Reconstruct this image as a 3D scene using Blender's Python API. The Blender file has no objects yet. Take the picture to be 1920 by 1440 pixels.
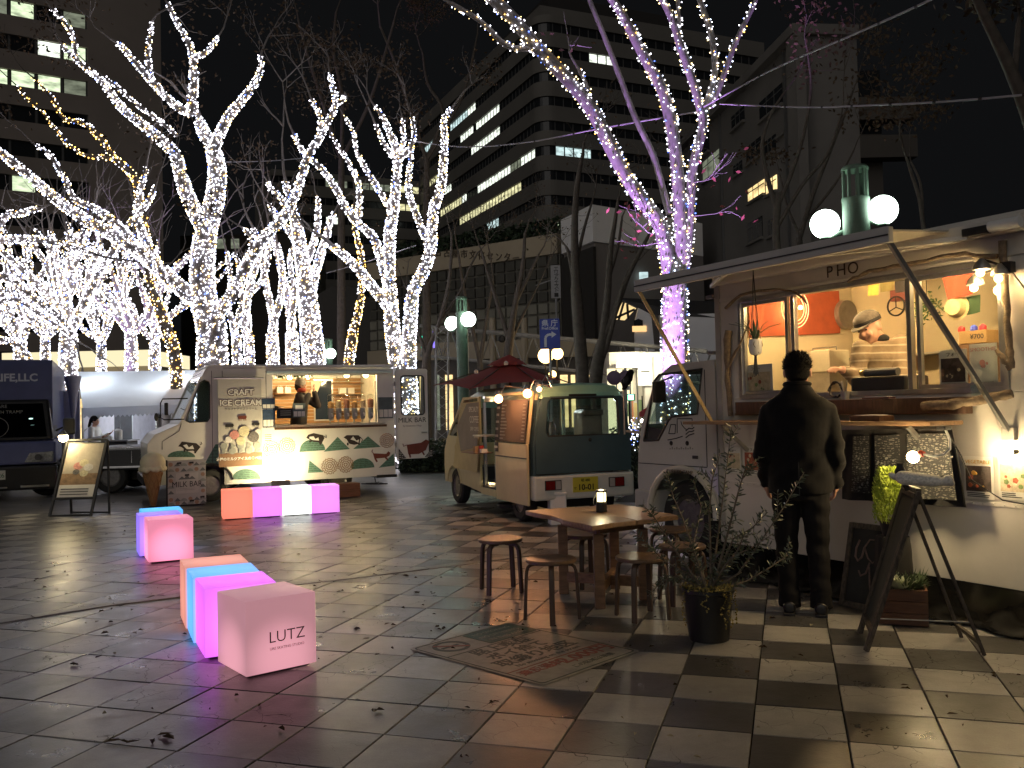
import bpy, bmesh, math, random
from mathutils import Vector, Matrix
random.seed(11)
sc = bpy.context.scene
COL = sc.collection
R_ = math.radians
FOC, PITCH, ROLL, CAMH = 1660.0, 0.027, 0.023, 1.42          # focal length in pixels of a 1920 wide picture
FW = Vector((0, math.cos(PITCH), math.sin(PITCH)))
UP0 = Vector((0, -math.sin(PITCH), math.cos(PITCH)))
RT = math.cos(ROLL) * Vector((1, 0, 0)) - math.sin(ROLL) * UP0
UP = math.sin(ROLL) * Vector((1, 0, 0)) + math.cos(ROLL) * UP0
EYE = Vector((0, 0, CAMH))
cd = bpy.data.cameras.new('camera')
cam = bpy.data.objects.new('camera', cd)
COL.objects.link(cam)
m4 = Matrix.Identity(4)
for i in range(3):
 m4[i][0], m4[i][1], m4[i][2], m4[i][3] = RT[i], UP[i], -FW[i], EYE[i]
cam.matrix_world = m4
cd.sensor_width = 36
cd.lens = FOC / 1920 * 36
cd.clip_start = 0.05
cd.clip_end = 2000
sc.camera = cam
w = bpy.data.worlds.new('World')
sc.world = w
w.use_nodes = True
wb = w.node_tree.nodes['Background']
wb.inputs['Color'].default_value = (0.88, 0.92, 1.0, 1)
wb.inputs['Strength'].default_value = 0.0045
sl = bpy.data.lights.new('sun', 'SUN')
sl.energy = 0.32
sl.angle = R_(60)
sl.color = (1.0, 0.94, 0.88)
so = bpy.data.objects.new('sun', sl)
COL.objects.link(so)
so.rotation_euler = (R_(64), 0, R_(-20))
sc.view_settings.view_transform = 'Standard'
sc.view_settings.look = 'None'
sc.view_settings.exposure = 0.22
sc.view_settings.gamma = 1
sc.view_settings.use_curve_mapping = False
sc.render.engine = 'CYCLES'
sc.cycles.use_denoising = True
sc.cycles.max_bounces = 6
sc.cycles.diffuse_bounces = 3
sc.cycles.glossy_bounces = 3
sc.cycles.transmission_bounces = 4
sc.cycles.transparent_max_bounces = 12
sc.cycles.sample_clamp_indirect = 4
sc.cycles.caustics_reflective = False
sc.cycles.caustics_refractive = False
sc.cycles.use_light_tree = True
def ray(x, y):
 return RT * ((x - 960) / FOC) - UP * ((y - 720) / FOC) + FW
def gpt(x, y, z=0.0):                       # where a pixel's ray meets the level z
 d = ray(x, y)
 return EYE + d * ((z - CAMH) / d.z)
def dpt(x, y, Y):                           # where it meets the distance Y
 d = ray(x, y)
 return EYE + d * (Y / d.y)
def frame_of(t):
 t = t.normalized()
 a = Vector((0, 0, 1)) if abs(t.z) < 0.9 else Vector((1, 0, 0))
 u = t.cross(a).normalized()
 return u, t.cross(u).normalized()
class MB:
 def __init__(s):
  s.v, s.f, s.m, s.k = [], [], [], 0
 def face(s, idx):
  s.f.append(tuple(idx)); s.m.append(s.k)
 def poly(s, pts):
  b = len(s.v); s.v += [tuple(p) for p in pts]; s.face(range(b, b + len(pts))); return s
 def box(s, x0, y0, z0, x1, y1, z1):
  b = len(s.v)
  s.v += [(x0,y0,z0),(x1,y0,z0),(x1,y1,z0),(x0,y1,z0),(x0,y0,z1),(x1,y0,z1),(x1,y1,z1),(x0,y1,z1)]
  for q in ((0,3,2,1),(4,5,6,7),(0,1,5,4),(1,2,6,5),(2,3,7,6),(3,0,4,7)): s.face([b+i for i in q])
  return s
 def hexa(s, p8):
  b = len(s.v); s.v += [tuple(p) for p in p8]
  for q in ((0,3,2,1),(4,5,6,7),(0,1,5,4),(1,2,6,5),(2,3,7,6),(3,0,4,7)): s.face([b+i for i in q])
  return s
 def bar(s, p, q, w, h=None, up=None):
  p, q = Vector(p), Vector(q); h = w if h is None else h
  t = (q - p)
  if up is None: u, v = frame_of(t)
  else:
   u = t.cross(Vector(up)).normalized(); v = u.cross(t.normalized()).normalized()
  u, v = u * w / 2, v * h / 2
  return s.hexa([p-u-v, p+u-v, q+u-v, q-u-v, p-u+v, p+u+v, q+u+v, q-u+v])
 def tube(s, pts, r, n=8, caps=True):
  pts = [Vector(p) for p in pts]
  rs = r if isinstance(r, (list, tuple)) else [r] * len(pts)
  b = len(s.v); u = None
  for i, p in enumerate(pts):
   t = (pts[min(i+1, len(pts)-1)] - pts[max(i-1, 0)])
   if t.length < 1e-9: t = Vector((0, 0, 1))
   t.normalize()
   if u is None: u, v = frame_of(t)
   else:
    u = (u - t * u.dot(t))
    if u.length < 1e-6: u, v = frame_of(t)
    u.normalize(); v = t.cross(u)
   for k in range(n):
    a = 2 * math.pi * k / n
    s.v.append(tuple(p + (u * math.cos(a) + v * math.sin(a)) * rs[i]))
  for i in range(len(pts) - 1):
   for k in range(n):
    s.face((b+i*n+k, b+i*n+(k+1) % n, b+(i+1)*n+(k+1) % n, b+(i+1)*n+k))
  if caps:
   s.face([b + k for k in range(n)][::-1]); e = b + (len(pts)-1)*n
   s.face([e + k for k in range(n)])
  return s
 def loft(s, rings, cap=True):
  b = len(s.v); n = len(rings[0])
  for r in rings: s.v += [tuple(p) for p in r]
  for i in range(len(rings) - 1):
   for k in range(n):
    s.face((b+i*n+k, b+i*n+(k+1) % n, b+(i+1)*n+(k+1) % n, b+(i+1)*n+k))
  if cap:
   s.face([b + k for k in range(n)][::-1]); e = b + (len(rings)-1)*n
   s.face([e + k for k in range(n)])
  return s
 def lathe(s, prof, n=20, c=(0, 0, 0), ax='z'):
  rings = []
  for r, z in prof:
   rg = []
   for k in range(n):
    a = 2*math.pi*k/n
    q = (r*math.cos(a), r*math.sin(a), z)
    if ax == 'y': q = (q[0], -q[2], q[1])
    if ax == 'x': q = (q[2], q[0], q[1])
    rg.append((q[0]+c[0], q[1]+c[1], q[2]+c[2]))
   rings.append(rg)
  return s.loft(rings)
 def ball(s, c, r, nu=12, nv=8):
  rx, ry, rz = r if isinstance(r, (list, tuple)) else (r, r, r)
  rings = []
  for i in range(nv + 1):
   a = math.pi * (i / nv - 0.5) * 0.999
   rings.append([(c[0]+rx*math.cos(a)*math.cos(2*math.pi*k/nu), c[1]+ry*math.cos(a)*math.sin(2*math.pi*k/nu), c[2]+rz*math.sin(a)) for k in range(nu)])
  return s.loft(rings)
 def prism(s, pts, d):                     # polygon in 3d, pushed along the vector d
  d = Vector(d); b = len(s.v); n = len(pts)
  s.v += [tuple(p) for p in pts] + [tuple(Vector(p) + d) for p in pts]
  s.face(range(b, b+n)); s.face(list(range(b+n, b+2*n))[::-1])
  for k in range(n): s.face((b+k, b+n+k, b+n+(k+1) % n, b+(k+1) % n))
  return s
 def xz(s, pts, y, d):                     # outline in the x-z plane at y, thickness d towards +y
  return s.prism([(p[0], y, p[1]) for p in pts], (0, d, 0))
 def put(s, o, M=None):
  b = len(s.v)
  s.v += [tuple(M @ Vector(p)) for p in o.v] if M else o.v
  s.f += [tuple(i + b for i in q) for q in o.f]; s.m += o.m
  return s
 def mesh(s, name, mats, smooth=0, bevel=0, seg=2):
  me = bpy.data.meshes.new(name)
  me.from_pydata(s.v, [], s.f)
  if not isinstance(mats, (list, tuple)): mats = [mats]
  for mm in mats: me.materials.append(mm)
  if len(mats) > 1: me.polygons.foreach_set('material_index', s.m)
  bm = bmesh.new(); bm.from_mesh(me)
  bmesh.ops.recalc_face_normals(bm, faces=bm.faces)
  if bevel:
   ed = [e for e in bm.edges if len(e.link_faces) == 2 and e.calc_face_angle(0) > 0.5]
   bmesh.ops.bevel(bm, geom=ed, offset=bevel, segments=seg, profile=0.6, affect='EDGES', clamp_overlap=True)
  bm.to_mesh(me); bm.free()
  if smooth:
   me.polygons.foreach_set('use_smooth', [True]*len(me.polygons))
   me.set_sharp_from_angle(angle=R_(smooth))
  me.update()
  return me
 def build(s, name, mats, parent=None, smooth=0, bevel=0, seg=2, loc=None, rot=None):
  return link(name, s.mesh(name, mats, smooth, bevel, seg), parent, loc, rot)
def link(name, data, parent=None, loc=None, rot=None):
 o = bpy.data.objects.new(name, data); COL.objects.link(o)
 if parent: o.parent = parent
 if loc is not None: o.location = loc
 if rot is not None: o.rotation_euler = rot
 return o
def tag(o, label=None, cat=None, group=None, kind=None):
 if label: o['label'] = label
 if cat: o['category'] = cat
 if group: o['group'] = group
 if kind: o['kind'] = kind
 return o
def thing(name, label, cat, loc=(0, 0, 0), rz=0.0, group=None):
 o = bpy.data.objects.new(name, None); COL.objects.link(o)
 o.location = loc; o.rotation_euler = (0, 0, rz); o.empty_display_size = 0.1
 return tag(o, label, cat, group)
def dup(o, parent=None):
 c = o.copy(); COL.objects.link(c)
 if parent: c.parent = parent
 for ch in o.children: dup(ch, c)
 return c
KP = 3.2
def lamp(parent, loc, power, col, radius=0.03, kind='POINT', rot=None, **kw):
 l = bpy.data.lights.new('lamp_light', kind); l.energy = power * KP; l.color = col
 if kind == 'AREA':
  l.shape = 'RECTANGLE'; l.size, l.size_y = kw['size']
 else:
  l.shadow_soft_size = radius
  if kind == 'SPOT': l.spot_size = kw['cone']; l.spot_blend = 0.6
 o = bpy.data.objects.new('lamp_light', l); COL.objects.link(o)
 o.parent = parent; o.location = loc
 if rot: o.rotation_euler = rot
 return o
TMP = bpy.data.scenes.new('workbench')
def evaluate(o):                            # modifiers or letters of a loose object -> plain mesh
 TMP.collection.objects.link(o)
 vl = TMP.view_layers[0]
 with bpy.context.temp_override(scene=TMP, view_layer=vl):
  vl.update()
  dg = bpy.context.evaluated_depsgraph_get()
  me = bpy.data.meshes.new_from_object(o.evaluated_get(dg))
 bpy.data.objects.remove(o)
 return me
TXT = {}
def text(name, body, size, mat, parent, loc, rot=(math.pi/2, 0, 0), ext=0.001, al='CENTER', bold=0.0, sx=1.0, vert=False):
 key = (body, size, ext, al, bold, vert)
 if key not in TXT:
  c = bpy.data.curves.new('lettering', 'FONT')
  c.body = '\n'.join(body) if vert else body
  c.size = size; c.extrude = ext; c.align_x = al; c.align_y = 'CENTER'; c.resolution_u = 3; c.offset = bold
  if vert: c.space_line = 0.82
  TXT[key] = evaluate(bpy.data.objects.new('lettering', c))
 me = TXT[key].copy(); me.materials.clear(); me.materials.append(mat)
 o = link(name, me, parent, loc, rot); o.scale = (sx, 1, 1)
 return o
MATS = {}
def srgb(r, g, b):
 f = lambda c: (c/255/12.92) if c/255 <= 0.04045 else ((c/255+0.055)/1.055)**2.4
 return (f(r), f(g), f(b))
def M(name, col=(0.5, 0.5, 0.5), rough=0.5, metal=0.0, var=0.12, scale=6.0, bump=0.0, bscale=60.0, emis=None, es=0.0, coat=0.0, spec=0.5, rnd=0.0, stretch=None, sheen=0.0):
 if name in MATS: return MATS[name]
 m = bpy.data.materials.new(name); m.use_nodes = True; MATS[name] = m
 nt = m.node_tree; N = nt.nodes; L = nt.links; p = N['Principled BSDF']
 p.inputs['Roughness'].default_value = rough; p.inputs['Metallic'].default_value = metal
 p.inputs['Specular IOR Level'].default_value = spec; p.inputs['Coat Weight'].default_value = coat
 if coat: p.inputs['Coat Roughness'].default_value = 0.08
 if sheen: p.inputs['Sheen Weight'].default_value = sheen
 c = (*col[:3], 1)
 p.inputs['Base Color'].default_value = c
 if var or bump:
  tc = N.new('ShaderNodeTexCoord'); mp = N.new('ShaderNodeMapping')
  L.new(tc.outputs['Object'], mp.inputs['Vector'])
  if stretch: mp.inputs['Scale'].default_value = stretch
 if var:
  n = N.new('ShaderNodeTexNoise'); n.inputs['Scale'].default_value = scale; n.inputs['Detail'].default_value = 5; n.inputs['Roughness'].default_value = 0.65
  L.new(mp.outputs[0], n.inputs['Vector'])
  r = N.new('ShaderNodeValToRGB'); r.color_ramp.elements[0].position = 0.3; r.color_ramp.elements[1].position = 0.72
  r.color_ramp.elements[0].color = (*[max(0, x*(1-var)) for x in col[:3]], 1)
  r.color_ramp.elements[1].color = (*[min(1, x*(1+var)) for x in col[:3]], 1)
  L.new(n.outputs['Fac'], r.inputs['Fac']); out = r.outputs['Color']
  if rnd:
   oi = N.new('ShaderNodeObjectInfo'); hs = N.new('ShaderNodeHueSaturation'); mr = N.new('ShaderNodeMapRange')
   mr.inputs['To Min'].default_value = 1-rnd; mr.inputs['To Max'].default_value = 1+rnd
   L.new(oi.outputs['Random'], mr.inputs['Value']); L.new(mr.outputs[0], hs.inputs['Value']); L.new(out, hs.inputs['Color']); out = hs.outputs[0]
  L.new(out, p.inputs['Base Color'])
  rr = N.new('ShaderNodeMapRange'); rr.inputs['To Min'].default_value = max(0.02, rough*0.85); rr.inputs['To Max'].default_value = min(1, rough*1.2)
  L.new(n.outputs['Fac'], rr.inputs['Value']); L.new(rr.outputs[0], p.inputs['Roughness'])
 if bump:
  n2 = N.new('ShaderNodeTexNoise'); n2.inputs['Scale'].default_value = bscale; n2.inputs['Detail'].default_value = 4
  L.new(mp.outputs[0], n2.inputs['Vector'])
  b = N.new('ShaderNodeBump'); b.inputs['Strength'].default_value = bump; b.inputs['Distance'].default_value = 0.01
  L.new(n2.outputs['Fac'], b.inputs['Height']); L.new(b.outputs[0], p.inputs['Normal'])
 if emis:
  p.inputs['Emission Color'].default_value = (*emis[:3], 1); p.inputs['Emission Strength'].default_value = es
 return m
def glow(name, col, s, sample=True, pat=False):
 if name in MATS: return MATS[name]
 m = bpy.data.materials.new(name); m.use_nodes = True; MATS[name] = m
 nt = m.node_tree; nt.nodes.clear()
 e = nt.nodes.new('ShaderNodeEmission'); e.inputs[0].default_value = (*col, 1); e.inputs[1].default_value = s
 o = nt.nodes.new('ShaderNodeOutputMaterial'); nt.links.new(e.outputs[0], o.inputs[0])
 if pat:                                     # uneven office light: blinds, ceiling strips, furniture
  N, L = nt.nodes, nt.links; g = N.new('ShaderNodeNewGeometry'); mp = N.new('ShaderNodeMapping'); mp.inputs['Scale'].default_value = (.9, .9, 2.4); L.new(g.outputs['Position'], mp.inputs[0])
  n = N.new('ShaderNodeTexNoise'); n.inputs['Scale'].default_value = 1.0; n.inputs['Detail'].default_value = 3; L.new(mp.outputs[0], n.inputs[0])
  mr = N.new('ShaderNodeMapRange'); mr.inputs[1].default_value = .3; mr.inputs[2].default_value = .7; mr.inputs[3].default_value = s*.45; mr.inputs[4].default_value = s*1.4; L.new(n.outputs[0], mr.inputs[0]); L.new(mr.outputs[0], e.inputs[1])
 if not sample: m.cycles.emission_sampling = 'NONE'
 return m
def glass(name='window_glass', tint=(0.9, 0.95, 0.93), refl=1.0, dark=0.0):
 if name in MATS: return MATS[name]
 m = bpy.data.materials.new(name); m.use_nodes = True; MATS[name] = m
 nt = m.node_tree; N = nt.nodes; N.clear(); L = nt.links
 t = N.new('ShaderNodeBsdfTransparent'); t.inputs[0].default_value = (*[c*(1-dark) for c in tint], 1)
 g = N.new('ShaderNodeBsdfGlossy'); g.inputs['Roughness'].default_value = 0.02; g.inputs[0].default_value = (refl, refl, refl, 1)
 lw = N.new('ShaderNodeLayerWeight'); lw.inputs[0].default_value = 0.5
 pw = N.new('ShaderNodeMath'); pw.operation = 'POWER'; pw.inputs[1].default_value = 4; nt.links.new(lw.outputs['Facing'], pw.inputs[0])
 fr = N.new('ShaderNodeMath'); fr.operation = 'MULTIPLY_ADD'; fr.inputs[1].default_value = 0.8; fr.inputs[2].default_value = 0.045; nt.links.new(pw.outputs[0], fr.inputs[0])
 x = N.new('ShaderNodeMixShader'); o = N.new('ShaderNodeOutputMaterial')
 L.new(fr.outputs[0], x.inputs[0]); L.new(t.outputs[0], x.inputs[1]); L.new(g.outputs[0], x.inputs[2]); L.new(x.outputs[0], o.inputs[0])
 return m
white_paint = M('white_van_paint', (0.74, 0.72, 0.68), 0.32, var=0.07, scale=2.5, coat=0.3)
cream_paint = M('cream_van_paint', (0.60, 0.56, 0.40), 0.35, var=0.08, scale=2.5, coat=0.3)
black_plastic = M('black_plastic', (0.018, 0.018, 0.019), 0.45, var=0.3, scale=9)
rubber = M('tyre_rubber', (0.02, 0.02, 0.02), 0.8, var=0.3, scale=14, bump=0.2, bscale=80)
steel = M('grey_steel', (0.42, 0.41, 0.39), 0.38, metal=0.85, var=0.2, scale=9)
alu = M('brushed_aluminium', (0.62, 0.62, 0.60), 0.3, metal=0.9, var=0.1, scale=14)
white_plastic = M('white_plastic', (0.75, 0.75, 0.73), 0.4, var=0.05)
dark_trim = M('dark_trim', (0.03, 0.03, 0.032), 0.5, var=0.2)
ink = M('black_ink', (0.015, 0.013, 0.013), 0.6, var=0.1)
white_ink = M('white_ink', (0.75, 0.74, 0.7), 0.6, var=0.05)
red_ink = M('red_ink', (0.35, 0.04, 0.04), 0.6, var=0.2)
paper = M('paper', (0.72, 0.7, 0.65), 0.7, var=0.08, scale=4)
wood_warm = M('warm_wood', (0.21, 0.12, 0.065), 0.42, var=0.35, scale=5, stretch=(1, 8, 8), bump=0.12, bscale=30)
wood_dark = M('dark_wood', (0.085, 0.042, 0.022), 0.5, var=0.4, scale=6, stretch=(8, 8, 1.2), bump=0.15, bscale=30)
wood_grey = M('weathered_wood', (0.17, 0.13, 0.095), 0.8, var=0.45, scale=7, stretch=(6, 6, 1), bump=0.4, bscale=40)
# ================================================================ ground
def tile_mat(name, col, rough, dark):
 m = bpy.data.materials.new(name); m.use_nodes = True
 nt = m.node_tree; N = nt.nodes; L = nt.links; p = N['Principled BSDF']
 g = N.new('ShaderNodeNewGeometry'); oi = N.new('ShaderNodeObjectInfo')
 def noise(s, d=5, r=0.6):
  n = N.new('ShaderNodeTexNoise'); n.inputs['Scale'].default_value = s; n.inputs['Detail'].default_value = d; n.inputs['Roughness'].default_value = r
  L.new(g.outputs['Position'], n.inputs['Vector']); return n.outputs['Fac']
 def math_(op, a, b=None, c=None):
  n = N.new('ShaderNodeMath'); n.operation = op
  for i, x in enumerate((a, b, c)):
   if x is None: continue
   if isinstance(x, (int, float)): n.inputs[i].default_value = x
   else: L.new(x, n.inputs[i])
  return n.outputs[0]
 def ramp(f, a, b, c0, c1):
  n = N.new('ShaderNodeMapRange'); L.new(f, n.inputs[0])
  for i, x in enumerate((a, b, c0, c1)): n.inputs[i+1].default_value = x
  return n.outputs[0]
 rnd = math_('FRACT', math_('ADD', oi.outputs['Random'], g.outputs['Random Per Island']))
 big = ramp(noise(0.7, 3), 0.3, 0.7, 0.82, 1.12)
 mid = ramp(noise(9, 6, 0.7), 0.3, 0.75, 0.82, 1.14)
 spk = ramp(noise(160, 2), 0.3, 0.7, 0.88, 1.1)
 val = math_('MULTIPLY', math_('MULTIPLY', big, mid), math_('MULTIPLY', spk, ramp(rnd, 0, 1, 0.78, 1.16)))
 vo = N.new('ShaderNodeTexVoronoi'); vo.feature = 'DISTANCE_TO_EDGE'; vo.inputs['Scale'].default_value = 5.5
 wv = N.new('ShaderNodeVectorMath'); wv.operation = 'ADD'
 nn = N.new('ShaderNodeTexNoise'); nn.inputs['Scale'].default_value = 9; L.new(g.outputs['Position'], nn.inputs['Vector'])
 sc_ = N.new('ShaderNodeVectorMath'); sc_.operation = 'SCALE'; sc_.inputs['Scale'].default_value = 0.12
 L.new(nn.outputs['Color'], sc_.inputs[0]); L.new(sc_.outputs[0], wv.inputs[0]); L.new(g.outputs['Position'], wv.inputs[1]); L.new(wv.outputs[0], vo.inputs['Vector'])
 crack = ramp(vo.outputs['Distance'], 0.0, 0.012, 1, 0)
 mask = ramp(math_('ADD', noise(1.6, 3), math_('MULTIPLY', rnd, 0.16)), 0.585, 0.65, 0, 1)
 chip = ramp(noise(6.5, 7, 0.75), 0.68, 0.71, 0, 1)
 chipm = math_('MULTIPLY', chip, mask)
 crk = math_('MAXIMUM', math_('MULTIPLY', crack, mask), chipm)
 hs = N.new('ShaderNodeHueSaturation'); hs.inputs['Color'].default_value = (*col, 1); L.new(val, hs.inputs['Value'])
 mx = N.new('ShaderNodeMix'); mx.data_type = 'RGBA'; L.new(crk, mx.inputs['Factor']); L.new(hs.outputs[0], mx.inputs['A']); mx.inputs['B'].default_value = (0.018, 0.015, 0.013, 1)
 L.new(mx.outputs['Result'], p.inputs['Base Color'])
 rg = ramp(noise(3.0, 5, 0.7), 0.3, 0.7, rough*0.78, rough*1.3)
 L.new(math_('ADD', rg, math_('MULTIPLY', crk, 0.3)), p.inputs['Roughness'])
 b = N.new('ShaderNodeBump'); b.inputs['Strength'].default_value = 0.22; b.inputs['Distance'].default_value = 0.004
 L.new(math_('SUBTRACT', math_('ADD', noise(75, 4), math_('MULTIPLY', noise(11, 3), 1.6)), math_('MULTIPLY', crk, 2)), b.inputs['Height']); L.new(b.outputs[0], p.inputs['Normal'])
 p.inputs['Specular IOR Level'].default_value = 0.5
 return m
tile_light = tile_mat('light_paving_tile', (0.35, 0.338, 0.318), 0.34, False)
tile_dark = tile_mat('dark_paving_tile', (0.078, 0.075, 0.073), 0.31, True)
g = MB(); g.poly([(-500, -60, -0.02), (500, -60, -0.02), (500, 900, -0.02), (-500, 900, -0.02)])
tag(g.build('ground', M('dark_joint_mortar', (0.028, 0.025, 0.022), 0.85, var=0.3, scale=20)), kind='structure')
TA, TX, TY, TT = 0.3876, 1.111, 4.21, -0.3016
cu, cv = Vector((math.cos(TT), math.sin(TT), 0)), Vector((math.sin(TT), -math.cos(TT), 0))
T0 = Vector((TX, TY, 0))
E0, E1 = gpt(0, 968), gpt(835, 928)                  # far rim of the chequered plaza
en = Vector((-(E1 - E0).y, (E1 - E0).x, 0)).normalized()
def proj(p):
 d = Vector(p) - EYE; z = d.dot(FW)
 return (960 + FOC*d.dot(RT)/z, 720 - FOC*d.dot(UP)/z, z)
tiles = []
for i in range(-44, 40):
 for j in range(-50, 14):
  cs = [T0 + cu*TA*(i+a) + cv*TA*(j+b) for a, b in ((0,0),(1,0),(1,1),(0,1))]
  c = (cs[0] + cs[2]) / 2
  if c.y < 0.6 or abs(c.x) > 12 or (c - E0).dot(en) > 0: continue
  if c.x > 1.6 and (c - Vector((1.79, 7.71, 0))).dot(Vector((.859, .512, 0))) > 2.6: continue
  area = 0
  if c.y > 2.2:
   q = [proj(k) for k in cs]
   if min(a[2] for a in q) > .5:
    cx = sum(a[0] for a in q)/4; cy = sum(a[1] for a in q)/4
    if -60 < cx < 1980 and cy < 1480:
     area = abs(sum(q[a][0]*q[(a+1) % 4][1] - q[(a+1) % 4][0]*q[a][1] for a in range(4)))/2
  tiles.append((area, (i+j) % 2 == 0, c))
tiles.sort(key=lambda t: -t[0])
pav = link('pavement', None); pav['kind'] = 'structure'
hb = TA/2 - 0.0036
tme = {}
for li in (True, False):
 b = MB().box(-hb, -hb, -0.02, hb, hb, 0.0)
 tme[li] = b.mesh('tile', tile_light if li else tile_dark, bevel=0.0022, seg=1)
for a, li, c in tiles[:296]:
 o = link('tile', tme[li], pav)
 o.location = (c.x, c.y, random.uniform(-0.0015, 0.0012))
 o.rotation_euler = (R_(random.gauss(0, .16)), R_(random.gauss(0, .16)), TT + R_(random.gauss(0, .12)) + random.choice((0, math.pi/2, math.pi, -math.pi/2)))
far = MB()
for a, li, c in tiles[296:]:
 z = random.uniform(-0.0015, 0.0012); u, v = cu*hb, cv*hb; zz = Vector((0, 0, z)); lo = Vector((0, 0, -0.02))
 far.k = 0 if li else 1
 tt = [Vector((0, 0, random.gauss(0, .0006))) for _ in range(4)]
 far.hexa([c-u+v+lo, c+u+v+lo, c+u-v+lo, c-u-v+lo, c-u+v+zz+tt[0], c+u+v+zz+tt[1], c+u-v+zz+tt[2], c-u-v+zz+tt[3]])
o = far.build('far_tiles', [tile_light, tile_dark], pav); o['kind'] = 'stuff'
def slab_mat():
 m = bpy.data.materials.new('street_slabs'); m.use_nodes = True
 nt = m.node_tree; N = nt.nodes; L = nt.links; p = N['Principled BSDF']
 g = N.new('ShaderNodeNewGeometry'); mp = N.new('ShaderNodeMapping'); mp.inputs['Rotation'].default_value = (0, 0, 0.29)
 L.new(g.outputs['Position'], mp.inputs['Vector'])
 br = N.new('ShaderNodeTexBrick'); br.inputs['Scale'].default_value = 1.0; br.inputs['Brick Width'].default_value = 0.6; br.inputs['Row Height'].default_value = 0.3
 br.inputs['Mortar Size'].default_value = 0.008; br.inputs['Color1'].default_value = (0.13, 0.125, 0.12, 1); br.inputs['Color2'].default_value = (0.085, 0.082, 0.08, 1); br.inputs['Mortar'].default_value = (0.03, 0.03, 0.03, 1)
 L.new(mp.outputs[0], br.inputs['Vector'])
 n = N.new('ShaderNodeTexNoise'); n.inputs['Scale'].default_value = 1.2; n.inputs['Detail'].default_value = 6; L.new(g.outputs['Position'], n.inputs['Vector'])
 hs = N.new('ShaderNodeHueSaturation'); L.new(br.outputs[0], hs.inputs['Color'])
 mr = N.new('ShaderNodeMapRange'); mr.inputs[3].default_value = 0.6; mr.inputs[4].default_value = 1.4; L.new(n.outputs['Fac'], mr.inputs[0]); L.new(mr.outputs[0], hs.inputs['Value']); L.new(hs.outputs[0], p.inputs['Base Color'])
 p.inputs['Roughness'].default_value = 0.42
 b = N.new('ShaderNodeBump'); b.inputs['Strength'].default_value = 0.3; b.inputs['Distance'].default_value = 0.01; L.new(br.outputs['Fac'], b.inputs['Height']); b.invert = True; L.new(b.outputs[0], p.inputs['Normal'])
 return m
d = (E1 - E0).normalized()
a0, a1 = E0 - d*80 - en*0.16, E0 + d*120 - en*0.16
s = MB(); s.poly([(a0.x, a0.y, -0.008), (a1.x, a1.y, -0.008), (a1.x + en.x*420, a1.y + en.y*420, -0.008), (a0.x + en.x*420, a0.y + en.y*420, -0.008)])
tag(s.build('street', slab_mat()), kind='structure')
stone = M('drain_granite', (0.24, 0.225, 0.205), 0.38, var=0.3, scale=30, bump=0.3, bscale=90)
band = link('drain_band', None); band['kind'] = 'structure'
pl = [gpt(*q) for q in ((-260, 1208), (60, 1157), (212, 1133), (345, 1117), (600, 1090), (800, 1066), (1000, 1040))]
for a, b in zip(pl[:-1], pl[1:]):
 n = max(1, round((b - a).length / 0.62)); t = (b - a).normalized(); nn = Vector((-t.y, t.x, 0))
 for k in range(n):
  p, q = a.lerp(b, k/n) + t*0.004, a.lerp(b, (k+1)/n) - t*0.004
  z = Vector((0, 0, random.uniform(0.006, 0.009))); h = nn*0.06; lo = Vector((0, 0, -0.018))
  MB().hexa([p-h+lo, q-h+lo, q+h+lo, p+h+lo, p-h+z, q-h+z, q+h+z, p+h+z]).build('drain_stone', stone, band, bevel=0.003, seg=1)
lf = MB()
def leaf_at(x, y, L, k=0):
 a = random.uniform(0, 6.28); z = 0.004 + random.random()*0.004
 u = Vector((math.cos(a), math.sin(a), 0)); v = Vector((-u.y, u.x, 0)); c = Vector((x, y, z))
 cz = Vector((0, 0, random.uniform(0.004, 0.014))); W = L*random.uniform(.3, .5)
 lf.k = k
 lf.poly([c-u*L, c-u*L*.2+v*W+cz, c+u*L*.5+v*W*.8+cz*.6, c+u*L]); lf.poly([c-u*L, c+u*L, c+u*L*.4-v*W*.7+cz, c-u*L*.3-v*W+cz*.5])
for _ in range(250):
 px, py = random.uniform(-40, 1960), 940 + 490*random.random()**1.5
 if random.random() < .45: px = random.uniform(60, 1000); py = random.uniform(980, 1200)
 c = gpt(px, py); leaf_at(c.x, c.y, random.uniform(.008, .028), random.choice((0, 0, 0, 1)))
for px, py, L in ((253, 1187, .035), (135, 1247, .045), (230, 1397, .05), (300, 1385, .05), (868, 1422, .018), (1435, 1217, .035), (1700, 1292, .03), (1280, 1130, .02), (640, 1110, .04), (780, 1113, .03), (830, 1182, .03), (665, 1182, .03), (700, 1335, .03), (925, 1318, .03), (760, 1080, .05), (560, 1040, .05)):
 c = gpt(px, py)
 for _ in range(3): leaf_at(c.x + random.gauss(0, L*.5), c.y + random.gauss(0, L*.5), L*random.uniform(.4, .8))
tag(lf.build('fallen_leaves', [M('dry_leaf', (0.06, 0.035, 0.018), 0.8, var=0.4), M('pale_litter', (0.4, 0.36, 0.26), 0.8, var=0.3)]), 'small dry leaves and grit scattered over the paving', 'leaves', kind='stuff')
yaw = R_(45.8); c = (gpt(758, 1217) + gpt(950, 1170) + gpt(1200, 1220) + gpt(1030, 1288)) / 4
st = thing('pavement_sticker', 'worn no-smoking notice sticker lying on the tiles beside the stools', 'sticker', (c.x, c.y, 0), yaw)
sw, sh = 0.84/2, 1.08/2
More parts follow.
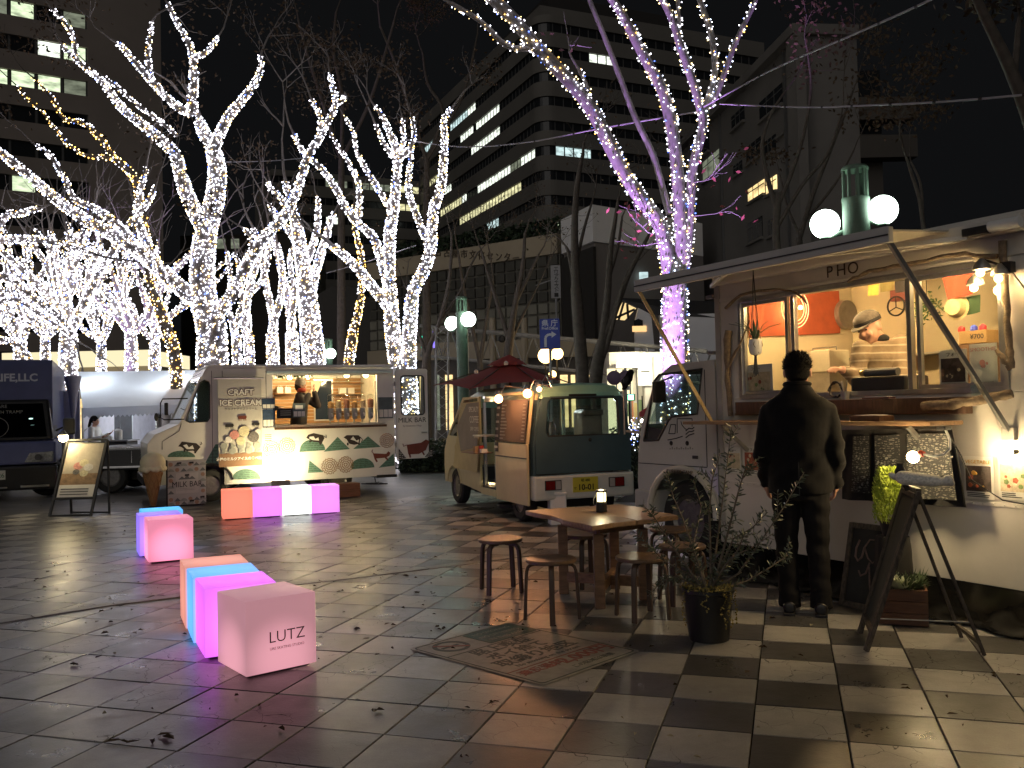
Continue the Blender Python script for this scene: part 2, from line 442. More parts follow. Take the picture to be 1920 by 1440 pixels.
def rr(x0, y0, x1, y1, r, n=5):
 o = []
 for cx, cy, a in ((x1-r, y1-r, 0), (x0+r, y1-r, 90), (x0+r, y0+r, 180), (x1-r, y0+r, 270)):
  for k in range(n + 1):
   t = R_(a + 90*k/n); o.append((cx + r*math.cos(t), cy + r*math.sin(t)))
 return o
vin = M('worn_sticker_vinyl', (0.29, 0.275, 0.235), 0.5, var=0.25, scale=12)
vgr = M('sticker_green', (0.035, 0.075, 0.05), 0.5, var=0.35, scale=14)
vdk = M('sticker_dark_green_ink', (0.05, 0.062, 0.05), 0.55, var=0.4, scale=20)
vrd = M('sticker_red_ink', (0.26, 0.07, 0.05), 0.55, var=0.35, scale=20)
MB().prism([(x, y, 0.0045) for x, y in rr(-sw, -sh, sw, sh, .035)], (0, 0, 0.0015)).build('backing', vin, st)
def flat(name, pts, mat, z=0.0065): return MB().prism([(x, y, z) for x, y in pts], (0, 0, 0.0012)).build(name, mat, st)
def ring2(name, pts_o, pts_i, mat, par, fn, d):
 b = MB(); n = len(pts_o)
 for k in range(n):
  k2 = (k+1) % n
  b.prism([fn(*pts_o[k]), fn(*pts_o[k2]), fn(*pts_i[k2]), fn(*pts_i[k])], d)
 return b.build(name, mat, par)
fz = lambda x, y: (x, y, 0.0065)
ring2('border', rr(-sw+.02, -sh+.02, sw-.02, sh-.02, .03), rr(-sw+.028, -sh+.028, sw-.028, sh-.028, .026), vdk, st, fz, (0, 0, .001))
flat('green_panel', rr(-.02, .24, sw-.035, sh-.035, .01), vgr)
flat('divider', [(-sw+.03, .215), (sw-.03, .215), (sw-.03, .222), (-sw+.03, .222)], vdk)
flat('divider', [(-sw+.03, -.262), (sw-.03, -.262), (sw-.03, -.255), (-sw+.03, -.255)], vrd)
ci = [(-.22+.115*math.cos(a*math.pi/12), .38+.115*math.sin(a*math.pi/12)) for a in range(24)]
cj = [(-.22+.088*math.cos(a*math.pi/12), .38+.088*math.sin(a*math.pi/12)) for a in range(24)]
ring2('prohibition_ring', ci, cj, vdk, st, fz, (0, 0, .001))
MB().bar((-.30, .455, .0078), (-.14, .305, .0078), .022, .001, (0, 0, 1)).build('prohibition_bar', vrd, st)
MB().bar((-.295, .375, .0072), (-.16, .385, .0072), .022, .001, (0, 0, 1)).build('cigarette', vdk, st)
fl = (0, 0, 0)
for k, t in enumerate(('路上喫煙', 'ポイ捨て', '取締り地区')):
 text('lettering', t, .118 if k < 2 else .128, vdk, st, (-.02 if k < 2 else 0, .145 - k*.13, .0068), fl, .0005, bold=.002)
text('lettering', 'No smoking on the street', .05, vdk, st, (0, -.205, .0068), fl, .0004)
text('lettering', '違反過料', .085, vrd, st, (-.19, -.33, .0068), fl, .0005, bold=.002)
text('lettering', '2,000円', .135, vrd, st, (.17, -.335, .0068), fl, .0005, bold=.003)
text('lettering', 'この区域は禁煙', .05, vdk, st, (.1, -.45, .0068), fl, .0004)
for k in range(3): text('lettering', ('NO SMOKING', 'NO LITTERING', 'IN THIS AREA')[k], .05, vin, st, (.18, .45-k*.075, .0079), fl, .0004)
# ================================================================ glowing cubes
def cube_mat(name, col, s, hot, hz):
 """moulded plastic shell lit from inside: brightest nearest its bulb"""
 m = bpy.data.materials.new(name); m.use_nodes = True
 nt = m.node_tree; N = nt.nodes; L = nt.links; p = N['Principled BSDF']
 p.inputs['Base Color'].default_value = (0.62, 0.58, 0.58, 1); p.inputs['Roughness'].default_value = 0.45
 tc = N.new('ShaderNodeTexCoord'); sb = N.new('ShaderNodeVectorMath'); sb.operation = 'DISTANCE'
 sb.inputs[1].default_value = (0, 0, hz); L.new(tc.outputs['Object'], sb.inputs[0])
 mr = N.new('ShaderNodeMapRange'); mr.inputs[1].default_value = 0.2; mr.inputs[2].default_value = 0.33; mr.inputs[3].default_value = hot; mr.inputs[4].default_value = 1.0  # hot spot of an absent inner bulb, painted into the emission
 mr.interpolation_type = 'SMOOTHSTEP'; L.new(sb.outputs['Value'], mr.inputs[0])
 ml = N.new('ShaderNodeMath'); ml.operation = 'MULTIPLY'; ml.inputs[1].default_value = s; L.new(mr.outputs[0], ml.inputs[0])
 p.inputs['Emission Color'].default_value = (*col, 1); L.new(ml.outputs[0], p.inputs['Emission Strength'])
 return m
CS = 0.41
CUBES = {}
def cube(key, label, col, s, hot, hz, F, yaw, size=CS, grp='glowing cube seats'):
 y = R_(yaw); u = Vector((math.cos(y), math.sin(y), 0)); v = Vector((-u.y, u.x, 0))
 c = Vector((F[0], F[1], 0)) + (u + v) * size/2
 t = thing('light_cube', label, 'light cube', (c.x, c.y, 0.004), y, grp)
 h = size/2
 b = MB().box(-h, -h, 0.012, h, h, size)
 b.build('shell', cube_mat('cube_%s' % key, col, s, hot, hz), t, bevel=0.007, seg=2, smooth=40)
 MB().box(-h+.03, -h+.03, 0, h-.03, h-.03, .011).build('base', black_plastic, t)
 CUBES[key] = t
 return t
lz = cube('pale_pink', 'pale pink glowing cube with black lettering in front of the magenta cube', srgb(222, 150, 165), .47, 1.9, .08, gpt(461.8, 1276), 39)
text('lettering', 'LUTZ', .088, ink, lz, (.03, -CS/2-.0012, .195), ext=.0006, bold=-.0008)
text('lettering', 'URE SKATING STUDIO', .02, M('faint_ink', (.30, .2, .22), .6), lz, (.03, -CS/2-.0012, .135), ext=.0005)
cube('magenta', 'bright magenta cube squeezed between the lettered pale pink cube and a blue cube', srgb(228, 95, 255), .9, 1.3, .2, gpt(384.6, 1240), 27)
cube('blue', 'sky blue cube between the magenta cube and a salmon cube', srgb(88, 170, 255), .92, 1.3, .2, gpt(362.7, 1211.5), 25)
f = gpt(362.7, 1211.5); cube('salmon', 'salmon coloured cube at the far end of the row with the lettered cube', srgb(238, 150, 132), .66, 1.4, .2, (f.x-.185, f.y+.372), 25)
cube('rose', 'rose pink cube standing in front of a violet cube', srgb(255, 140, 178), .66, 2.0, .14, gpt(279, 1058), 28)
f = gpt(279, 1058); cube('violet', 'violet cube sandwiched between the rose pink and the cyan cube', srgb(140, 110, 255), .85, 1.3, .2, (f.x-.25, f.y+.385), 27)
cube('cyan', 'cyan cube behind the violet cube, mostly hidden', srgb(40, 180, 250), .9, 1.25, .2, (f.x-.40, f.y+.80), 26)
a, b = gpt(418, 976), gpt(637, 962); dd = (b-a)/4; yw = math.degrees(math.atan2(dd.y, dd.x))
for k, (key, lab, col, s) in enumerate((('orange', 'orange end cube of the four cube bench by the ice cream truck', srgb(255, 125, 95), .85), ('orchid', 'orchid purple bench cube between the orange and the white cube', srgb(235, 125, 255), .85), ('white', 'white hot glowing cube in the bench by the ice cream truck', srgb(250, 255, 250), 1.5), ('lilac', 'lilac end cube of the bench beside the white cube', srgb(238, 135, 255), .85))):
 cube(key, lab, col, s, 1.2, .2, a + dd*k, yw, dd.length)
# ================================================================ table, stools, lantern, bin
TZ = 0.62
tc = (gpt(985, 957, TZ) + gpt(1270, 966, TZ) + gpt(1110, 986, TZ) + gpt(1165, 945, TZ)) / 4
tb = thing('wooden_table', 'low wooden table with a wavy edged top and crossed stretchers', 'table', (tc.x, tc.y, 0))
crn = [gpt(*q, TZ) - tc for q in ((985, 957), (1110, 986), (1272, 966), (1165, 945))]
for c in crn: c.z = 0
def edge(a, b, n, amp, ph):
 nrm = Vector(((b-a).y, -(b-a).x, 0)).normalized()
 return [a.lerp(b, k/n) + nrm*amp*math.sin(ph + k*1.3)*math.sin(math.pi*k/n) for k in range(n)]
A, B, C, D_ = crn
ab = edge(A, B, 8, .025, .5); bc = edge(B, C, 8, .03, 2); cd_ = edge(C, D_, 8, .025, 1); da = edge(D_, A, 8, .02, 0)
m1, m2 = (A + D_)/2, (B + C)/2           # board joint
gap = (D_ - A).normalized() * .0025
P1 = ab + [B] + bc[1:4] + [m2 - gap, m1 - gap] + da[5:]
P2 = [m1 + gap, m2 + gap] + bc[5:] + [C] + cd_[1:] + [D_] + da[1:4]
tabw = M('table_top_wood', (0.27, 0.165, 0.095), 0.36, var=0.3, scale=4, stretch=(2, 12, 12), bump=0.08, bscale=26)
for P in (P1, P2): MB().prism([(p.x, p.y, TZ-.034) for p in P], (0, 0, .034)).build('board', tabw, tb, bevel=.006)
ctr = (A+B+C+D_)/4
lg = [ctr + (k-ctr)*.52 for k in crn]
for p in lg: MB().box(p.x-.036, p.y-.036, 0, p.x+.036, p.y+.036, TZ-.1).build('leg', wood_warm, tb, bevel=.006)
for i, j in ((0, 1), (1, 2), (2, 3), (3, 0)):
 a, b = lg[i], lg[j]; MB().bar((a.x, a.y, TZ-.068), (b.x, b.y, TZ-.068), .03, .066, (0, 0, 1)).build('apron', wood_warm, tb, bevel=.003)
MB().bar((lg[0].x, lg[0].y, .13), (lg[2].x, lg[2].y, .13), .045, .075, (0, 0, 1)).build('stretcher', wood_warm, tb, bevel=.004)
MB().bar((lg[1].x, lg[1].y, .132), (lg[3].x, lg[3].y, .132), .042, .069, (0, 0, 1)).build('stretcher', wood_warm, tb, bevel=.004)
stw = M('stool_wood', (0.15, 0.095, 0.06), 0.36, var=0.3, scale=6, stretch=(8, 2, 8))
stl = M('stool_leg_wood', (0.075, 0.045, 0.028), 0.4, var=0.35, scale=8, stretch=(8, 8, 1))
seat_me = MB().lathe([(.165, 0), (.172, .006), (.172, .02), (.166, .026), (.09, .0245), (.002, .023)], 36).mesh('seat', stw, smooth=40)
pth = [(.05, .372), (.11, .372), (.138, .366), (.156, .350), (.164, .325), (.168, .28), (.176, .12), (.182, 0)]
b = MB()
rings = []
for k, (r, z) in enumerate(pth):
 p0 = pth[max(k-1, 0)]; p1 = pth[min(k+1, len(pth)-1)]
 tx, tz = p1[0]-p0[0], p1[1]-p0[1]; l = math.hypot(tx, tz); nx, nz = -tz/l*.011, tx/l*.011
 wdt = .018
 rings.append([(r-nx, -wdt, z-nz), (r-nx, wdt, z-nz), (r+nx, wdt, z+nz), (r+nx, -wdt, z+nz)])
leg_me = b.loft(rings).mesh('leg', stl, bevel=.003, seg=1, smooth=40)
def stool(loc, rz, label):
 t = thing('round_stool', label, 'stool', (loc[0], loc[1], 0), rz, 'bentwood stools round the wooden table')
 link('seat', seat_me, t, (0, 0, .384))
 for k in range(4): link('leg', leg_me, t, (0, 0, 0), (0, 0, math.pi/4 + k*math.pi/2))
 return t
for (px, py), rz, lab in (((938, 1009), .25, 'round wooden stool with its seat lit bright, apart from the table'),
  ((1033, 1046), .75, 'round bentwood stool at the table side nearest the pavement sticker'),
  ((1202, 1042), .35, 'round stool between the table and the potted olive'),
  ((1098, 1000), .5, 'round stool behind the table, seen between its legs'),
  ((1278, 1021), .2, 'red brown stool half hidden behind the olive leaves'),
  ((1258, 990), .9, 'round stool against the table end by the truck wheel')):
 c = gpt(px, py, .41); stool(c, rz, lab)
c = gpt(1128, 960, TZ)
ln = thing('lantern', 'small black camping lantern with a lit yellow glass on the table', 'lantern', (c.x, c.y, TZ+.0005))
MB().lathe([(.041, 0), (.043, .004), (.041, .02), (.043, .03), (.041, .045), (.043, .055), (.040, .072), (.034, .078)], 20).build('base', black_plastic, ln, smooth=40)
MB().lathe([(.033, .079), (.036, .085), (.036, .142), (.033, .148)], 20).build('glass', glow('lantern_glow', (1.0, .86, .40), 3.2), ln, smooth=40)
MB().lathe([(.038, .149), (.042, .152), (.042, .162), (.03, .170), (.004, .172)], 20).build('cap', black_plastic, ln, smooth=40)
for k in range(4):
 a = k*math.pi/2+.4; MB().bar((.0385*math.cos(a), .0385*math.sin(a), .079), (.0385*math.cos(a), .0385*math.sin(a), .150), .004).build('cage_rod', black_plastic, ln)
MB().tube([(-.042, 0, .13), (-.058, .0, .10), (-.06, 0, .07), (-.05, 0, .045), (-.043, 0, .05)], .0022, 6).build('handle', steel, ln)
lamp(ln, (0, 0, .21), .7, (1, .82, .5), .03)
c = gpt(1046, 985)
bn = thing('white_bin', 'white plastic container on the ground between the table and the van', 'bin', (c.x, c.y+.1, 0), R_(8))
MB().box(-.1, -.1, 0, .1, .1, .36).build('body', white_plastic, bn, bevel=.012)
MB().box(-.106, -.106, .361, .106, .106, .392).build('lid', white_plastic, bn, bevel=.008)
# ================================================================ figures
def caps(b, p, q, r1, r2, n=10):
 p, q = Vector(p), Vector(q); t = (q-p).normalized(); pts, rs = [], []
 for k in range(4):
  a = math.pi/2*(1-k/4); pts.append(p - t*r1*math.sin(a)); rs.append(max(r1*math.cos(a), r1*.05))
 pts.append(p); rs.append(r1); pts.append(q); rs.append(r2)
 for k in range(1, 5):
  a = math.pi/2*k/4; pts.append(q + t*r2*math.sin(a)); rs.append(max(r2*math.cos(a), r2*.05))
 b.tube(pts, rs, n)
def ell(b, secs, X, n=20):
 """torso: closed loft of ellipses; secs = (centre, half width, half depth, forward direction)"""
 X = Vector(X).normalized(); rings = []
 for c, rx, ry, up in secs:
  c = Vector(c); Yd = Vector(up).cross(X).normalized()
  rings.append([c + X*rx*math.cos(2*math.pi*k/n) + Yd*ry*math.sin(2*math.pi*k/n) for k in range(n)])
 b.loft(rings)
def blob(name, b, mat, parent, voxel=.012, it=3, fac=.5):
 me = bpy.data.meshes.new(name); me.from_pydata(b.v, [], b.f)
 bm = bmesh.new(); bm.from_mesh(me); bmesh.ops.recalc_face_normals(bm, faces=bm.faces); bm.to_mesh(me); bm.free()
 o = bpy.data.objects.new(name, me)
 r = o.modifiers.new('r', 'REMESH'); r.mode = 'VOXEL'; r.voxel_size = voxel; r.adaptivity = 0
 s = o.modifiers.new('s', 'SMOOTH'); s.iterations = it; s.factor = fac
 m2 = evaluate(o)
 m2.materials.clear(); m2.materials.append(mat)
 m2.polygons.foreach_set('use_smooth', [True]*len(m2.polygons))
 m2.name = name
 return link(name, m2, parent)
def ripple(o, fn):                         # soft folds in cloth
 vs = [(v.co.copy(), v.normal.copy()) for v in o.data.vertices]
 o.data.vertices.foreach_set('co', [k for p, n in vs for k in (p + n*fn(p))])
 o.data.update()
def hand(b, w, d, nrm, side, s=1.0, curl=.35):
 """palm and five fingers from wrist w along d; nrm = palm facing, side = thumb direction"""
 w, d, nrm, side = Vector(w), Vector(d).normalized(), Vector(nrm).normalized(), Vector(side).normalized()
 caps(b, w, w + d*.03*s, .024*s, .028*s)
 for k in range(4):
  o = side*(.026 - k*.0175)*s
  caps(b, w + d*.025*s + o, w + d*.085*s + o*1.05, .013*s, .011*s)
  L = (.072, .08, .074, .058)[k]*s
  k0 = w + d*.085*s + o*1.08; k1 = k0 + (d*math.cos(curl) + nrm*math.sin(curl))*L*.5; k2 = k1 + (d*math.cos(curl*2.4) + nrm*math.sin(curl*2.4))*L*.5
  caps(b, k0, k1, .0098*s, .009*s, 8); caps(b, k1, k2, .009*s, .0078*s, 8)
 t0 = w + d*.025*s + side*.028*s; t1 = t0 + (d*.7 + side*.6 + nrm*.3).normalized()*.04*s
 caps(b, t0, t1, .0125*s, .011*s, 8); caps(b, t1, t1 + (d*.9 + side*.15 + nrm*.4).normalized()*.032*s, .0105*s, .009*s, 8)
def head(b, c, f, up, s=1.0):
 """skull, jaw, nose, ears around c looking along f"""
 c, f, up = Vector(c), Vector(f).normalized(), Vector(up).normalized(); r = f.cross(up).normalized()
 Mx = Matrix((r, f, up)).transposed()
 def bl(o, rad, n=14):
  t = MB().ball((0, 0, 0), [k*s for k in rad], n, 10)
  T = Matrix.Translation(c + Mx @ (Vector(o)*s)) @ Mx.to_4x4(); b.put(t, T)
 bl((0, -.008, .03), (.075, .093, .085)); bl((0, .022, -.035), (.062, .068, .075)); bl((0, .05, -.082), (.032, .032, .026))
 bl((0, .092, -.022), (.012, .018, .02), 8); bl((0, .082, .0), (.011, .012, .028), 8)
 for x in (-1, 1):
  bl((x*.077, -.008, -.012), (.009, .02, .034), 8); bl((x*.034, .072, -.035), (.024, .018, .022), 8)
 bl((0, .079, -.06), (.024, .01, .008), 8)
def face_bits(parent, c, f, up, s=1.0, smile=True):
 c, f, up = Vector(c), Vector(f).normalized(), Vector(up).normalized(); r = f.cross(up).normalized()
 dk = M('eye_dark', (.02, .012, .01), .3, var=0); lip = M('lip', (.35, .13, .11), .5, var=.1)
 for x in (-1, 1):
  p = c + (r*x*.031 + f*.084 + up*.004)*s
  MB().ball(p, (.011*s, .008*s, .006*s), 8, 6).build('eye', dk, parent, smooth=60)
  q = c + (f*.088 + up*.024)*s
  MB().tube([q + r*x*.016*s, q + r*x*.033*s + up*.004*s - f*.004*s, q + r*x*.05*s - up*.003*s - f*.016*s], .0035*s, 5).build('eyebrow', dk, parent)
 m = c + (f*.086 - up*.058)*s
 MB().tube([m - r*.024*s - f*.006*s + up*.003*s, m - up*.002*s, m + r*.024*s - f*.006*s + up*.003*s], .004*s, 5).build('mouth', lip, parent)
skin_m = M('skin', (.52, .29, .20), .5, var=.08, scale=12)
def customer():
 c = gpt(1508, 1150); t = thing('person', 'man in a dark jacket and trousers standing at the truck counter, back turned', 'person', (c.x, c.y, 0), R_(-20))
 sh = 1.42; sx = .205; HC = Vector((.004, .03, 1.622)); UPV = Vector((0, .03, 1))
 b = MB()
 head(b, HC, (0, 1, -.22), (0, .22, 1), 1.1)
 caps(b, (0, -.012, 1.42), (0, .0, 1.56), .062, .056)
 ell(b, [((0, 0, .86), .15, .10, UPV), ((0, 0, 1.0), .14, .095, UPV), ((0, 0, 1.2), .165, .105, UPV), ((0, -.01, 1.38), .17, .1, UPV), ((0, -.01, 1.45), .08, .07, UPV)], (1, 0, 0))
 arms = {}
 for x in (-1, 1):
  S, El, Wr = Vector((x*.2, -.01, 1.36)), Vector((x*.236, -.035, 1.09)), Vector((x*.226, .06, .865))
  arms[x] = (S, El, Wr); caps(b, S, El, .05, .042); caps(b, El, Wr, .04, .027)
  hand(b, Wr, (-x*.15, .35, -1), (-x, .1, 0), (0, 1, .2), 1.0, .5)
  H, K, An = Vector((x*.088, 0, .86)), Vector((x*.098, .012, .47)), Vector((x*.095 + .01, -.02, .09))
  caps(b, H, K, .078, .052); caps(b, K, An, .05, .035); caps(b, An + Vector((0, 0, -.04)), An + Vector((x*.02, .13, -.055)), .034, .026)
 blob('body', b, skin_m, t, .010, 2)
 jk = M('dark_jacket', (.0075, .007, .0075), .85, spec=.15, var=.25, scale=9, bump=.35, bscale=14, sheen=.05)
 b = MB()
 ell(b, [((0, .0, .80), .205, .145, UPV), ((0, .0, .84), .21, .148, UPV), ((0, -.005, .98), .205, .138, UPV), ((0, -.01, 1.12), .205, .137, UPV), ((0, -.02, 1.27), .222, .142, UPV), ((0, -.025, 1.37), .225, .128, UPV), ((0, -.022, 1.425), .195, .105, UPV), ((0, -.016, 1.475), .118, .086, UPV), ((0, -.004, 1.525), .083, .08, UPV), ((0, .004, 1.545), .078, .075, UPV)], (1, 0, 0), 28)
 for x in (-1, 1):
  S, El, Wr = arms[x]
  caps(b, S + Vector((-x*.012, 0, -.01)), El, .066, .055, 14); caps(b, El, Wr.lerp(El, .05), .054, .046, 14)
  caps(b, El + Vector((0, -.005, .04)), El + Vector((0, .0, -.04)), .058, .055, 12)
 jo = blob('jacket', b, jk, t, .010, 3)
 ripple(jo, lambda p: (math.sin(p.z*38 + p.x*14) * math.sin(p.x*21 - p.z*9 + 1.3) + .8*math.sin(p.z*62 - p.x*40 + 3*math.sin(p.z*9))*max(0, 1-abs(p.z-.95)*4)) * .0042 * (1 if abs(p.x) < .2 else 1.3) * (1.5 if p.z < 1.1 else .7))
 MB().tube([(.085*math.cos(a*math.pi/10), .0 + .082*math.sin(a*math.pi/10), 1.535 - .012*math.sin(a*math.pi/10)) for a in range(21)], .011, 6).build('collar', jk, jo, smooth=60)
 MB().bar((0, -.150, .80), (0, -.1455, 1.02), .006, .004, (0, 1, 0)).build('jacket_vent', ink, jo)
 tr = M('dark_trousers', (.013, .012, .0125), .85, spec=.15, var=.25, scale=9, bump=.3, bscale=16)
 b = MB()
 ell(b, [((0, 0, .76), .165, .12, UPV), ((0, 0, .84), .185, .13, UPV), ((0, 0, .92), .18, .125, UPV)], (1, 0, 0))
 for x in (-1, 1):
  caps(b, (x*.09, 0, .80), (x*.10, .012, .47), .100, .076, 14); caps(b, (x*.10, .012, .47), (x*.10+.01, -.015, .115), .076, .066, 14)
  b.tube([(x*.10+.01, -.015, .15), (x*.10+.01, -.015, .045)], [.07, .074], 14)
 to = blob('trousers', b, tr, t, .010, 3)
 ripple(to, lambda p: .0045*math.sin(p.z*46 + p.x*20)*math.sin(p.z*13 + 2))
 shm = M('black_shoe_leather', (.012, .011, .011), .28, var=.2)
 for x in (-1, 1):
  s = MB(); ox, oy = x*.10+.01, -.02
  ell(s, [((ox, oy-.075, .045), .036, .035, (0, 1, 0)), ((ox, oy-.055, .052), .043, .050, (0, 1, 0)), ((ox+x*.004, oy+.03, .048), .043, .046, (0, 1, 0)), ((ox+x*.01, oy+.12, .034), .048, .033, (0, 1, 0)), ((ox+x*.012, oy+.19, .028), .036, .026, (0, 1, 0))], (1, 0, 0))
  so_ = blob('shoe', s, shm, t, .008, 2)
  MB().box(ox-.038, oy-.09, 0, ox+.038, oy-.02, .018).build('heel', ink, so_, bevel=.004)
 hm = M('black_hair', (.008, .007, .006), .75, spec=.12, var=.4, scale=60, bump=.6, bscale=150)
 h = MB(); Hc = HC + Vector((0, -.008, .045)); rng = random.Random(3)
 h.ball(Hc, (.092, .106, .092), 20, 14); h.ball(Hc + Vector((0, -.033, -.05)), (.081, .077, .078), 16, 12)
 for _ in range(1100):
  u, v = rng.uniform(0, 6.283), rng.uniform(-.95, 1); z = v; r = math.sqrt(max(0, 1-z*z)); n = Vector((r*math.cos(u), r*math.sin(u), z))
  if (n.y > .55 and z < .5) or (z < -.3 and n.y > -.25): continue
  p = Hc + (Vector((n.x*.089, n.y*.103, n.z*.089)) if z > -.3 else Vector((n.x*.082, n.y*.1-.01, n.z*.115))); q = p + (n*.6 + Vector((rng.gauss(0, .3), rng.gauss(0, .3) , .25+rng.gauss(0, .25)))).normalized()*rng.uniform(.012, .026)
  sd = n.cross(Vector((rng.random(), rng.random(), rng.random()))).normalized()*.004
  h.poly([p-sd, p+sd, q])
 h.build('hair', hm, t, smooth=60)
customer()
# ================================================================ frames of the vehicles: x along the side, y into the vehicle
class Fr:
 def __init__(s, o, ang):
  s.o = Vector((o[0], o[1], 0)); s.a = ang
  s.u = Vector((math.cos(ang), math.sin(ang), 0)); s.w = Vector((-math.sin(ang), math.cos(ang), 0))
 def on(s, px, py, y=0.0):                     # pixel -> (x, z) on the plane at depth y
  d = ray(px, py); t = ((s.o - EYE).dot(s.w) + y) / d.dot(s.w); p = EYE + d*t - s.o
  return p.dot(s.u), p.z
 def at(s, px, py, y=0.0):
  x, z = s.on(px, py, y); return Vector((x, y, z))
 def atx(s, px, py, x):                        # pixel -> point on the cross plane at x
  d = ray(px, py); t = ((s.o - EYE).dot(s.u) + x) / d.dot(s.u); p = EYE + d*t - s.o
  return Vector((x, p.dot(s.w), p.z))
 def wld(s, x, y, z): return s.o + s.u*x + s.w*y + Vector((0, 0, z))
def pxz(fr, pts, y=0.0): return [fr.on(*q, y) for q in pts]
def panel(name, mat, par, pts, y, d, bevel=0, **k): return MB().xz(pts, y, d).build(name, mat, par, bevel=bevel, **k)
def rect(x0, z0, x1, z1): return [(x0, z0), (x1, z0), (x1, z1), (x0, z1)]
def hole_wall(b, x0, z0, x1, z1, hx0, hz0, hx1, hz1, y, d):
 b.box(x0, y, z0, x1, y+d, hz0); b.box(x0, y, hz1, x1, y+d, z1); b.box(x0, y, hz0, hx0, y+d, hz1); b.box(hx1, y, hz0, x1, y+d, hz1)
 return b
def frame_ring(name, mat, par, x0, z0, x1, z1, w, y, d, bevel=.003):
 b = MB(); b.box(x0, y, z0, x1, y+d, z0+w); b.box(x0, y, z1-w, x1, y+d, z1); b.box(x0, y, z0+w, x0+w, y+d, z1-w); b.box(x1-w, y, z0+w, x1, y+d, z1-w)
 return b.build(name, mat, par, bevel=bevel)
def wheel(par, x, y, z, r, w, side=-1, rimm=None):
 """axle along y, outer face towards side"""
 t = link('wheel', MB().lathe([(r*.3, -w*.06), (r*.6, -w*.08), (r*.62, -w/2), (r*.9, -w/2), (r, -w*.3), (r, w*.3), (r*.9, w/2), (r*.62, w/2), (r*.6, w*.08), (r*.3, w*.06)], 28, ax='y').mesh('wheel', rubber, 40), par, (x, y, z))
 rm = MB().lathe([(.01, -w*.30), (r*.2, -w*.32), (r*.24, -w*.18), (r*.42, -w*.12), (r*.52, -w*.30), (r*.6, -w*.38), (r*.64, -w*.46), (r*.655, -w*.3)], 24, ax='y')
 rm.v = [(a, side*abs(b_), c) for a, b_, c in rm.v]
 rm.build('rim', rimm or M('wheel_rim', (.16, .155, .15), .45, metal=.6, var=.3, scale=20), t, smooth=40)
 for k in range(6):
  a = k*math.pi/3; MB().ball((r*.33*math.cos(a), side*w*.2, r*.33*math.sin(a)), .012, 6, 4).build('wheel_nut', steel, t)
 return t
def bulb(par, loc, r, col, power, strength=14, name='bulb', lr=None):
 o = MB().ball((0, 0, 0), r, 14, 10).build(name, glow('bulb_%d_%d_%d_%g' % (int(col[0]*99), int(col[1]*99), int(col[2]*99), strength), col, strength), par, smooth=60, loc=loc)
 lamp(par, loc, power, col, lr or r*1.15)
 return o
# ================================================================ noodle truck on the right
PF = Fr((1.79, 7.71), math.atan2(-.859, .512))
pt = thing('food_truck', 'white noodle truck with a wide lit serving window and its awning out', 'food truck', PF.o, PF.a)
pw = M('noodle_truck_white', (.62, .59, .54), .42, var=.08, scale=2.2, coat=.15)
inw = M('truck_interior_cream', (.66, .56, .38), .6, var=.06, scale=3)
BX1, BH, BD = 4.3, 2.58, 1.75
WX0, WX1, WZ0, WZ1 = .27, 2.56, 1.45, 2.29
hole_wall(MB(), .03, .22, BX1, BH-.02, WX0, WZ0, WX1, WZ1, 0, .05).build('side_wall', pw, pt, bevel=.006)
MB().box(.03, .05, BH-.06, BX1, BD, BH).build('roof', pw, pt, bevel=.01)
MB().box(.03, BD-.05, .22, BX1, BD, BH-.06).build('back_wall', inw, pt)
MB().box(.03, .05, .22, .08, BD-.05, BH-.06).build('front_wall', inw, pt)
MB().box(BX1-.05, .05, .22, BX1, BD-.05, BH-.06).build('rear_wall', inw, pt)
MB().box(.08, .05, .55, BX1-.05, BD-.05, .60).build('floor', M('truck_floor', (.2, .18, .15), .6), pt)
MB().box(.0, -.012, .22, .06, .04, BH-.02).build('corner_post', M('corner_post_grey', (.36, .35, .33), .45, var=.1), pt, bevel=.004)
for z in (BH-.04, 2.31, .74): MB().box(.06, -.008, z-.014, BX1, .0, z+.014).build('trim_strip', pw, pt, bevel=.002)
rv = MB()
for k in range(60): rv.ball((.12 + k*.07, -.009, .74), .0055, 6, 4)
rv.build('rivets', steel, pt)['kind'] = 'stuff'
for x in (2.75, 3.6): MB().box(x-.004, -.002, .25, x+.004, .001, BH-.06).build('panel_seam', dark_trim, pt)
frame_ring('window_frame', alu, pt, WX0, WZ0, WX1, WZ1, .035, -.014, .075)
gl = glass('pho_glass', (.95, .97, .96))
for x0, x1 in ((.305, .80), (1.93, WX1-.035)):
 MB().box(x0, .012, WZ0+.035, x1, .018, WZ1-.035).build('pane', gl, pt)
 frame_ring('sash', alu, pt, x0, WZ0+.036, x1, WZ1-.036, .028, .0, .035)
for x in (.85, 1.87): MB().box(x-.018, -.002, WZ0+.036, x+.018, .045, WZ1-.036).build('mullion', alu, pt, bevel=.003)
MB().box(.30, -.10, 1.315, 2.32, -.012, 1.425).build('counter_rail', wood_dark, pt, bevel=.006)
sh_ = MB().box(-.06, -.36, 1.245, 2.25, -.012, 1.272).build('serving_shelf', M('shelf_wood', (.26, .16, .085), .42, var=.35, scale=5, stretch=(1, 9, 9)), pt, bevel=.004)
for x in (.35, 1.2, 2.05): MB().bar((x, -.30, 1.24), (x, -.02, 1.02), .02, .03).build('shelf_bracket', steel, pt)
AW = M('awning_canvas', (.50, .47, .40), .75, var=.08, scale=3)
zf, yf, xa, xb = 2.45, -.70, -.16, 2.26
MB().hexa([(xa, yf, zf), (xb, yf, zf), (xb, -.06, 2.50), (xa, -.06, 2.50), (xa, yf, zf+.012), (xb, yf, zf+.012), (xb, -.06, 2.512), (xa, -.06, 2.512)]).build('awning_canvas', AW, pt)
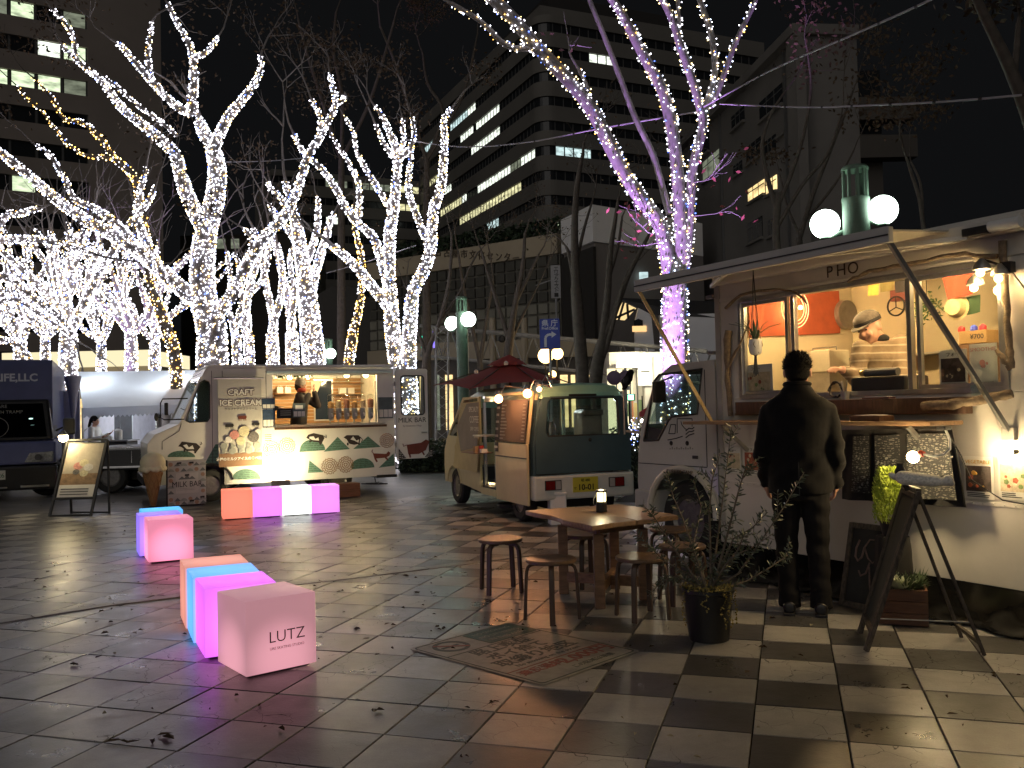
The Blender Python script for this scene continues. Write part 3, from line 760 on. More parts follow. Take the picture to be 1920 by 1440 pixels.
MB().box(xa-.02, yf-.05, zf-.075, xb+.02, yf+.0, zf+.028).build('awning_front_bar', M('awning_bar_grey', (.48, .47, .45), .4, var=.1, scale=3), pt, bevel=.008)
MB().box(xa-.02, yf-.056, zf-.03, xb+.02, yf-.051, zf-.022).build('awning_bar_groove', dark_trim, pt)
MB().box(.08, -.11, 2.43, 2.72, -.012, 2.535).build('awning_cassette', pw, pt, bevel=.02)
MB().tube([(2.55, -.14, 2.47), (2.74, -.14, 2.47)], .035, 12).build('awning_roller_end', white_plastic, pt, smooth=40)
MB().bar((2.38, -.13, 2.46), (2.54, -.13, 2.46), .07, .05, (0, 0, 1)).build('awning_bracket', black_plastic, pt, bevel=.005)
for p, q in (((.1, -.13, 2.42), (.75, -.58, 2.43)), ((2.4, -.13, 2.43), (1.35, -.6, 2.43))): MB().bar(p, q, .035, .03, (0, 0, 1)).build('awning_folding_arm', M('awning_arm_white', (.6, .58, .53), .45), pt, bevel=.004)
MB().bar((xb-.02, yf-.02, zf-.03), (2.56, -.03, 1.20), .034, .026).build('awning_strut', M('strut_grey', (.22, .22, .22), .4, metal=.6, var=.15), pt, bevel=.003)
MB().box(2.52, -.05, 1.15, 2.60, -.008, 1.23).build('strut_foot', steel, pt, bevel=.004)
MB().bar((xa+.02, yf-.03, zf-.07), (.12, -.20, 1.272), .026, .026).build('awning_pole', M('bamboo', (.38, .28, .13), .5, var=.25, scale=8, stretch=(9, 9, 1)), pt)
MB().box(1.2, -.05, 2.53, 1.3, -.02, 2.56).build('awning_clip', steel, pt)
for z in (2.35, 1.86): MB().bar((.0, -.02, z), (-.08, -.02, z), .03).build('hinge', steel, pt, bevel=.004)
for k, ch in enumerate('PHÓ'): text('letter', ch, .125, M('sign_brown_ink', (.05, .035, .025), .7), pt, (1.23 + k*.105, -.0095, 2.385), ext=.001)
dw = M('driftwood', (.20, .15, .10), .85, var=.4, scale=12, stretch=(3, 3, 3), bump=.5, bscale=30)
def stick(pts, r0, r1, name='driftwood', seedv=0, parent=pt):
 rg = random.Random(seedv); P = [Vector(p) for p in pts]; out, rs = [], []
 n = len(P)-1
 for i in range(n):
  for k in range(4):
   t = k/4; out.append(P[i].lerp(P[i+1], t) + Vector((rg.gauss(0, .004), rg.gauss(0, .003), rg.gauss(0, .004)))); rs.append((r0 + (r1-r0)*(i+t)/n)*rg.uniform(.85, 1.2))
 out.append(P[-1]); rs.append(r1)
 return MB().tube(out, rs, 9).build(name, dw, parent, smooth=50)
def A3(px, py, y): return PF.at(px, py, y)
stick([A3(1365, 620, -.04), A3(1363, 690, -.045), A3(1370, 780, -.04)], .03, .022, seedv=1)
stick([A3(1364, 690, -.06), A3(1385, 650, -.07), A3(1406, 600, -.07)], .012, .007, seedv=2)
stick([A3(1360, 577, -.04), A3(1390, 552, -.06), A3(1450, 541, -.06), A3(1495, 548, -.05), A3(1513, 570, -.05)], .013, .007, seedv=3)
stick([A3(1590, 528, -.04), A3(1630, 508, -.06), A3(1690, 497, -.06), A3(1790, 478, -.05), A3(1870, 480, -.04)], .012, .016, seedv=4)
stick([A3(1882, 452, -.04), A3(1884, 560, -.05), A3(1892, 650, -.05), A3(1896, 690, -.06)], .024, .02, seedv=5)
stick([A3(1868, 655, -.06), A3(1880, 672, -.08), A3(1895, 692, -.06)], .012, .02, seedv=6)
stick([A3(1732, 762, -.09), A3(1790, 757, -.10), A3(1850, 748, -.08), A3(1898, 738, -.05)], .034, .028, seedv=7)
stick([A3(1378, 778, -.05), A3(1420, 772, -.05), A3(1450, 765, -.045)], .014, .01, seedv=8)
cabp = M('cab_silver_white', (.50, .48, .44), .3, var=.07, scale=2, coat=.4)
out = pxz(PF, [(1204, 960), (1199, 900), (1200, 850), (1206, 795), (1243, 700), (1262, 684), (1345, 674)], .02)
xr = -.03
prof = [(xr, .42)] + [(x, z) for x, z in out] ; prof[-1] = (xr, out[-1][1])
win = pxz(PF, [(1211, 826), (1238, 825), (1257, 788), (1263, 781), (1311, 776), (1320, 692), (1240, 703), (1231, 714)], .02)
wh = PF.on(1284, 974, .02); WRr = .36; whx = wh[0];
b = MB()
yy0, yy1 = .02, 1.72
pts3 = [(x, z) for x, z in prof]
for (x0, z0), (x1, z1) in zip(pts3[1:-1], pts3[2:]):
 if (x0, z0) == out[3]: continue
 b.hexa([(x0, yy0, z0), (x1, yy0, z1), (x1, yy1, z1), (x0, yy1, z0), (x0+.03, yy0, z0-.012), (x1+.03, yy0, z1-.03), (x1+.03, yy1, z1-.03), (x0+.03, yy1, z0-.012)])
b.box(xr-.04, yy0, .42, xr, yy1, prof[-1][1]-.03)
b.build('cab_shell', cabp, pt, bevel=.006)
def skin_with_holes(name, mat, par, outer, holes, y, d, bevel=0):
 """flat sheet with openings (filled by triangulation)"""
 bm = bmesh.new(); edges = []
 for loop in [outer] + holes:
  vs = [bm.verts.new((x, y, z)) for x, z in loop]
  edges += [bm.edges.new((vs[k], vs[(k+1) % len(vs)])) for k in range(len(vs))]
 bmesh.ops.triangle_fill(bm, use_beauty=True, use_dissolve=False, edges=edges)
 r = bmesh.ops.extrude_face_region(bm, geom=bm.faces[:])
 bmesh.ops.translate(bm, vec=(0, d, 0), verts=[v for v in r['geom'] if isinstance(v, bmesh.types.BMVert)])
 bmesh.ops.recalc_face_normals(bm, faces=bm.faces)
 me = bpy.data.meshes.new(name); bm.to_mesh(me); bm.free(); me.materials.append(mat)
 return link(name, me, par)
zb = .42
arch = [(whx + .44*math.cos(a*math.pi/12), .40 + .42*math.sin(a*math.pi/12)) for a in range(0, 13)]
arch = [(max(min(x, xr-.01), -2), z) for x, z in arch]
outer = [(out[0][0], zb)] + out[:-1] + [prof[-1], (xr, zb)] + [(min(x, xr-.012), max(z, zb)) for x, z in arch]
clean = []
for q in outer:
 if not clean or (abs(q[0]-clean[-1][0]) + abs(q[1]-clean[-1][1])) > .004: clean.append(q)
skin_with_holes('door_side', cabp, pt, clean, [win], .0, .02)
skin_with_holes('door_side', cabp, pt, clean, [win], 1.722, .02)
MB().xz(win, .012, .005).build('side_glass', glass('cab_glass', (.75, .82, .8)), pt)
MB().xz(win, 1.728, .005).build('side_glass', glass('cab_glass'), pt)
wr = [Vector((x, 0, z)) for x, z in win]
MB().tube([(p.x, -.004, p.z) for p in wr + wr[:1]], .012, 6).build('window_seal', black_plastic, pt)
tri = pxz(PF, [(1211, 826), (1238, 825), (1257, 788), (1232, 800), (1226, 716), (1231, 714)], .02)
MB().xz(pxz(PF, [(1212, 824), (1237, 823), (1243, 806), (1216, 800)], .01), .006, .004).build('quarter_panel', black_plastic, pt)
xs = PF.on(1324, 800)[0]
MB().box(xs-.004, -.003, .86, xs+.004, .0, 1.72).build('door_seam', dark_trim, pt)
z_ = PF.on(1260, 872)[1]
MB().box(out[1][0]+.02, -.003, z_-.004, xs, .0, z_+.004).build('door_seam', dark_trim, pt)
hp = PF.on(1306, 858)
MB().box(hp[0]-.07, -.006, hp[1]-.03, hp[0]+.06, -.001, hp[1]+.035).build('door_handle', cabp, pt, bevel=.003)
MB().box(hp[0]-.045, -.012, hp[1]-.012, hp[0]+.03, -.006, hp[1]+.018).build('handle_grip', dark_trim, pt, bevel=.003)
b = MB(); ap = [(whx + .455*math.cos(a*math.pi/12), .40 + .435*math.sin(a*math.pi/12)) for a in range(0, 13)]
b.tube([(min(x, xr-.02), -.012, z) for x, z in ap], .03, 8).build('wheel_arch', cabp, pt, smooth=40)
MB().box(whx-.4, .45, .3, whx+.4, 1.3, .9).build('wheel_well', black_plastic, pt)
wheel(pt, whx, .16, WRr, WRr, .22)
wheel(pt, whx, 1.56, WRr, WRr, .22, 1)
wheel(pt, 3.1, .2, WRr, WRr, .22); wheel(pt, 3.1, 1.5, WRr, WRr, .22, 1)
MB().box(.0, .5, .30, BX1-.1, 1.3, .48).build('chassis', black_plastic, pt)
MB().box(out[0][0]-.06, -.02, .38, whx-.42, 1.76, .60).build('bumper', M('bumper_grey', (.42, .42, .4), .45, var=.1), pt, bevel=.02)
MB().box(out[1][0]-.012, .12, 1.0, out[1][0]+.0, 1.62, 1.05).build('grille', black_plastic, pt)
MB().hexa([(out[3][0]-.006, .1, out[3][1]+.02), (out[4][0]-.016, .1, out[4][1]-.02), (out[4][0]-.016, 1.64, out[4][1]-.02), (out[3][0]-.006, 1.64, out[3][1]+.02), (out[3][0]+.0, .1, out[3][1]+.02), (out[4][0]-.006, .1, out[4][1]-.02), (out[4][0]-.006, 1.64, out[4][1]-.02), (out[3][0]+.0, 1.64, out[3][1]+.02)]).build('windscreen', glass('cab_glass'), pt)
mp = PF.on(1236, 735, -.12)
MB().box(mp[0]-.012, -.2, mp[1]-.1, mp[0]+.03, -.06, mp[1]+.1).build('door_mirror', black_plastic, pt, bevel=.015)
MB().bar((mp[0], -.1, mp[1]+.1), (mp[0]+.06, .0, mp[1]+.14), .015).build('mirror_arm', black_plastic, pt)
MB().box(-.75, .3, .62, -.25, 1.5, 1.0).build('cab_seats', M('seat_cloth', (.04, .04, .045), .9), pt, bevel=.05)
b = MB(); b.box(-.32, .35, 1.0, -.2, .75, 1.5)
b.build('seat_back', MATS['seat_cloth'], pt, bevel=.04)
def stroke(pts, w=.007, y=-.002, par=pt, mat=ink, name='door_emblem'):
 b = MB(); P = [PF.at(*q, 0) for q in pts]
 for p, q in zip(P[:-1], P[1:]): b.bar((p.x, y, p.z), (q.x, y, q.z), w, .002, (0, 1, 0))
 return b.build(name, mat, par)
stroke([(1270, 812), (1270, 785), (1298, 785), (1298, 800)], .008)
stroke([(1254, 813), (1258, 796), (1267, 796), (1266, 813), (1254, 813)], .008)
stroke([(1277, 790), (1279, 797), (1284, 803), (1288, 806)], .008)
for k in (0, 1, 2): stroke([(1286, 808+k*6.5), (1292, 803+k*6.5), (1298, 804+k*5), (1302, 801+k*6)], .01)
stroke([(1252, 825), (1268, 822), (1280, 818)], .009)
for q in ((1259, 831), (1289, 831)): c = PF.at(*q, 0); MB().lathe([(.006, 0), (.022, 0), (.022, .002), (.006, .002)], 14, (c.x, -.003, c.z), 'y').build('door_emblem', ink, pt)
for k in range(11):
 p = PF.at(1256 + k*4.2, 842.5, 0); MB().box(p.x, -.003, p.z, p.x+.012, -.001, p.z+.011*(1+k % 2)).build('door_emblem', M('faint_grey_ink', (.25, .23, .22), .7), pt)
ap_ = PF.at(1295, 889, -.045)
text('lettering', 'TURKEY CAMP', .05, M('stencil_brown', (.13, .09, .06), .7), pt, (whx+.02, -.045, .80), (math.pi/2, 0, 0), sx=1.1)
# ================================================================ what is in and on the noodle truck
def on_truck(name, label, cat, group=None): return thing(name, label, cat, PF.o, PF.a, group)
red_cloth = M('rust_red_cloth', (.36, .075, .03), .8, var=.2, scale=8)
def cloth(name, mat, par, pts, y, amp=.012, nx=14, nz=10, fq=9.0, th=0.0):
 """hanging sheet between four pixels on the plane y, rippled; corners tl, tr, br, bl"""
 P = [PF.at(*q, y) for q in pts]; b = MB(); vv = []
 for j in range(nz+1):
  for i in range(nx+1):
   u, v = i/nx, j/nz
   p = P[0].lerp(P[1], u).lerp(P[3].lerp(P[2], u), v)
   vv.append((p.x, p.y + amp*math.sin(u*fq + v*1.7)*(.3+.7*v), p.z))
 b.v = vv
 for j in range(nz):
  for i in range(nx):
   a = j*(nx+1)+i; b.face((a, a+1, a+nx+2, a+nx+1))
 return b.build(name, mat, par, smooth=80)
t = on_truck('wall_hanging', 'rust red cloth pinned on the inside end wall of the noodle truck', 'cloth')
P = [PF.atx(*q, .1) for q in ((1404, 556), (1573, 545), (1575, 625), (1404, 632))]
b = MB()
for j in range(9):
 for i in range(15):
  p = P[0].lerp(P[1], i/14).lerp(P[3].lerp(P[2], i/14), j/8); b.v.append((p.x + .006*math.sin(i*.9+j*.3), p.y, p.z))
for j in range(8):
 for i in range(14): a = j*15+i; b.face((a, a+1, a+16, a+15))
b.build('cloth', red_cloth, t, smooth=80)
t = on_truck('ring_lamp', 'lamp of concentric glowing rings over the red cloth', 'lamp')
c = PF.atx(1491, 578, .16)
for r in (.115, .145, .175):
 MB().tube([(c.x, c.y + r*math.cos(a*math.pi/20), c.z + r*math.sin(a*math.pi/20)) for a in range(41)], .004, 6).build('light_ring', glow('ring_glow', (1, .66, .25), 2.4), t)
bulb(t, c + Vector((.06, 0, 0)), .02, (1, .62, .25), 10, 16)
MB().tube([(c.x+.06, c.y, c.z+.018), (c.x+.06, c.y, 2.47)], .004, 5).build('cord', ink, t)
def box_at(name, lab, cat, px0, py0, px1, py1, y, d, mat, bevel=.006, group=None):
 t = on_truck(name, lab, cat, group); x0, z1 = PF.on(px0, py0, y); x1, z0 = PF.on(px1, py1, y)
 MB().box(x0, y, z0, x1, y+d, z1).build('body', mat, t, bevel=bevel); return t, x0, z0, x1, z1
cnt = MB().box(.1, .06, 1.38, 2.5, .5, 1.42).build('counter_top', alu, pt, bevel=.004)
MB().box(.1, .1, .6, 2.5, .48, 1.379).build('counter_cabinet', inw, pt)
MB().box(.1, 1.3, 1.36, 3.9, 1.69, 1.40).build('back_counter', alu, pt, bevel=.004)
MB().box(.1, 1.34, .6, 3.9, 1.68, 1.359).build('back_cabinet', inw, pt)
MB().box(.1, 1.45, 1.80, 1.2, 1.69, 1.815).build('back_shelf', alu, pt)
MB().box(1.9, 1.42, 1.86, 3.2, 1.69, 1.88).build('back_shelf', wood_warm, pt)
def fit(o, name):                                   # rename for clarity
 o.name = name; return o
t, x0, z0, x1, z1 = box_at('cooking_pot', 'pale square cooking pot on the back counter beside the mullion', 'pot', 1500, 660, 1556, 697, .62, .25, M('enamel_cream', (.7, .63, .45), .4))
MB().tube([(x0+.03, .75, z1+.001), (x0+.03, .75, z1+.03), (x1-.03, .75, z1+.03), (x1-.03, .75, z1+.001)], .006, 6).build('handle', steel, t)
MB().box(x0+.02, .64, .601, x1-.02, .85, z0).build('stand', steel, t)
t = on_truck('extractor_fan', 'round grey fan housing on the cream wall beside the red cloth', 'fan')
c = PF.atx(1582, 590, .1); MB().lathe([(.14, 0), (.135, .05), (.10, .05), (.05, .02)], 24, c, 'x').build('housing', steel, t, smooth=40)
t = on_truck('yellow_cloth', 'small glowing yellow cloth hung by the truck ceiling', 'cloth')
cloth('cloth', M('yellow_cloth', (.75, .5, .08), .7, var=.1, emis=(1, .6, .1), es=.25), t, [(1628, 528), (1648, 526), (1648, 553), (1626, 555)], 1.3, .006)
cloth('cloth', M('olive_cloth', (.35, .3, .12), .8), t, [(1650, 528), (1676, 525), (1676, 545), (1650, 548)], 1.32, .006)
t = on_truck('peace_wreath', 'dark twig ring with a peace sign hung on the wall', 'wreath')
c = PF.at(1680, 574, 1.3); r = .082
MB().tube([(c.x + r*math.cos(a*math.pi/14), c.y, c.z + r*math.sin(a*math.pi/14)) for a in range(29)], .008, 6).build('ring', ink, t, smooth=60)
for a in (90, 210, 330): MB().tube([(c.x, c.y, c.z - .01), (c.x + r*math.cos(R_(a)), c.y, c.z + r*math.sin(R_(a)))], .005, 5).build('spoke', ink, t)
t, *_ = box_at('wall_box', 'dark red and black box hanging above the peace ring', 'box', 1668, 545, 1697, 562, 1.3, .08, M('dark_red', (.16, .03, .02), .5))
t, *_ = box_at('speaker_box', 'black box hung under the truck ceiling beside the mullion', 'box', 1677, 522, 1700, 546, 1.28, .1, black_plastic)
rg = random.Random(5)
t = on_truck('hanging_greenery', 'hanging green sprig behind the right hand window pane', 'plant')
b = MB(); c = PF.at(1738, 570, 1.0)
for _ in range(170):
 p = c + Vector((rg.gauss(0, .075), rg.gauss(0, .04), rg.gauss(0, .045) - .02)); d = Vector((rg.gauss(0, 1), rg.gauss(0, 1), rg.gauss(-.6, .6))).normalized()*.045; s = d.cross(Vector((0, 1, .3))).normalized()*.007
 b.poly([p, p+d*.5+s, p+d, p+d*.5-s])
b.build('leaves', M('sprig_green', (.06, .11, .035), .6, var=.3), t)['kind'] = 'stuff'
MB().tube([(c.x, c.y, c.z), (c.x, c.y, 2.47)], .003, 5).build('string', ink, t)
t = on_truck('red_flag', 'bright red cloth hanging by the bulb in the right window', 'cloth')
cloth('cloth', M('bright_red_cloth', (.5, .06, .025), .8, var=.15, scale=10), t, [(1764, 506), (1826, 492), (1826, 551), (1775, 562)], .8, .012)
t = on_truck('green_apron', 'dark green apron hanging under the red cloth', 'apron')
cloth('cloth', M('dark_green_cloth', (.05, .10, .045), .85, var=.2), t, [(1800, 560), (1838, 552), (1839, 585), (1785, 597)], .86, .01)
t = on_truck('straw_hat', 'cream round straw hat hung beside the green apron', 'hat')
c = PF.at(1793, 576, .84); MB().lathe([(.02, .05), (.06, .045), (.075, .02), (.08, 0), (.10, -.004)], 20, c, 'y').build('hat', M('straw', (.6, .48, .26), .8, var=.2, scale=30), t, smooth=50)
t, x0, z0, x1, z1 = box_at('price_box', 'cardboard box marked 700 yen under three small coloured pots', 'box', 1797, 622, 1850, 642, .62, .2, M('cardboard', (.42, .26, .11), .8, var=.15))
MB().box(x0, .62, 1.421, x1, .82, z0-.001).build('stand', wood_warm, t)
text('price', '¥700', .05, ink, t, (x1-.07, .618, (z0+z1)/2))
for k, (px, col, nm) in enumerate(((1803, (.5, .03, .03), 'red'), (1826, (.04, .07, .5), 'blue'), (1843, (.5, .03, .05), 'crimson'))):
 p = PF.on(px, 618, .7); t = on_truck('spice_pot', 'small %s pot on the cardboard price box' % nm, 'pot', 'spice pots')
 MB().lathe([(.016, 0), (.025, .004), (.025, .03), (.02, .036), (.008, .045)], 14, (p[0], .7, z1+.001)).build('pot', M('pot_' + nm, col, .4), t, smooth=40)
def poster(label, px0, py0, px1, py1, y, mats, seed, back=paper, group=None, rows=3, title=None):
 t = on_truck('poster', label, 'poster', group); x0, z1 = PF.on(px0, py0, y); x1, z0 = PF.on(px1, py1, y); rg = random.Random(seed)
 MB().box(x0, y, z0, x1, y+.003, z1).build('sheet', back, t)
 W, H = x1-x0, z1-z0
 MB().box(x0+W*.07, y-.002, z0+H*.18, x0+W*.93, y, z0+H*.78).build('picture', mats[0], t)
 for k in range(9):
  cx, cz = x0 + W*rg.uniform(.2, .8), z0 + H*rg.uniform(.26, .7); r = H*rg.uniform(.03, .075)
  MB().lathe([(.001, 0), (r, 0), (r*.9, .001), (.001, .001)], rg.choice((5, 7, 9)), (cx, y-.002-.0008*k, cz), 'y').build('food_picture', mats[k % len(mats)], t)
 for k in range(rows): MB().box(x0+W*.1, y-.002, z0+H*(.05+.04*k), x0+W*rg.uniform(.5, .9), y, z0+H*(.068+.04*k)).build('text_line', ink, t)
 text('title', title or 'フォー', H*.12, ink if title is None else mats[-1], t, ((x0+x1)/2, y-.002, z0+H*.87))
 return t
pm = [M('menu_photo_dark', (.07, .05, .045), .4, var=.6, scale=22), M('menu_photo_red', (.38, .10, .05), .5, var=.4, scale=30), M('menu_photo_green', (.18, .26, .1), .5, var=.5, scale=30), M('menu_photo_cream', (.6, .5, .35), .5, var=.3, scale=30)]
poster('menu sheet behind the left window pane under the hanging pot', 1386, 686, 1450, 747, .03, [pm[3], pm[1], pm[2]], 1)
poster('dark photo poster of a bowl behind the right window pane', 1760, 657, 1815, 729, .03, [pm[0], pm[3], pm[0]], 2)
poster('white sheet with a pink drawing behind the right window pane', 1817, 646, 1872, 728, .032, [paper, M('menu_pink', (.55, .25, .22), .6)], 3, title='SMOOTHIE')
poster('small noodle photo sheet low on the truck side by the olive', 1393, 836, 1436, 893, -.012, [pm[1], pm[3], pm[2]], 4)
poster('pale menu sheet on the truck side next to the cab', 1360, 838, 1390, 888, -.012, [pm[3], pm[2], pm[1]], 5)
poster('reddish vegetable menu sheet beside the black bandana curtain', 1806, 855, 1864, 938, -.012, [pm[0], pm[1], M('menu_orange', (.55, .3, .06), .5)], 6, title='VEGETABLE')
poster('green and pink menu sheet under the lit wall bulb', 1870, 852, 1935, 940, -.012, [pm[3], pm[2], pm[1]], 7, title='カレー')
t, x0, z0, x1, z1 = box_at('black_tub', 'large black food tub on the serving counter', 'tub', 1594, 708, 1697, 743, .02, .28, black_plastic, .02)
t = on_truck('grey_roll', 'dark grey rolled mat lying on the black tub', 'roll')
MB().tube([(x0+.06, .12, z1+.031), (x0+.33, .12, z1+.031)], .03, 14).build('roll', M('grey_rubber', (.09, .09, .085), .6), t, smooth=40)
MB().tube([(x0+.02, .12, z1+.031), (x0+.058, .12, z1+.031)], .022, 12).build('brass_tip', M('brass', (.5, .35, .1), .35, metal=.8), t, smooth=40)
t = on_truck('sauce_bottle', 'dark bottle with a cream cap beside the mullion', 'bottle')
c = PF.at(1690, 705, .1); MB().lathe([(.03, 0), (.036, .01), (.036, .10), (.03, .12)], 16, (c.x, .3, 1.421)).build('bottle', ink, t, smooth=40)
MB().lathe([(.034, .121), (.036, .13), (.034, .16), (.02, .175)], 16, (c.x, .3, 1.421)).build('cap', M('cream_plastic', (.7, .6, .42), .5), t, smooth=40)
t = on_truck('twig_wreath', 'small dark twig wreath standing on the counter', 'wreath')
c = PF.at(1566, 726, -.06); c.z = 1.498
b = MB(); r = .055
for k in range(3): b.tube([(c.x + (r+rg.gauss(0, .004))*math.cos(a*math.pi/10), -.055 + rg.gauss(0, .006), c.z + (r+rg.gauss(0, .004))*math.sin(a*math.pi/10)) for a in range(21)], .007, 5)
b.build('wreath', ink, t)
t = on_truck('cutlery_caddy', 'tin of utensils on the counter in front of the cook', 'caddy')
c = PF.at(1585, 735, -.05); MB().lathe([(.03, 0), (.033, .06), (.028, .06), (.026, .01)], 14, (c.x, -.055, 1.426)).build('tin', steel, t, smooth=40)
for k in range(5): MB().tube([(c.x+rg.gauss(0, .01), -.055, 1.44), (c.x+rg.gauss(0, .03), -.055+rg.gauss(0, .01), 1.56+rg.gauss(0, .02))], .004, 5).build('utensil', steel, t)
t = on_truck('menu_pad', 'folded menus lying on the wooden counter rail', 'menus')
c = PF.on(1650, 770, -.06); MB().box(c[0]-.12, -.095, 1.426, c[0]+.1, -.02, 1.436).build('cover', M('oxblood_leather', (.09, .02, .015), .5), t)
MB().box(c[0]-.10, -.09, 1.437, c[0]+.08, -.03, 1.443).build('page', paper, t)
t = on_truck('shelf_tray', 'dark wooden money tray on the serving shelf', 'tray')
c = PF.on(1640, 785, -.2); MB().box(c[0]-.13, -.3, 1.273, c[0]+.11, -.14, 1.31).build('tray', wood_dark, t, bevel=.004); MB().box(c[0]-.1, -.28, 1.311, c[0]+.08, -.16, 1.315).build('paper_slip', paper, t)
t = on_truck('water_cup', 'clear cup standing by the driftwood on the counter', 'cup')
c = PF.on(1835, 740, -.03); MB().lathe([(.026, 0), (.034, .075), (.031, .075), (.024, .006)], 16, (c[0], -.06, 1.426)).build('cup', glass(), t, smooth=40)
for k, x_ in enumerate((.75, 1.75, 2.4)):
 t = on_truck('ceiling_bulb', 'bare ceiling bulb in the noodle truck ' + ('near the red wall cloth', 'above the cook', 'by the right window pane')[k], 'bulb', 'bulbs under the noodle truck ceiling')
 bulb(t, (x_, .35, 2.40), .028, (1, .67, .31), 44, 14); MB().tube([(x_, .35, 2.43), (x_, .35, 2.47)], .012, 8).build('socket', ink, t)
t = on_truck('clip_lamp', 'metal clip lamp with two hot bulbs at the right end of the window', 'lamp')
for q, y, pw_ in (((1838, 512), -.16, 10), ((1826, 540), -.12, 8), ((1872, 522), -.10, 7)):
 c = PF.at(*q, y); bulb(t, c, .024, (1, .66, .28), pw_*.8, 18)
 MB().lathe([(.012, .06), (.02, .05), (.045, .02), (.055, -.01), (.052, -.01), (.04, .018), (.015, .04)], 16, (c.x+.01, c.y, c.z+.03)).build('shade', steel, t, smooth=40)
 MB().tube([(c.x+.01, c.y, c.z+.085), (2.6, -.06, 2.22)], .008, 6).build('neck', ink, t)
MB().box(2.57, -.09, 2.18, 2.64, -.03, 2.25).build('clip', ink, t, bevel=.004)
MB().tube([(2.62, -.06, 2.2), (2.72, -.06, 2.05), (2.8, -.05, 1.98), (2.95, -.03, 1.85), (3.3, -.02, 1.8)], .006, 6).build('cable', ink, t)
MB().ball((2.76, -.06, 2.01), (.02, .018, .04), 10, 8).build('inline_switch', ink, t, smooth=60)
t = on_truck('clamp_lamp', 'gooseneck lamp clamped under the shelf with a glaring bulb before the curtain', 'lamp')
P = [PF.at(1772, 803, -.34), PF.at(1781, 825, -.36), PF.at(1781, 842, -.38), PF.at(1770, 852, -.4), PF.at(1750, 856, -.42), PF.at(1732, 852, -.43)]
MB().tube(P, .007, 8).build('gooseneck', white_plastic, t, smooth=60)
MB().box(P[0].x-.04, -.37, 1.22, P[0].x+.02, -.3, 1.244).build('clamp', ink, t, bevel=.004)
MB().tube([P[-1], P[-1] + Vector((-.03, 0, .01))], .018, 10).build('socket', M('red_plastic', (.4, .04, .02), .4), t)
lc = PF.at(1712, 857, -.44); bulb(t, lc, .038, (1, .74, .38), 16, 26)
MB().tube([P[0], PF.at(1800, 850, -.05), PF.at(1822, 900, -.03), PF.at(1880, 938, -.03), PF.at(1930, 947, -.03)], .004, 5).build('cable', ink, t)
t = on_truck('wall_bulb', 'bare bulb glowing against the truck side above the menu sheets', 'bulb')
c = PF.at(1892, 848, -.09); bulb(t, c, .024, (1, .74, .38), 7, 22)
MB().tube([c + Vector((.0, .03, .0)), (c.x, -.0, c.z)], .012, 8).build('socket', ink, t)
t = on_truck('hanging_planter', 'spiky plant in a white pot hung in a knotted cord from the awning', 'planter')
yh = -.30; c = PF.at(1417, 665, yh)
MB().lathe([(.035, 0), (.048, .02), (.052, .07), (.05, .12), (.046, .12), (.044, .06), (.03, .02)], 18, (c.x, yh, c.z)).build('pot', M('white_glaze', (.6, .6, .58), .3), t, smooth=40)
for k in range(4):
 a = k*math.pi/2 + .5; a2 = a + math.pi/4
 MB().tube([(c.x, yh, c.z-.01), (c.x+.045*math.cos(a2), yh+.045*math.sin(a2), c.z+.015), (c.x+.055*math.cos(a), yh+.055*math.sin(a), c.z+.075), (c.x+.03*math.cos(a2), yh+.03*math.sin(a2), c.z+.2), (c.x, yh, 2.46)], .003, 5).build('cord', dark_trim, t)
b = MB()
for k in range(14): b.tube([(c.x+rg.gauss(0, .004), yh+rg.gauss(0, .004), c.z-.01), (c.x+rg.gauss(0, .014), yh+rg.gauss(0, .012), c.z-.16+rg.gauss(0, .012))], .004, 4)
b.build('tassel', dark_trim, t)
for k in range(16):
 a = rg.uniform(0, 6.28); L = rg.uniform(.12, .24); o = Vector((math.cos(a), math.sin(a), 0)); u = Vector((-o.y, o.x, 0))
 b = MB(); base = Vector((c.x, yh, c.z+.11)) + o*.015; sp = rg.uniform(.3, .9)
 pts = [base + o*L*sp*t_*t_*1.1 + Vector((0, 0, L*(t_*1.0 - .45*sp*t_*t_))) for t_ in (0, .35, .7, 1)]
 ws = (.010, .011, .007, .0008)
 b.loft([[p-u*w_, p+Vector((0, 0, -.003)), p+u*w_, p+Vector((0, 0, .002))] for p, w_ in zip(pts, ws)])
 b.build('leaf', M('aloe_green', (.07, .11, .055), .5, var=.25), t, smooth=60)
def bandana():
 m = bpy.data.materials.new('bandana_print'); m.use_nodes = True; nt = m.node_tree; N = nt.nodes; L = nt.links; p = N['Principled BSDF']
 tc = N.new('ShaderNodeTexCoord'); v = N.new('ShaderNodeTexVoronoi'); v.feature = 'DISTANCE_TO_EDGE'; v.inputs['Scale'].default_value = 34
 L.new(tc.outputs['Object'], v.inputs['Vector'])
 w_ = N.new('ShaderNodeTexWave'); w_.wave_type = 'RINGS'; w_.inputs['Scale'].default_value = 22; w_.inputs['Distortion'].default_value = 9; w_.inputs['Detail'].default_value = 3; L.new(tc.outputs['Object'], w_.inputs['Vector'])
 mu = N.new('ShaderNodeMath'); mu.operation = 'MULTIPLY'; L.new(v.outputs[0], mu.inputs[0]); L.new(w_.outputs['Fac'], mu.inputs[1])
 r = N.new('ShaderNodeValToRGB'); r.color_ramp.elements[0].position = .06; r.color_ramp.elements[0].color = (.014, .014, .015, 1); r.color_ramp.elements[1].position = .16; r.color_ramp.elements[1].color = (.12, .115, .105, 1)
 L.new(mu.outputs[0], r.inputs[0]); L.new(r.outputs[0], p.inputs['Base Color']); p.inputs['Roughness'].default_value = .9
 return m
bd = bandana(); blk = M('black_cotton', (.014, .013, .013), .9, var=.2)
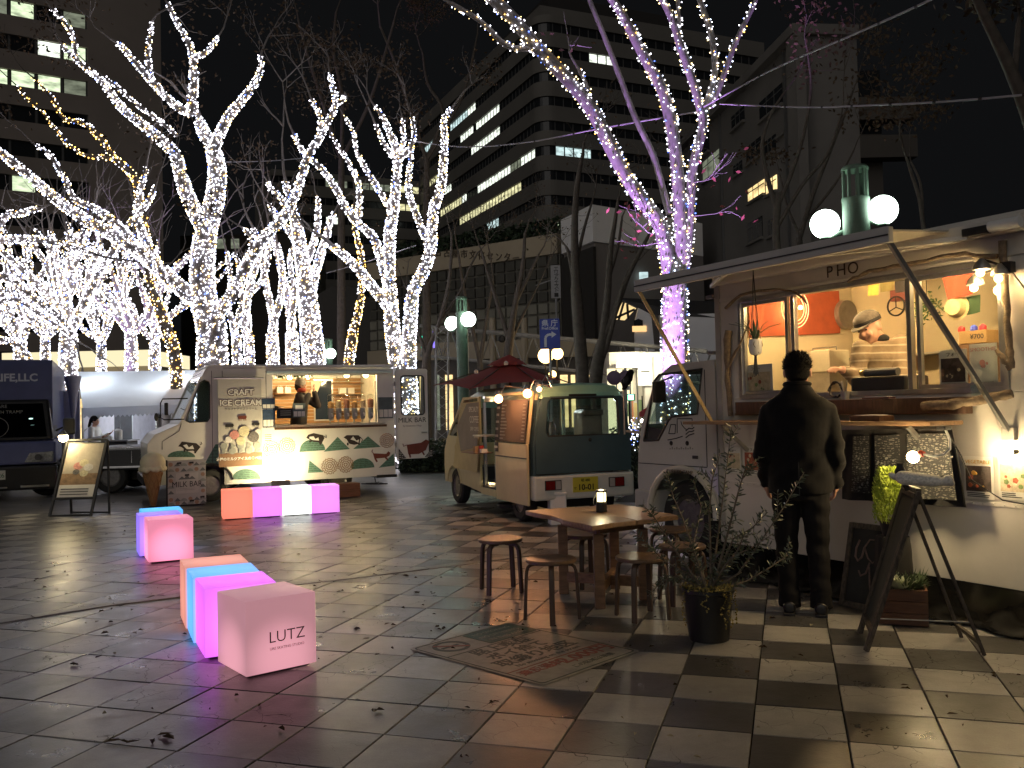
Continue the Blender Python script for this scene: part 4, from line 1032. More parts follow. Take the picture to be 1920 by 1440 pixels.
t = on_truck('bandana_curtain', 'black curtain with paisley bandana panels hung under the serving shelf', 'curtain')
cloth('cloth', blk, t, [(1578, 806), (1784, 803), (1810, 952), (1575, 936)], -.18, .022, 40, 12, 26)
for q in ([(1600, 818), (1629, 817), (1633, 926), (1595, 922)], [(1640, 817), (1686, 815), (1690, 930), (1640, 928)], [(1700, 814), (1776, 812), (1795, 938), (1700, 934)]):
 cloth('bandana_panel', bd, t, q, -.207, .006, 12, 12, 9)
cw = M('pale_print', (.18, .175, .165), .9)
for k in range(26):
 px, py = rg.choice((rg.uniform(1605, 1628), rg.uniform(1645, 1686), rg.uniform(1705, 1785))), rg.uniform(850, 925)
 p = PF.at(px, py, -.218); MB().lathe([(.001, 0), (.009, 0), (.008, .0015), (.001, .0015)], 5, p, 'y').build('flower_print', cw, t)
b = MB(); nx, ny = 90, 12; rg2 = random.Random(8)
hts = [[rg2.gauss(0, 1) for _ in range(ny+1)] for _ in range(nx+1)]
for i in range(nx+1):
 for j in range(ny+1):
  v = j/ny; x = .05 + 4.15*i/nx; yv = .06 - v*.36 - .04*math.sin(i*.7)*v
  z = max(.012, .27*(1-v)**1.8 + .014) + .006*hts[i][j]*(0 if j in (0,) else 1)
  b.v.append((x, yv, max(z, .009)))
for i in range(nx):
 for j in range(ny):
  a = i*(ny+1)+j; b.face((a, a+1, a+ny+2, a+ny+1))
tag(b.build('plastic_sheet', M('black_polythene', (.006, .006, .006), .16, var=.2, spec=.12), None, smooth=35, loc=PF.o, rot=(0, 0, PF.a)), 'crumpled black plastic sheet along the foot of the noodle truck', 'plastic sheet')
L1, L2, R1, R2 = gpt(1624, 1221), gpt(1612, 1187), gpt(1846, 1229), gpt(1803, 1196)
T1, T2 = (L1 + R1)/2, (L2 + R2)/2; T1.z = T2.z = .90
ae = thing('a_frame_sign', 'weathered wooden A-frame chalkboard set before the planter box', 'sign', (0, 0, 0))
wz = M('chipped_black_wood', (.075, .06, .045), .7, var=.75, scale=18, stretch=(3, 3, 1.2), bump=.4, bscale=40)
for p, q in ((L1, T1), (L2, T2)): MB().bar(p, q, .034, .024).build('front_leg', wz, ae, bevel=.004)
for p, q in ((R1, T1), (R2, T2)): MB().bar(p + Vector((0, 0, 0)), q - Vector((0, 0, .02)), .02, .016).build('rear_leg', wz, ae, bevel=.003)
for f_ in (.12, .97): MB().bar(L1.lerp(T1, f_), L2.lerp(T2, f_), .03, .03).build('rail', wz, ae, bevel=.003)
MB().bar(R1.lerp(T1, .08), R2.lerp(T2, .08), .02, .02).build('rail', wz, ae)
nrm = (L2-L1).cross(T1-L1).normalized()*.004
a1, a2, b1, b2 = L1.lerp(T1, .14), L2.lerp(T2, .14), L1.lerp(T1, .95), L2.lerp(T2, .95)
MB().prism([a1, a2, b2, b1], nrm).build('chalkboard', M('chalkboard', (.02, .02, .02), .75, var=.5, scale=8), ae)
MB().bar(T1, T2, .03, .03).build('hinge_bar', wz, ae)
MB().bar(L1.lerp(T1, .2) + Vector((.02, .02, 0)), R1.lerp(T1, .2), .005).build('chain', steel, ae)
t = thing('cloth_doll', 'pale speckled cloth doll lying on top of the A-frame sign', 'doll', (0, 0, 0))
b = MB(); c = dpt(1725, 908, T1.y-.0); c = Vector((T1.x+.03, T1.y+.02, .955)); ax_ = (R1-L1).normalized()
caps(b, c - ax_*.1 + Vector((0, 0, .02)), c + ax_*.07, .042, .035); caps(b, c + ax_*.08, c + ax_*.15 - Vector((0, 0, .012)), .026, .02); caps(b, c - ax_*.08 + Vector((0, .03, .0)), c - ax_*.14 + Vector((0, .05, .03)), .02, .018); b.ball(c + ax_*.13 + Vector((0, -.01, .005)), .03, 10, 8)
blob('body', b, M('speckled_linen', (.75, .72, .66), .9, var=.35, scale=70), t, .008, 2)
t = thing('lamp_socket', 'black lamp base standing on the A-frame under the glaring bulb', 'lamp base', (0, 0, 0))
MB().lathe([(.03, 0), (.032, .02), (.02, .05), (.022, .07)], 14, (T1.x-.06, T1.y+.09, .985)).build('base', ink, t, smooth=40)
MB().bar((T1.x-.06, T1.y+.09, .985), (T1.x-.03, T1.y+.07, .90), .02).build('clip', ink, t)
c = dpt(1672, 960, 5.86); c.z = 0
t = thing('draped_stand', 'black cloth draped stand carrying the lime green shrub', 'stand', (c.x, c.y, 0), PF.a)
rings = []
for z, r in ((0, .13), (.2, .12), (.45, .11), (.52, .10)):
 rings.append([((r*(1+.08*math.sin(k*3)))*math.cos(2*math.pi*k/24), (r*(1+.08*math.sin(k*3)))*math.sin(2*math.pi*k/24), z) for k in range(24)])
MB().loft(rings).build('drape', blk, t, smooth=60)
p_ = dpt(1688, 960, c.y)
t = thing('lime_shrub', 'lime green feathery conifer shrub in a dark pot behind the A-frame', 'shrub', (c.x-.0, c.y, .521))
MB().lathe([(.06, 0), (.08, .10), (.075, .10), (.05, .02)], 18).build('pot', black_plastic, t, smooth=40)
b = MB(); lm = M('lime_foliage', (.30, .38, .045), .6, var=.35, scale=30)
for _ in range(4200):
 a = rg.uniform(0, 6.28); h = rg.random()**.8; R = .108*math.sqrt(max(.02, 1-(h*1.15-.35)**2))*(1.0+.12*math.sin(a*5+h*9)); rr_ = R*rg.random()**.35
 p = Vector((rr_*math.cos(a), rr_*math.sin(a), .08 + h*.36)); d = Vector((math.cos(a)*.5, math.sin(a)*.5, 1)).normalized()*rg.uniform(.015, .03); s = d.cross(Vector((rg.gauss(0, 1), rg.gauss(0, 1), 0))).normalized()*.005
 b.poly([p, p+d*.6+s, p+d, p+d*.6-s])
b.build('foliage', lm, t)['kind'] = 'stuff'
t = thing('framed_board', 'dark framed board with a chalk elephant leaning by the truck', 'picture', PF.o, PF.a)
x0, z1 = PF.on(1598, 1004, -.22); x1 = x0 + .40; z1 = .56
def lean(x, z, o=0): return (x, -.24 - (z1-z)*.25 + o + .0, z)
def lbox(x0_, z0_, x1_, z1_, d0, d1): return MB().hexa([lean(x0_, z0_, d0), lean(x1_, z0_, d0), lean(x1_, z0_, d1), lean(x0_, z0_, d1), lean(x0_, z1_, d0), lean(x1_, z1_, d0), lean(x1_, z1_, d1), lean(x0_, z1_, d1)])
lbox(x0+.02, .02, x1-.02, z1-.02, .004, .016).build('board', MATS['chalkboard'], t)
for q in ((x0, .0, x0+.035, z1), (x1-.035, 0, x1, z1)): lbox(*q, -.008, .018).build('frame_side', wz, t, bevel=.003)
for q in ((x0+.036, .0, x1-.036, .035), (x0+.036, z1-.035, x1-.036, z1)): lbox(*q, -.008, .018).build('frame_rail', wz, t, bevel=.003)
ch = M('chalk_pink', (.20, .13, .11), .9, var=.4, scale=40)
def chalk(pts, r=.006): MB().tube([lean(x0 + .40*a, .56*b_, .002) for a, b_ in pts], r, 5).build('chalk_line', ch, t)
chalk([(.25, .8), (.2, .7), (.2, .6), (.26, .55), (.33, .6), (.36, .72)], .008)
chalk([(.36, .72), (.45, .82), (.6, .82), (.68, .72), (.66, .6), (.55, .55), (.45, .6), (.36, .72)])
chalk([(.5, .55), (.45, .42), (.35, .38), (.3, .44)], .007); chalk([(.66, .6), (.75, .4), (.72, .2), (.6, .16), (.55, .3), (.5, .5)])
a_, b_ = gpt(1648, 1171), gpt(1742, 1177); ang = math.atan2((b_-a_).y, (b_-a_).x)
t = thing('planter_box', 'brown wooden planter box of pale succulents under the A-frame', 'planter', (a_.x, a_.y, 0), ang)
W = (b_-a_).length; pb = M('planter_wood', (.11, .045, .02), .55, var=.35, scale=7, stretch=(1, 8, 8))
for k in range(3):
 z0 = .005 + k*.075
 MB().box(0, 0, z0, W, .014, z0+.072).build('slat', pb, t, bevel=.002); MB().box(0, .22, z0, W, .234, z0+.072).build('slat', pb, t, bevel=.002)
 MB().box(0, .0145, z0, .014, .2195, z0+.072).build('slat', pb, t, bevel=.002); MB().box(W-.014, .0145, z0, W, .2195, z0+.072).build('slat', pb, t, bevel=.002)
MB().box(.015, .015, .01, W-.015, .219, .2).build('soil', M('soil', (.03, .022, .016), .95, var=.4), t)
sg = [M('dusty_green', (.5, .54, .38), .7, var=.3), M('fern_green', (.09, .13, .06), .6, var=.3)]
for k in range(9):
 cx, cy = rg.uniform(.03, W-.02), rg.uniform(.03, .2); b = MB(); fern = cx > W*.55
 for j in range(34 if fern else 18):
  a = rg.uniform(0, 6.28); L = rg.uniform(.07, .14) if not fern else rg.uniform(.08, .17); o = Vector((math.cos(a), math.sin(a), 0)); el = rg.uniform(.3, 1.2)
  p = Vector((cx, cy, .2)); d = (o*math.cos(el) + Vector((0, 0, math.sin(el))))*L; s = Vector((-o.y, o.x, 0))*(.024 if not fern else .005)
  b.poly([p, p+d*.55+s+Vector((0, 0, .008)), p+d, p+d*.55-s+Vector((0, 0, .008))])
 b.build('succulent', sg[1 if fern else 0], t)
c = gpt(1331, 1200); c.y += .02
ol = thing('olive_tree', 'young olive tree in a black pot with trailing creeper', 'tree', (c.x, c.y, 0))
MB().lathe([(.11, 0), (.118, .004), (.15, .285), (.158, .29), (.158, .31), (.148, .31), (.14, .27), (.10, .02)], 28).build('pot', M('black_pot', (.014, .014, .014), .42, var=.3), ol, smooth=40)
MB().lathe([(.139, .268), (.139, .272), (.08, .285), (.002, .288)], 20).build('soil', MATS['soil'], ol)
b = MB(); tcr = M('creeper_leaf', (.30, .24, .07), .7, var=.4, scale=20)
for _ in range(420):
 a = rg.uniform(0, 6.28); r = .15*math.sqrt(rg.random())*1.05; p = Vector((r*math.cos(a), r*math.sin(a), .295 + rg.uniform(0, .035)))
 d = Vector((rg.gauss(0, 1), rg.gauss(0, 1), rg.gauss(.3, .5))).normalized()*.018; s = d.cross(Vector((rg.gauss(0, 1), rg.gauss(0, 1), rg.gauss(0, 1)))).normalized()*.008; b.poly([p, p+d*.5+s, p+d, p+d*.5-s])
for (a0, n_) in ((-.9, 60), (-1.2, 45), (-.2, 50), (3.4, 40), (-1.9, 25)):
 for k in range(n_):
  v = k/n_; p = Vector((.162*math.cos(a0+.1*math.sin(v*9)), .162*math.sin(a0+.1*math.sin(v*9)), .30 - v*.2*(1 if n_ > 30 else .5)))
  d = Vector((rg.gauss(0, 1), rg.gauss(0, 1), rg.gauss(0, 1))).normalized()*.014; s = d.cross(Vector((rg.gauss(0, 1), rg.gauss(0, 1), 1))).normalized()*.006; b.poly([p, p+d*.5+s, p+d, p+d*.5-s])
b.build('creeper', tcr, ol)['kind'] = 'stuff'
stems = MB(); lv = MB(); c0 = Vector((c.x, c.y, 0))
limbs = [[(1327, 1120), (1340, 1050), (1352, 960), (1362, 880), (1372, 800)], [(1322, 1120), (1310, 1060), (1285, 985), (1262, 930), (1250, 885)], [(1322, 1120), (1290, 1075), (1250, 1055), (1212, 1020)], [(1335, 1118), (1385, 1075), (1430, 1010), (1470, 950), (1508, 885)], [(1335, 1118), (1400, 1090), (1450, 1060), (1478, 1040)], [(1340, 1050), (1375, 1010), (1410, 990), (1440, 960)], [(1310, 1060), (1265, 1030), (1230, 975), (1205, 945)], [(1345, 1010), (1330, 960), (1335, 900), (1350, 850)], [(1330, 1100), (1300, 1020), (1315, 950), (1300, 900)], [(1352, 960), (1385, 920), (1400, 870)], [(1340, 1080), (1380, 1040), (1405, 1030), (1450, 1000)], [(1320, 1100), (1270, 1080), (1235, 1090)], [(1330, 1090), (1360, 1060), (1385, 1030), (1395, 1000)]]
for li, lm_ in enumerate(limbs):
 off = [0, .05, -.06, .02, .1, -.05, .09, -.08, .13, -.1, .0, .05, -.13][li]
 P = []
 for k, q in enumerate(lm_): p = dpt(q[0], q[1], c.y + off*k/max(1, len(lm_)-1)*2) - c0; P.append(p)
 P[0] = Vector((P[0].x*.3, P[0].y*.3, .28))
 stems.tube(P, [max(.0022, .008*(1-k/len(P))) for k in range(len(P))], 6)
 for _ in range(3):
  k = rg.randrange(1, len(P)); q0 = P[k].lerp(P[k-1], rg.random()); dv = ((P[k]-P[k-1]).normalized() + Vector((rg.gauss(0, .7), rg.gauss(0, .7), rg.gauss(.1, .5)))).normalized(); L_ = rg.uniform(.08, .17); q1 = q0 + dv*L_ + Vector((0, 0, -.012)); stems.tube([q0, q0.lerp(q1, .5) + Vector((0, 0, .008)), q1], [.0024, .002, .0012], 4)
  for j in range(int(L_/.018)):
   p = q0.lerp(q1, (j+1)*.018/L_); u, v = frame_of(dv); an = rg.uniform(0, 6.28)
   for sg_ in (-1, 1):
    d = (dv*.5 + (u*math.cos(an)+v*math.sin(an))*sg_).normalized()*rg.uniform(.025, .05); s = d.cross(Vector((rg.gauss(0, 1), rg.gauss(0, 1), rg.gauss(0, 1)))).normalized()*.005; lv.poly([p, p+d*.35+s, p+d*.75+s*.8, p+d, p+d*.75-s*.8, p+d*.35-s])
 for k in range(len(P)-1):
  if k == 0 and li in (0, 1, 3): continue
  seg = P[k+1]-P[k]; n_ = int(seg.length/.014)
  for j in range(n_):
   p = P[k].lerp(P[k+1], (j+rg.random())/n_)
   for sgn in (-1, 1):
    u, v = frame_of(seg); an = rg.uniform(0, 6.28)
    d = (seg.normalized()*rg.uniform(.1, .8) + (u*math.cos(an)+v*math.sin(an))*sgn).normalized()*rg.uniform(.028, .058)
    s = d.cross(Vector((rg.gauss(0, 1), rg.gauss(0, 1), rg.gauss(0, 1)))).normalized()*rg.uniform(.004, .0062)
    lv.poly([p, p+d*.35+s, p+d*.75+s*.8, p+d, p+d*.75-s*.8, p+d*.35-s])
stems.build('stems', M('olive_bark', (.16, .13, .10), .8, var=.3), ol, smooth=60)
lv.build('leaves', M('olive_leaf', (.095, .115, .075), .38, var=.35, scale=40), ol)['kind'] = 'stuff'
def cook():
 x, z = PF.on(1632, 620, .62)
 t = thing('person', 'cook in a striped jacket and peaked cap bending over the counter inside the truck', 'person', PF.o, PF.a)
 HC = PF.at(1630, 614, .50); bx = HC.x + .14; f = Vector((.05, -.93, -.34)); up = Vector((-.16, -.32, 1)).normalized()
 sh_l, sh_r = PF.at(1614, 655, .42), PF.at(1690, 643, .78)
 pel = PF.at(1668, 765, .80); nk = (sh_l+sh_r)/2 + Vector((-.02, 0, .06))
 X = (sh_r - sh_l)
 wl = PF.at(1584, 695, .22); el = PF.at(1606, 712, .36); wr = PF.at(1640, 728, .34); er = PF.at(1692, 722, .56)
 b = MB(); head(b, HC, f, up, 1.12); caps(b, nk, HC - up*.05 - f.normalized()*.02, .058, .052)
 ell(b, [(pel, .14, .1, (0, 0, 1)), (pel.lerp(nk, .5), .15, .1, nk-pel), (pel.lerp(nk, .9), .16, .1, nk-pel), (nk, .08, .06, nk-pel)], X)
 for S, E_, W_ in ((sh_l, el, wl), (sh_r, er, wr)):
  caps(b, S, E_, .045, .038); caps(b, E_, W_, .036, .026)
  hand(b, W_, (W_-E_) + Vector((0, 0, -.05)), (0, -.3, -1), (0, -1, .3), 1.15, .3)
 for s in (-1, 1): caps(b, pel + Vector((s*.08, 0, 0)), (pel.x+s*.09, .9, .63), .075, .045)
 blob('body', b, skin_m, t, .011, 2)
 face_bits(t, HC, f, up, 1.12)
 def jmat():
  m = M('quilted_jacket', (.23, .17, .105), .75, var=.2, scale=14, bump=.2, bscale=40); nt = m.node_tree; N = nt.nodes; L = nt.links; p = N['Principled BSDF']
  old = p.inputs['Base Color'].links[0].from_socket; w_ = N.new('ShaderNodeTexWave'); w_.bands_direction = 'Z'; w_.inputs['Scale'].default_value = 5.2; w_.inputs['Distortion'].default_value = 1.5; w_.inputs['Detail Scale'].default_value = .6
  tc = N.new('ShaderNodeTexCoord'); L.new(tc.outputs['Object'], w_.inputs['Vector']); r = N.new('ShaderNodeValToRGB'); r.color_ramp.elements[0].position = .86; r.color_ramp.elements[1].position = .93; L.new(w_.outputs['Fac'], r.inputs[0])
  mx = N.new('ShaderNodeMix'); mx.data_type = 'RGBA'; L.new(r.outputs[0], mx.inputs['Factor']); L.new(old, mx.inputs['A']); mx.inputs['B'].default_value = (.42, .36, .26, 1); L.new(mx.outputs['Result'], p.inputs['Base Color']); return m
 jm = jmat(); b = MB()
 ell(b, [(pel - Vector((0, 0, .06)), .19, .15, (0, 0, 1)), (pel.lerp(nk, .35), .195, .15, nk-pel), (pel.lerp(nk, .75), .205, .145, nk-pel), (pel.lerp(nk, .97), .15, .105, nk-pel), (nk + Vector((0, 0, -.01)), .085, .07, nk-pel)], X, 24)
 for S, E_, W_ in ((sh_l, el, wl), (sh_r, er, wr)): caps(b, S, E_, .075, .062, 12); caps(b, E_, W_.lerp(E_, .12), .06, .048, 12)
 jo = blob('jacket', b, jm, t, .012, 3); ripple(jo, lambda p: .004*math.sin(p.z*60)*math.sin(p.x*9))
 b = MB(); b.lathe([(.055, -.05), (.085, -.04), (.09, -.01), (.07, .01), (.05, .015)], 18, nk + Vector((-.01, -.0, .02)))
 blob('hood_collar', b, M('black_fleece', (.012, .012, .012), .95, var=.3, bump=.5, bscale=60), t, .012, 2)
 cm = M('tweed_cap', (.10, .085, .07), .85, var=.3, scale=50); fz_ = f.normalized(); r_ = fz_.cross(up).normalized(); upp = r_.cross(fz_)
 cc = HC + upp*.045 - fz_*.005; Mx = Matrix((r_, fz_, upp)).transposed().to_4x4(); Mx.translation = cc
 cp = MB().ball((0, 0, .02), (.098, .118, .075), 20, 12); cp.v = [(x_, y_, max(z_, -.006)) for x_, y_, z_ in cp.v]
 k = MB().put(cp, Mx).build('cap', cm, t, smooth=60)
 MB().put(MB().lathe([(.1, -.008), (.101, .02), (.097, .02), (.096, -.008)], 24), Mx @ Matrix.Diagonal((1, 1.18, 1, 1))).build('cap_band', ink, k, smooth=40)
 pk = MB().prism([(.085*math.cos(R_(a)), .07 + .11*math.sin(R_(a)), -.004 - .02*math.sin(R_(a))) for a in range(0, 181, 20)], (0, 0, .006))
 MB().put(pk, Mx).build('cap_peak', MATS['tweed_cap'], k)
 tr = MB();
 for s in (-1, 1): caps(tr, pel + Vector((s*.08, 0, 0)), (pel.x+s*.09, .9, .66), .095, .06)
 blob('trousers', tr, MATS['dark_trousers'], t, .014, 2)
 return t
cook()
# ================================================================ ice cream truck
MF = Fr((-3.39, 15.2), R_(26))
mk = thing('ice_cream_truck', 'white step van painted with cows and hills, its side hatch open', 'food truck', MF.o, MF.a)
mw = M('milk_truck_white', (.72, .70, .66), .34, var=.06, scale=2.0, coat=.25)
X1, MH, MD = MF.on(740, 800)[0], 2.24, 1.75; X0 = MF.on(277, 800)[0]
sk = .27
hx0, hz0 = MF.on(512, 783); hx1, hz1 = MF.on(706, 697); hz0 = 1.22; hz1 = 2.06
cabx = MF.on(420, 800)[0]
def B3(px, py, y=0.0): return MF.at(px, py, y)
b = MB(); hole_wall(b, cabx, sk, X1, MH-.06, hx0, hz0, hx1, hz1, 0, .04); b.build('side_wall', mw, mk, bevel=.004)
MB().box(cabx-.25, 0, MH-.055, X1, MD, MH).build('roof', mw, mk, bevel=.025)
MB().box(cabx, MD-.04, sk, X1, MD, MH-.06).build('far_wall', mw, mk)
MB().box(cabx, .041, .5, X1-.04, MD-.041, .54).build('floor', M('truck_floor', (.2, .18, .15), .6), mk)
b = MB(); b.box(X1-.04, .041, sk, X1, .35, MH-.06); b.box(X1-.04, MD-.35, sk, X1, MD-.041, MH-.06); b.box(X1-.04, .35, MH-.25, X1, MD-.35, MH-.06)
b.build('rear_frame', mw, mk)
MB().box(X0+.5, .5, .25, X1-.05, 1.25, .38).build('chassis', black_plastic, mk)
MB().box(X1-.35, -.02, sk-.03, X1+.02, MD, sk+.02).build('rear_step', black_plastic, mk, bevel=.006)
op = pxz(MF, [(277, 862), (276, 833), (290, 815), (335, 795), (341, 786), (352, 762), (378, 706), (386, 691), (400, 686)])
nose = [(op[0][0], sk+.12)] + op
b = MB()
for (x0, z0), (x1, z1) in zip(nose[:-1], nose[1:]):
 i = .02 if z0 < 1.25 else .0
 if 5 <= op.index((x1, z1)) <= 6: continue                       # windscreen gap
 b.hexa([(x0, .0, z0), (x1, .0, z1), (x1, MD, z1), (x0, MD, z0), (x0+.025, 0, z0-.02), (x1+.025, 0, z1-.02), (x1+.025, MD, z1-.02), (x0+.025, MD, z0-.02)])
b.build('nose', mw, mk, bevel=.008)
ws = [op[4], op[6]]
MB().hexa([(ws[0][0], .05, ws[0][1]), (ws[1][0], .05, ws[1][1]), (ws[1][0], MD-.05, ws[1][1]), (ws[0][0], MD-.05, ws[0][1]), (ws[0][0]+.01, .05, ws[0][1]-.005), (ws[1][0]+.01, .05, ws[1][1]-.005), (ws[1][0]+.01, MD-.05, ws[1][1]-.005), (ws[0][0]+.01, MD-.05, ws[0][1]-.005)]).build('windscreen', glass('cab_glass'), mk)
for y in (.02, MD-.02): MB().bar((ws[0][0], y, ws[0][1]), (ws[1][0], y, ws[1][1]), .05, .035).build('windscreen_pillar', mw, mk, bevel=.006)
cw_ = pxz(MF, [(349, 789), (352, 779), (375, 717), (383, 713), (391, 716), (393, 722), (393, 784), (389, 790), (356, 792)])
whc = MF.on(396, 912); fwx = whc[0]
ar = [(fwx + .36*math.cos(a*math.pi/12), .26 + .36*math.sin(a*math.pi/12)) for a in range(13)]
ar = [q for q in ar if q[1] >= sk]
outl = [(op[0][0], sk+.03)] + op + [(cabx, op[-1][1]), (cabx, sk)] + ar
cl = []
for q in outl:
 if not cl or abs(q[0]-cl[-1][0]) + abs(q[1]-cl[-1][1]) > .004: cl.append(q)
skin_with_holes('cab_side', mw, mk, cl, [cw_], .0, .02)
skin_with_holes('cab_side', mw, mk, cl, [cw_], MD-.02, .02)
MB().xz(cw_, .006, .004).build('side_glass', glass('dark_glass', (.5, .55, .55)), mk)
MB().tube([(x, -.003, z) for x, z in cw_ + cw_[:1]], .012, 6).build('window_seal', black_plastic, mk)
MB().box(op[1][0]+.3, .25, .55, cabx, MD-.25, 1.15).build('cab_interior', M('cab_interior', (.06, .058, .055), .8), mk)
for px, nm in ((398, 'door_seam'), (418, 'door_seam'), (500, 'panel_seam')):
 x = MF.on(px, 800)[0]; MB().box(x-.004, -.003, .62, x+.004, -.0, MH-.1).build(nm, dark_trim, mk)
seam = [MF.at(*q) for q in ((304, 843), (304, 828), (336, 808), (340, 794))]
b = MB()
for p, q in zip(seam[:-1], seam[1:]): b.bar((p.x, -.002, p.z), (q.x, -.002, q.z), .008, .004, (0, 1, 0))
b.build('bonnet_seam', dark_trim, mk)
MB().tube([(x, -.012, z) for x, z in ar], .02, 6).build('wheel_arch', dark_trim, mk, smooth=40)
MB().box(fwx-.33, .3, .2, fwx+.33, MD-.3, .62).build('wheel_well', black_plastic, mk)
wheel(mk, fwx, .14, .27, .27, .18); wheel(mk, fwx, MD-.14, .27, .27, .18, 1)
rx = MF.on(636, 905)[0]; wheel(mk, rx, .18, .27, .27, .18); wheel(mk, rx, MD-.18, .27, .27, .18, 1)
MB().box(op[0][0]-.07, .02, .32, op[0][0]+.1, MD-.02, .46).build('front_bumper', black_plastic, mk, bevel=.02)
for y in (.2, MD-.2): MB().lathe([(.01, .0), (.07, .01), (.075, .04), (.08, .05)], 16, (op[1][0]-.02, y, .72), 'x').build('headlight', glass(), mk)
b = [MF.at(*q, -.16) for q in ((352, 747), (305, 748), (301, 756), (301, 783), (308, 787), (345, 786))]
MB().tube(b, .010, 8).build('mirror_bracket', ink, mk, smooth=60)
c = MF.at(311, 767, -.16); MB().box(c.x-.02, c.y-.07, c.z-.10, c.x+.03, c.y+.05, c.z+.10).build('mirror', ink, mk, bevel=.015)
c = MF.at(293, 782, -.18); MB().ball(c, (.03, .075, .065), 14, 10).build('round_mirror', ink, mk, smooth=60)
MB().tube([b[3], c], .008, 6).build('mirror_stalk', ink, mk)
c = op[5]; MB().bar((c[0]-.05, .1, c[1]-.05), (c[0]-.02, .9, c[1]-.02), .01).build('wiper', ink, mk)
MB().bar(MF.at(376, 700, .1), MF.at(362, 707, .1), .03, .01).build('sun_visor', ink, mk)
MB().box(hx0-.1, -.05, hz1+.03, X1-.05, -.002, hz1+.075).build('hatch_rail', M('pale_blue_rail', (.45, .55, .6), .4), mk, bevel=.008)
wd = M('slat_pine', (.42, .235, .10), .5, var=.25, scale=5, stretch=(1, 6, 10))
MB().box(hx0, -.20, hz0-.035, hx1+.08, .25, hz0).build('counter', alu, mk, bevel=.004)
MB().box(hx0-.02, -.225, hz0-.075, hx1+.1, -.20, hz0-.035).build('counter_edge', wood_dark, mk, bevel=.003)
yb = MD-.06
for k in range(13):
 z = 1.22 + k*.066; MB().box(cabx+.4, yb-.012, z, hx1+.2, yb, z+.058).build('wall_slat', wd, mk, bevel=.002)
MB().box(cabx+.38, .05, .54, cabx+.40, MD-.05, MH-.06).build('partition', wd, mk)
MB().box(hx1+.21, MD-.9, .54, hx1+.23, MD-.05, MH-.06).build('end_panel', M('interior_white', (.7, .66, .56), .5), mk)
wx0, wz1 = MF.on(590, 714, yb); wx1, wz0 = MF.on(622, 786, yb)
MB().box(wx0, yb-.02, wz0, wx1, yb-.014, wz1).build('rear_window', M('night_window', (.02, .03, .05), .08, var=.1), mk)
frame_ring('rear_window_frame', alu, mk, wx0-.03, wz0-.03, wx1+.03, wz1+.03, .03, yb-.03, .016)
c = [MF.at(*q, yb-.05) for q in ((583, 714), (604, 714), (585, 760))]
MB().prism([c[0], c[1], c[2]], (0, .006, 0)).build('window_curtain', M('gauze', (.75, .7, .55), .8), mk)
for i, (za, zt) in enumerate(((728, 1), (744, 2), (772, 3))):
 x, z = MF.on(660, (718, 738, 770)[i], yb-.1); sx0 = MF.on(624, 740, yb-.1)[0]; sx1 = MF.on(680, 740, yb-.1)[0]
 MB().box(sx0, yb-.2, z-.012, sx1, yb-.013, z).build('shelf', wd, mk, bevel=.002)
 if i == 1:
  for k in (0, 1):
   t = thing('paper_box', 'white paper box on the wooden shelf inside the ice cream truck', 'box', MF.o, MF.a, 'white boxes on the truck shelf'); xx = sx0 + .12 + k*.16; MB().box(xx, yb-.16, z+.001, xx+.13, yb-.04, z+.10).build('box', paper, t, bevel=.004); MB().box(xx-.002, yb-.162, z+.101, xx+.132, yb-.038, z+.112).build('lid', paper, t)
 if i == 2:
  for k in range(3):
   t = thing('cup_tray', 'white tray of cups on the low shelf inside the ice cream truck', 'tray', MF.o, MF.a, 'trays on the truck shelf'); xx = sx0 + .04 + k*.16; MB().box(xx, yb-.19, z+.001, xx+.13, yb-.05, z+.045).build('tray', paper, t, bevel=.006); MB().box(xx+.01, yb-.18, z+.046, xx+.12, yb-.06, z+.052).build('cups', white_plastic, t)
 if i == 0:
  for k in range(2):
   t = thing('glass_jar', 'clear jar on the top shelf inside the ice cream truck', 'jar', MF.o, MF.a, 'jars on the truck shelf'); xx = sx0 + .10 + k*.2; MB().lathe([(.04, 0), (.045, .01), (.045, .08), (.03, .10)], 14, (xx, yb-.1, z+.001)).build('jar', glass(), t, smooth=40); MB().lathe([(.032, .101), (.032, .115), (.01, .118)], 14, (xx, yb-.1, z+.001)).build('lid', alu, t)
for k in (0, 1):
 x, z = MF.on(524 + k*15, 733, yb-.1); t = thing('paper_bag', 'white bag on the small shelf behind the ice cream seller', 'bag', MF.o, MF.a, 'bags on the small shelf'); MB().box(x-.055, yb-.16, z-.045, x+.055, yb-.08, z+.07).build('bag', paper, t, bevel=.01); MB().tube([(x-.03, yb-.12, z+.07), (x-.02, yb-.12, z+.1), (x+.02, yb-.12, z+.1), (x+.03, yb-.12, z+.07)], .005, 5).build('handle', paper, t)
 if k == 0: MB().box(x-.09, yb-.18, z-.06, x+.25, yb-.013, z-.046).build('shelf', wd, mk)
for q, y, nm in (((543, 707), .9, 'over the white paper bags'), ((577, 706), .7, 'above the hat of the seller'), ((650, 703), .1, 'above the cereal dispensers'), ((686, 703), .1, 'by the end panel')):
 t = thing('hanging_bulb', 'bare warm bulb %s in the ice cream truck hatch' % nm, 'bulb', MF.o, MF.a, 'bulbs in the ice cream truck hatch')
 c = MF.at(*q, y); bulb(t, c, .05, (1, .74, .36), 30, 14); MB().tube([c + Vector((0, 0, .04)), (c.x, c.y, max(c.z+.06, MH-.06))], .012, 6).build('socket', ink, t)
t = thing('garland', 'leafy garland with small lights along the top of the hatch', 'garland', MF.o, MF.a); b = MB(); rg = random.Random(21)
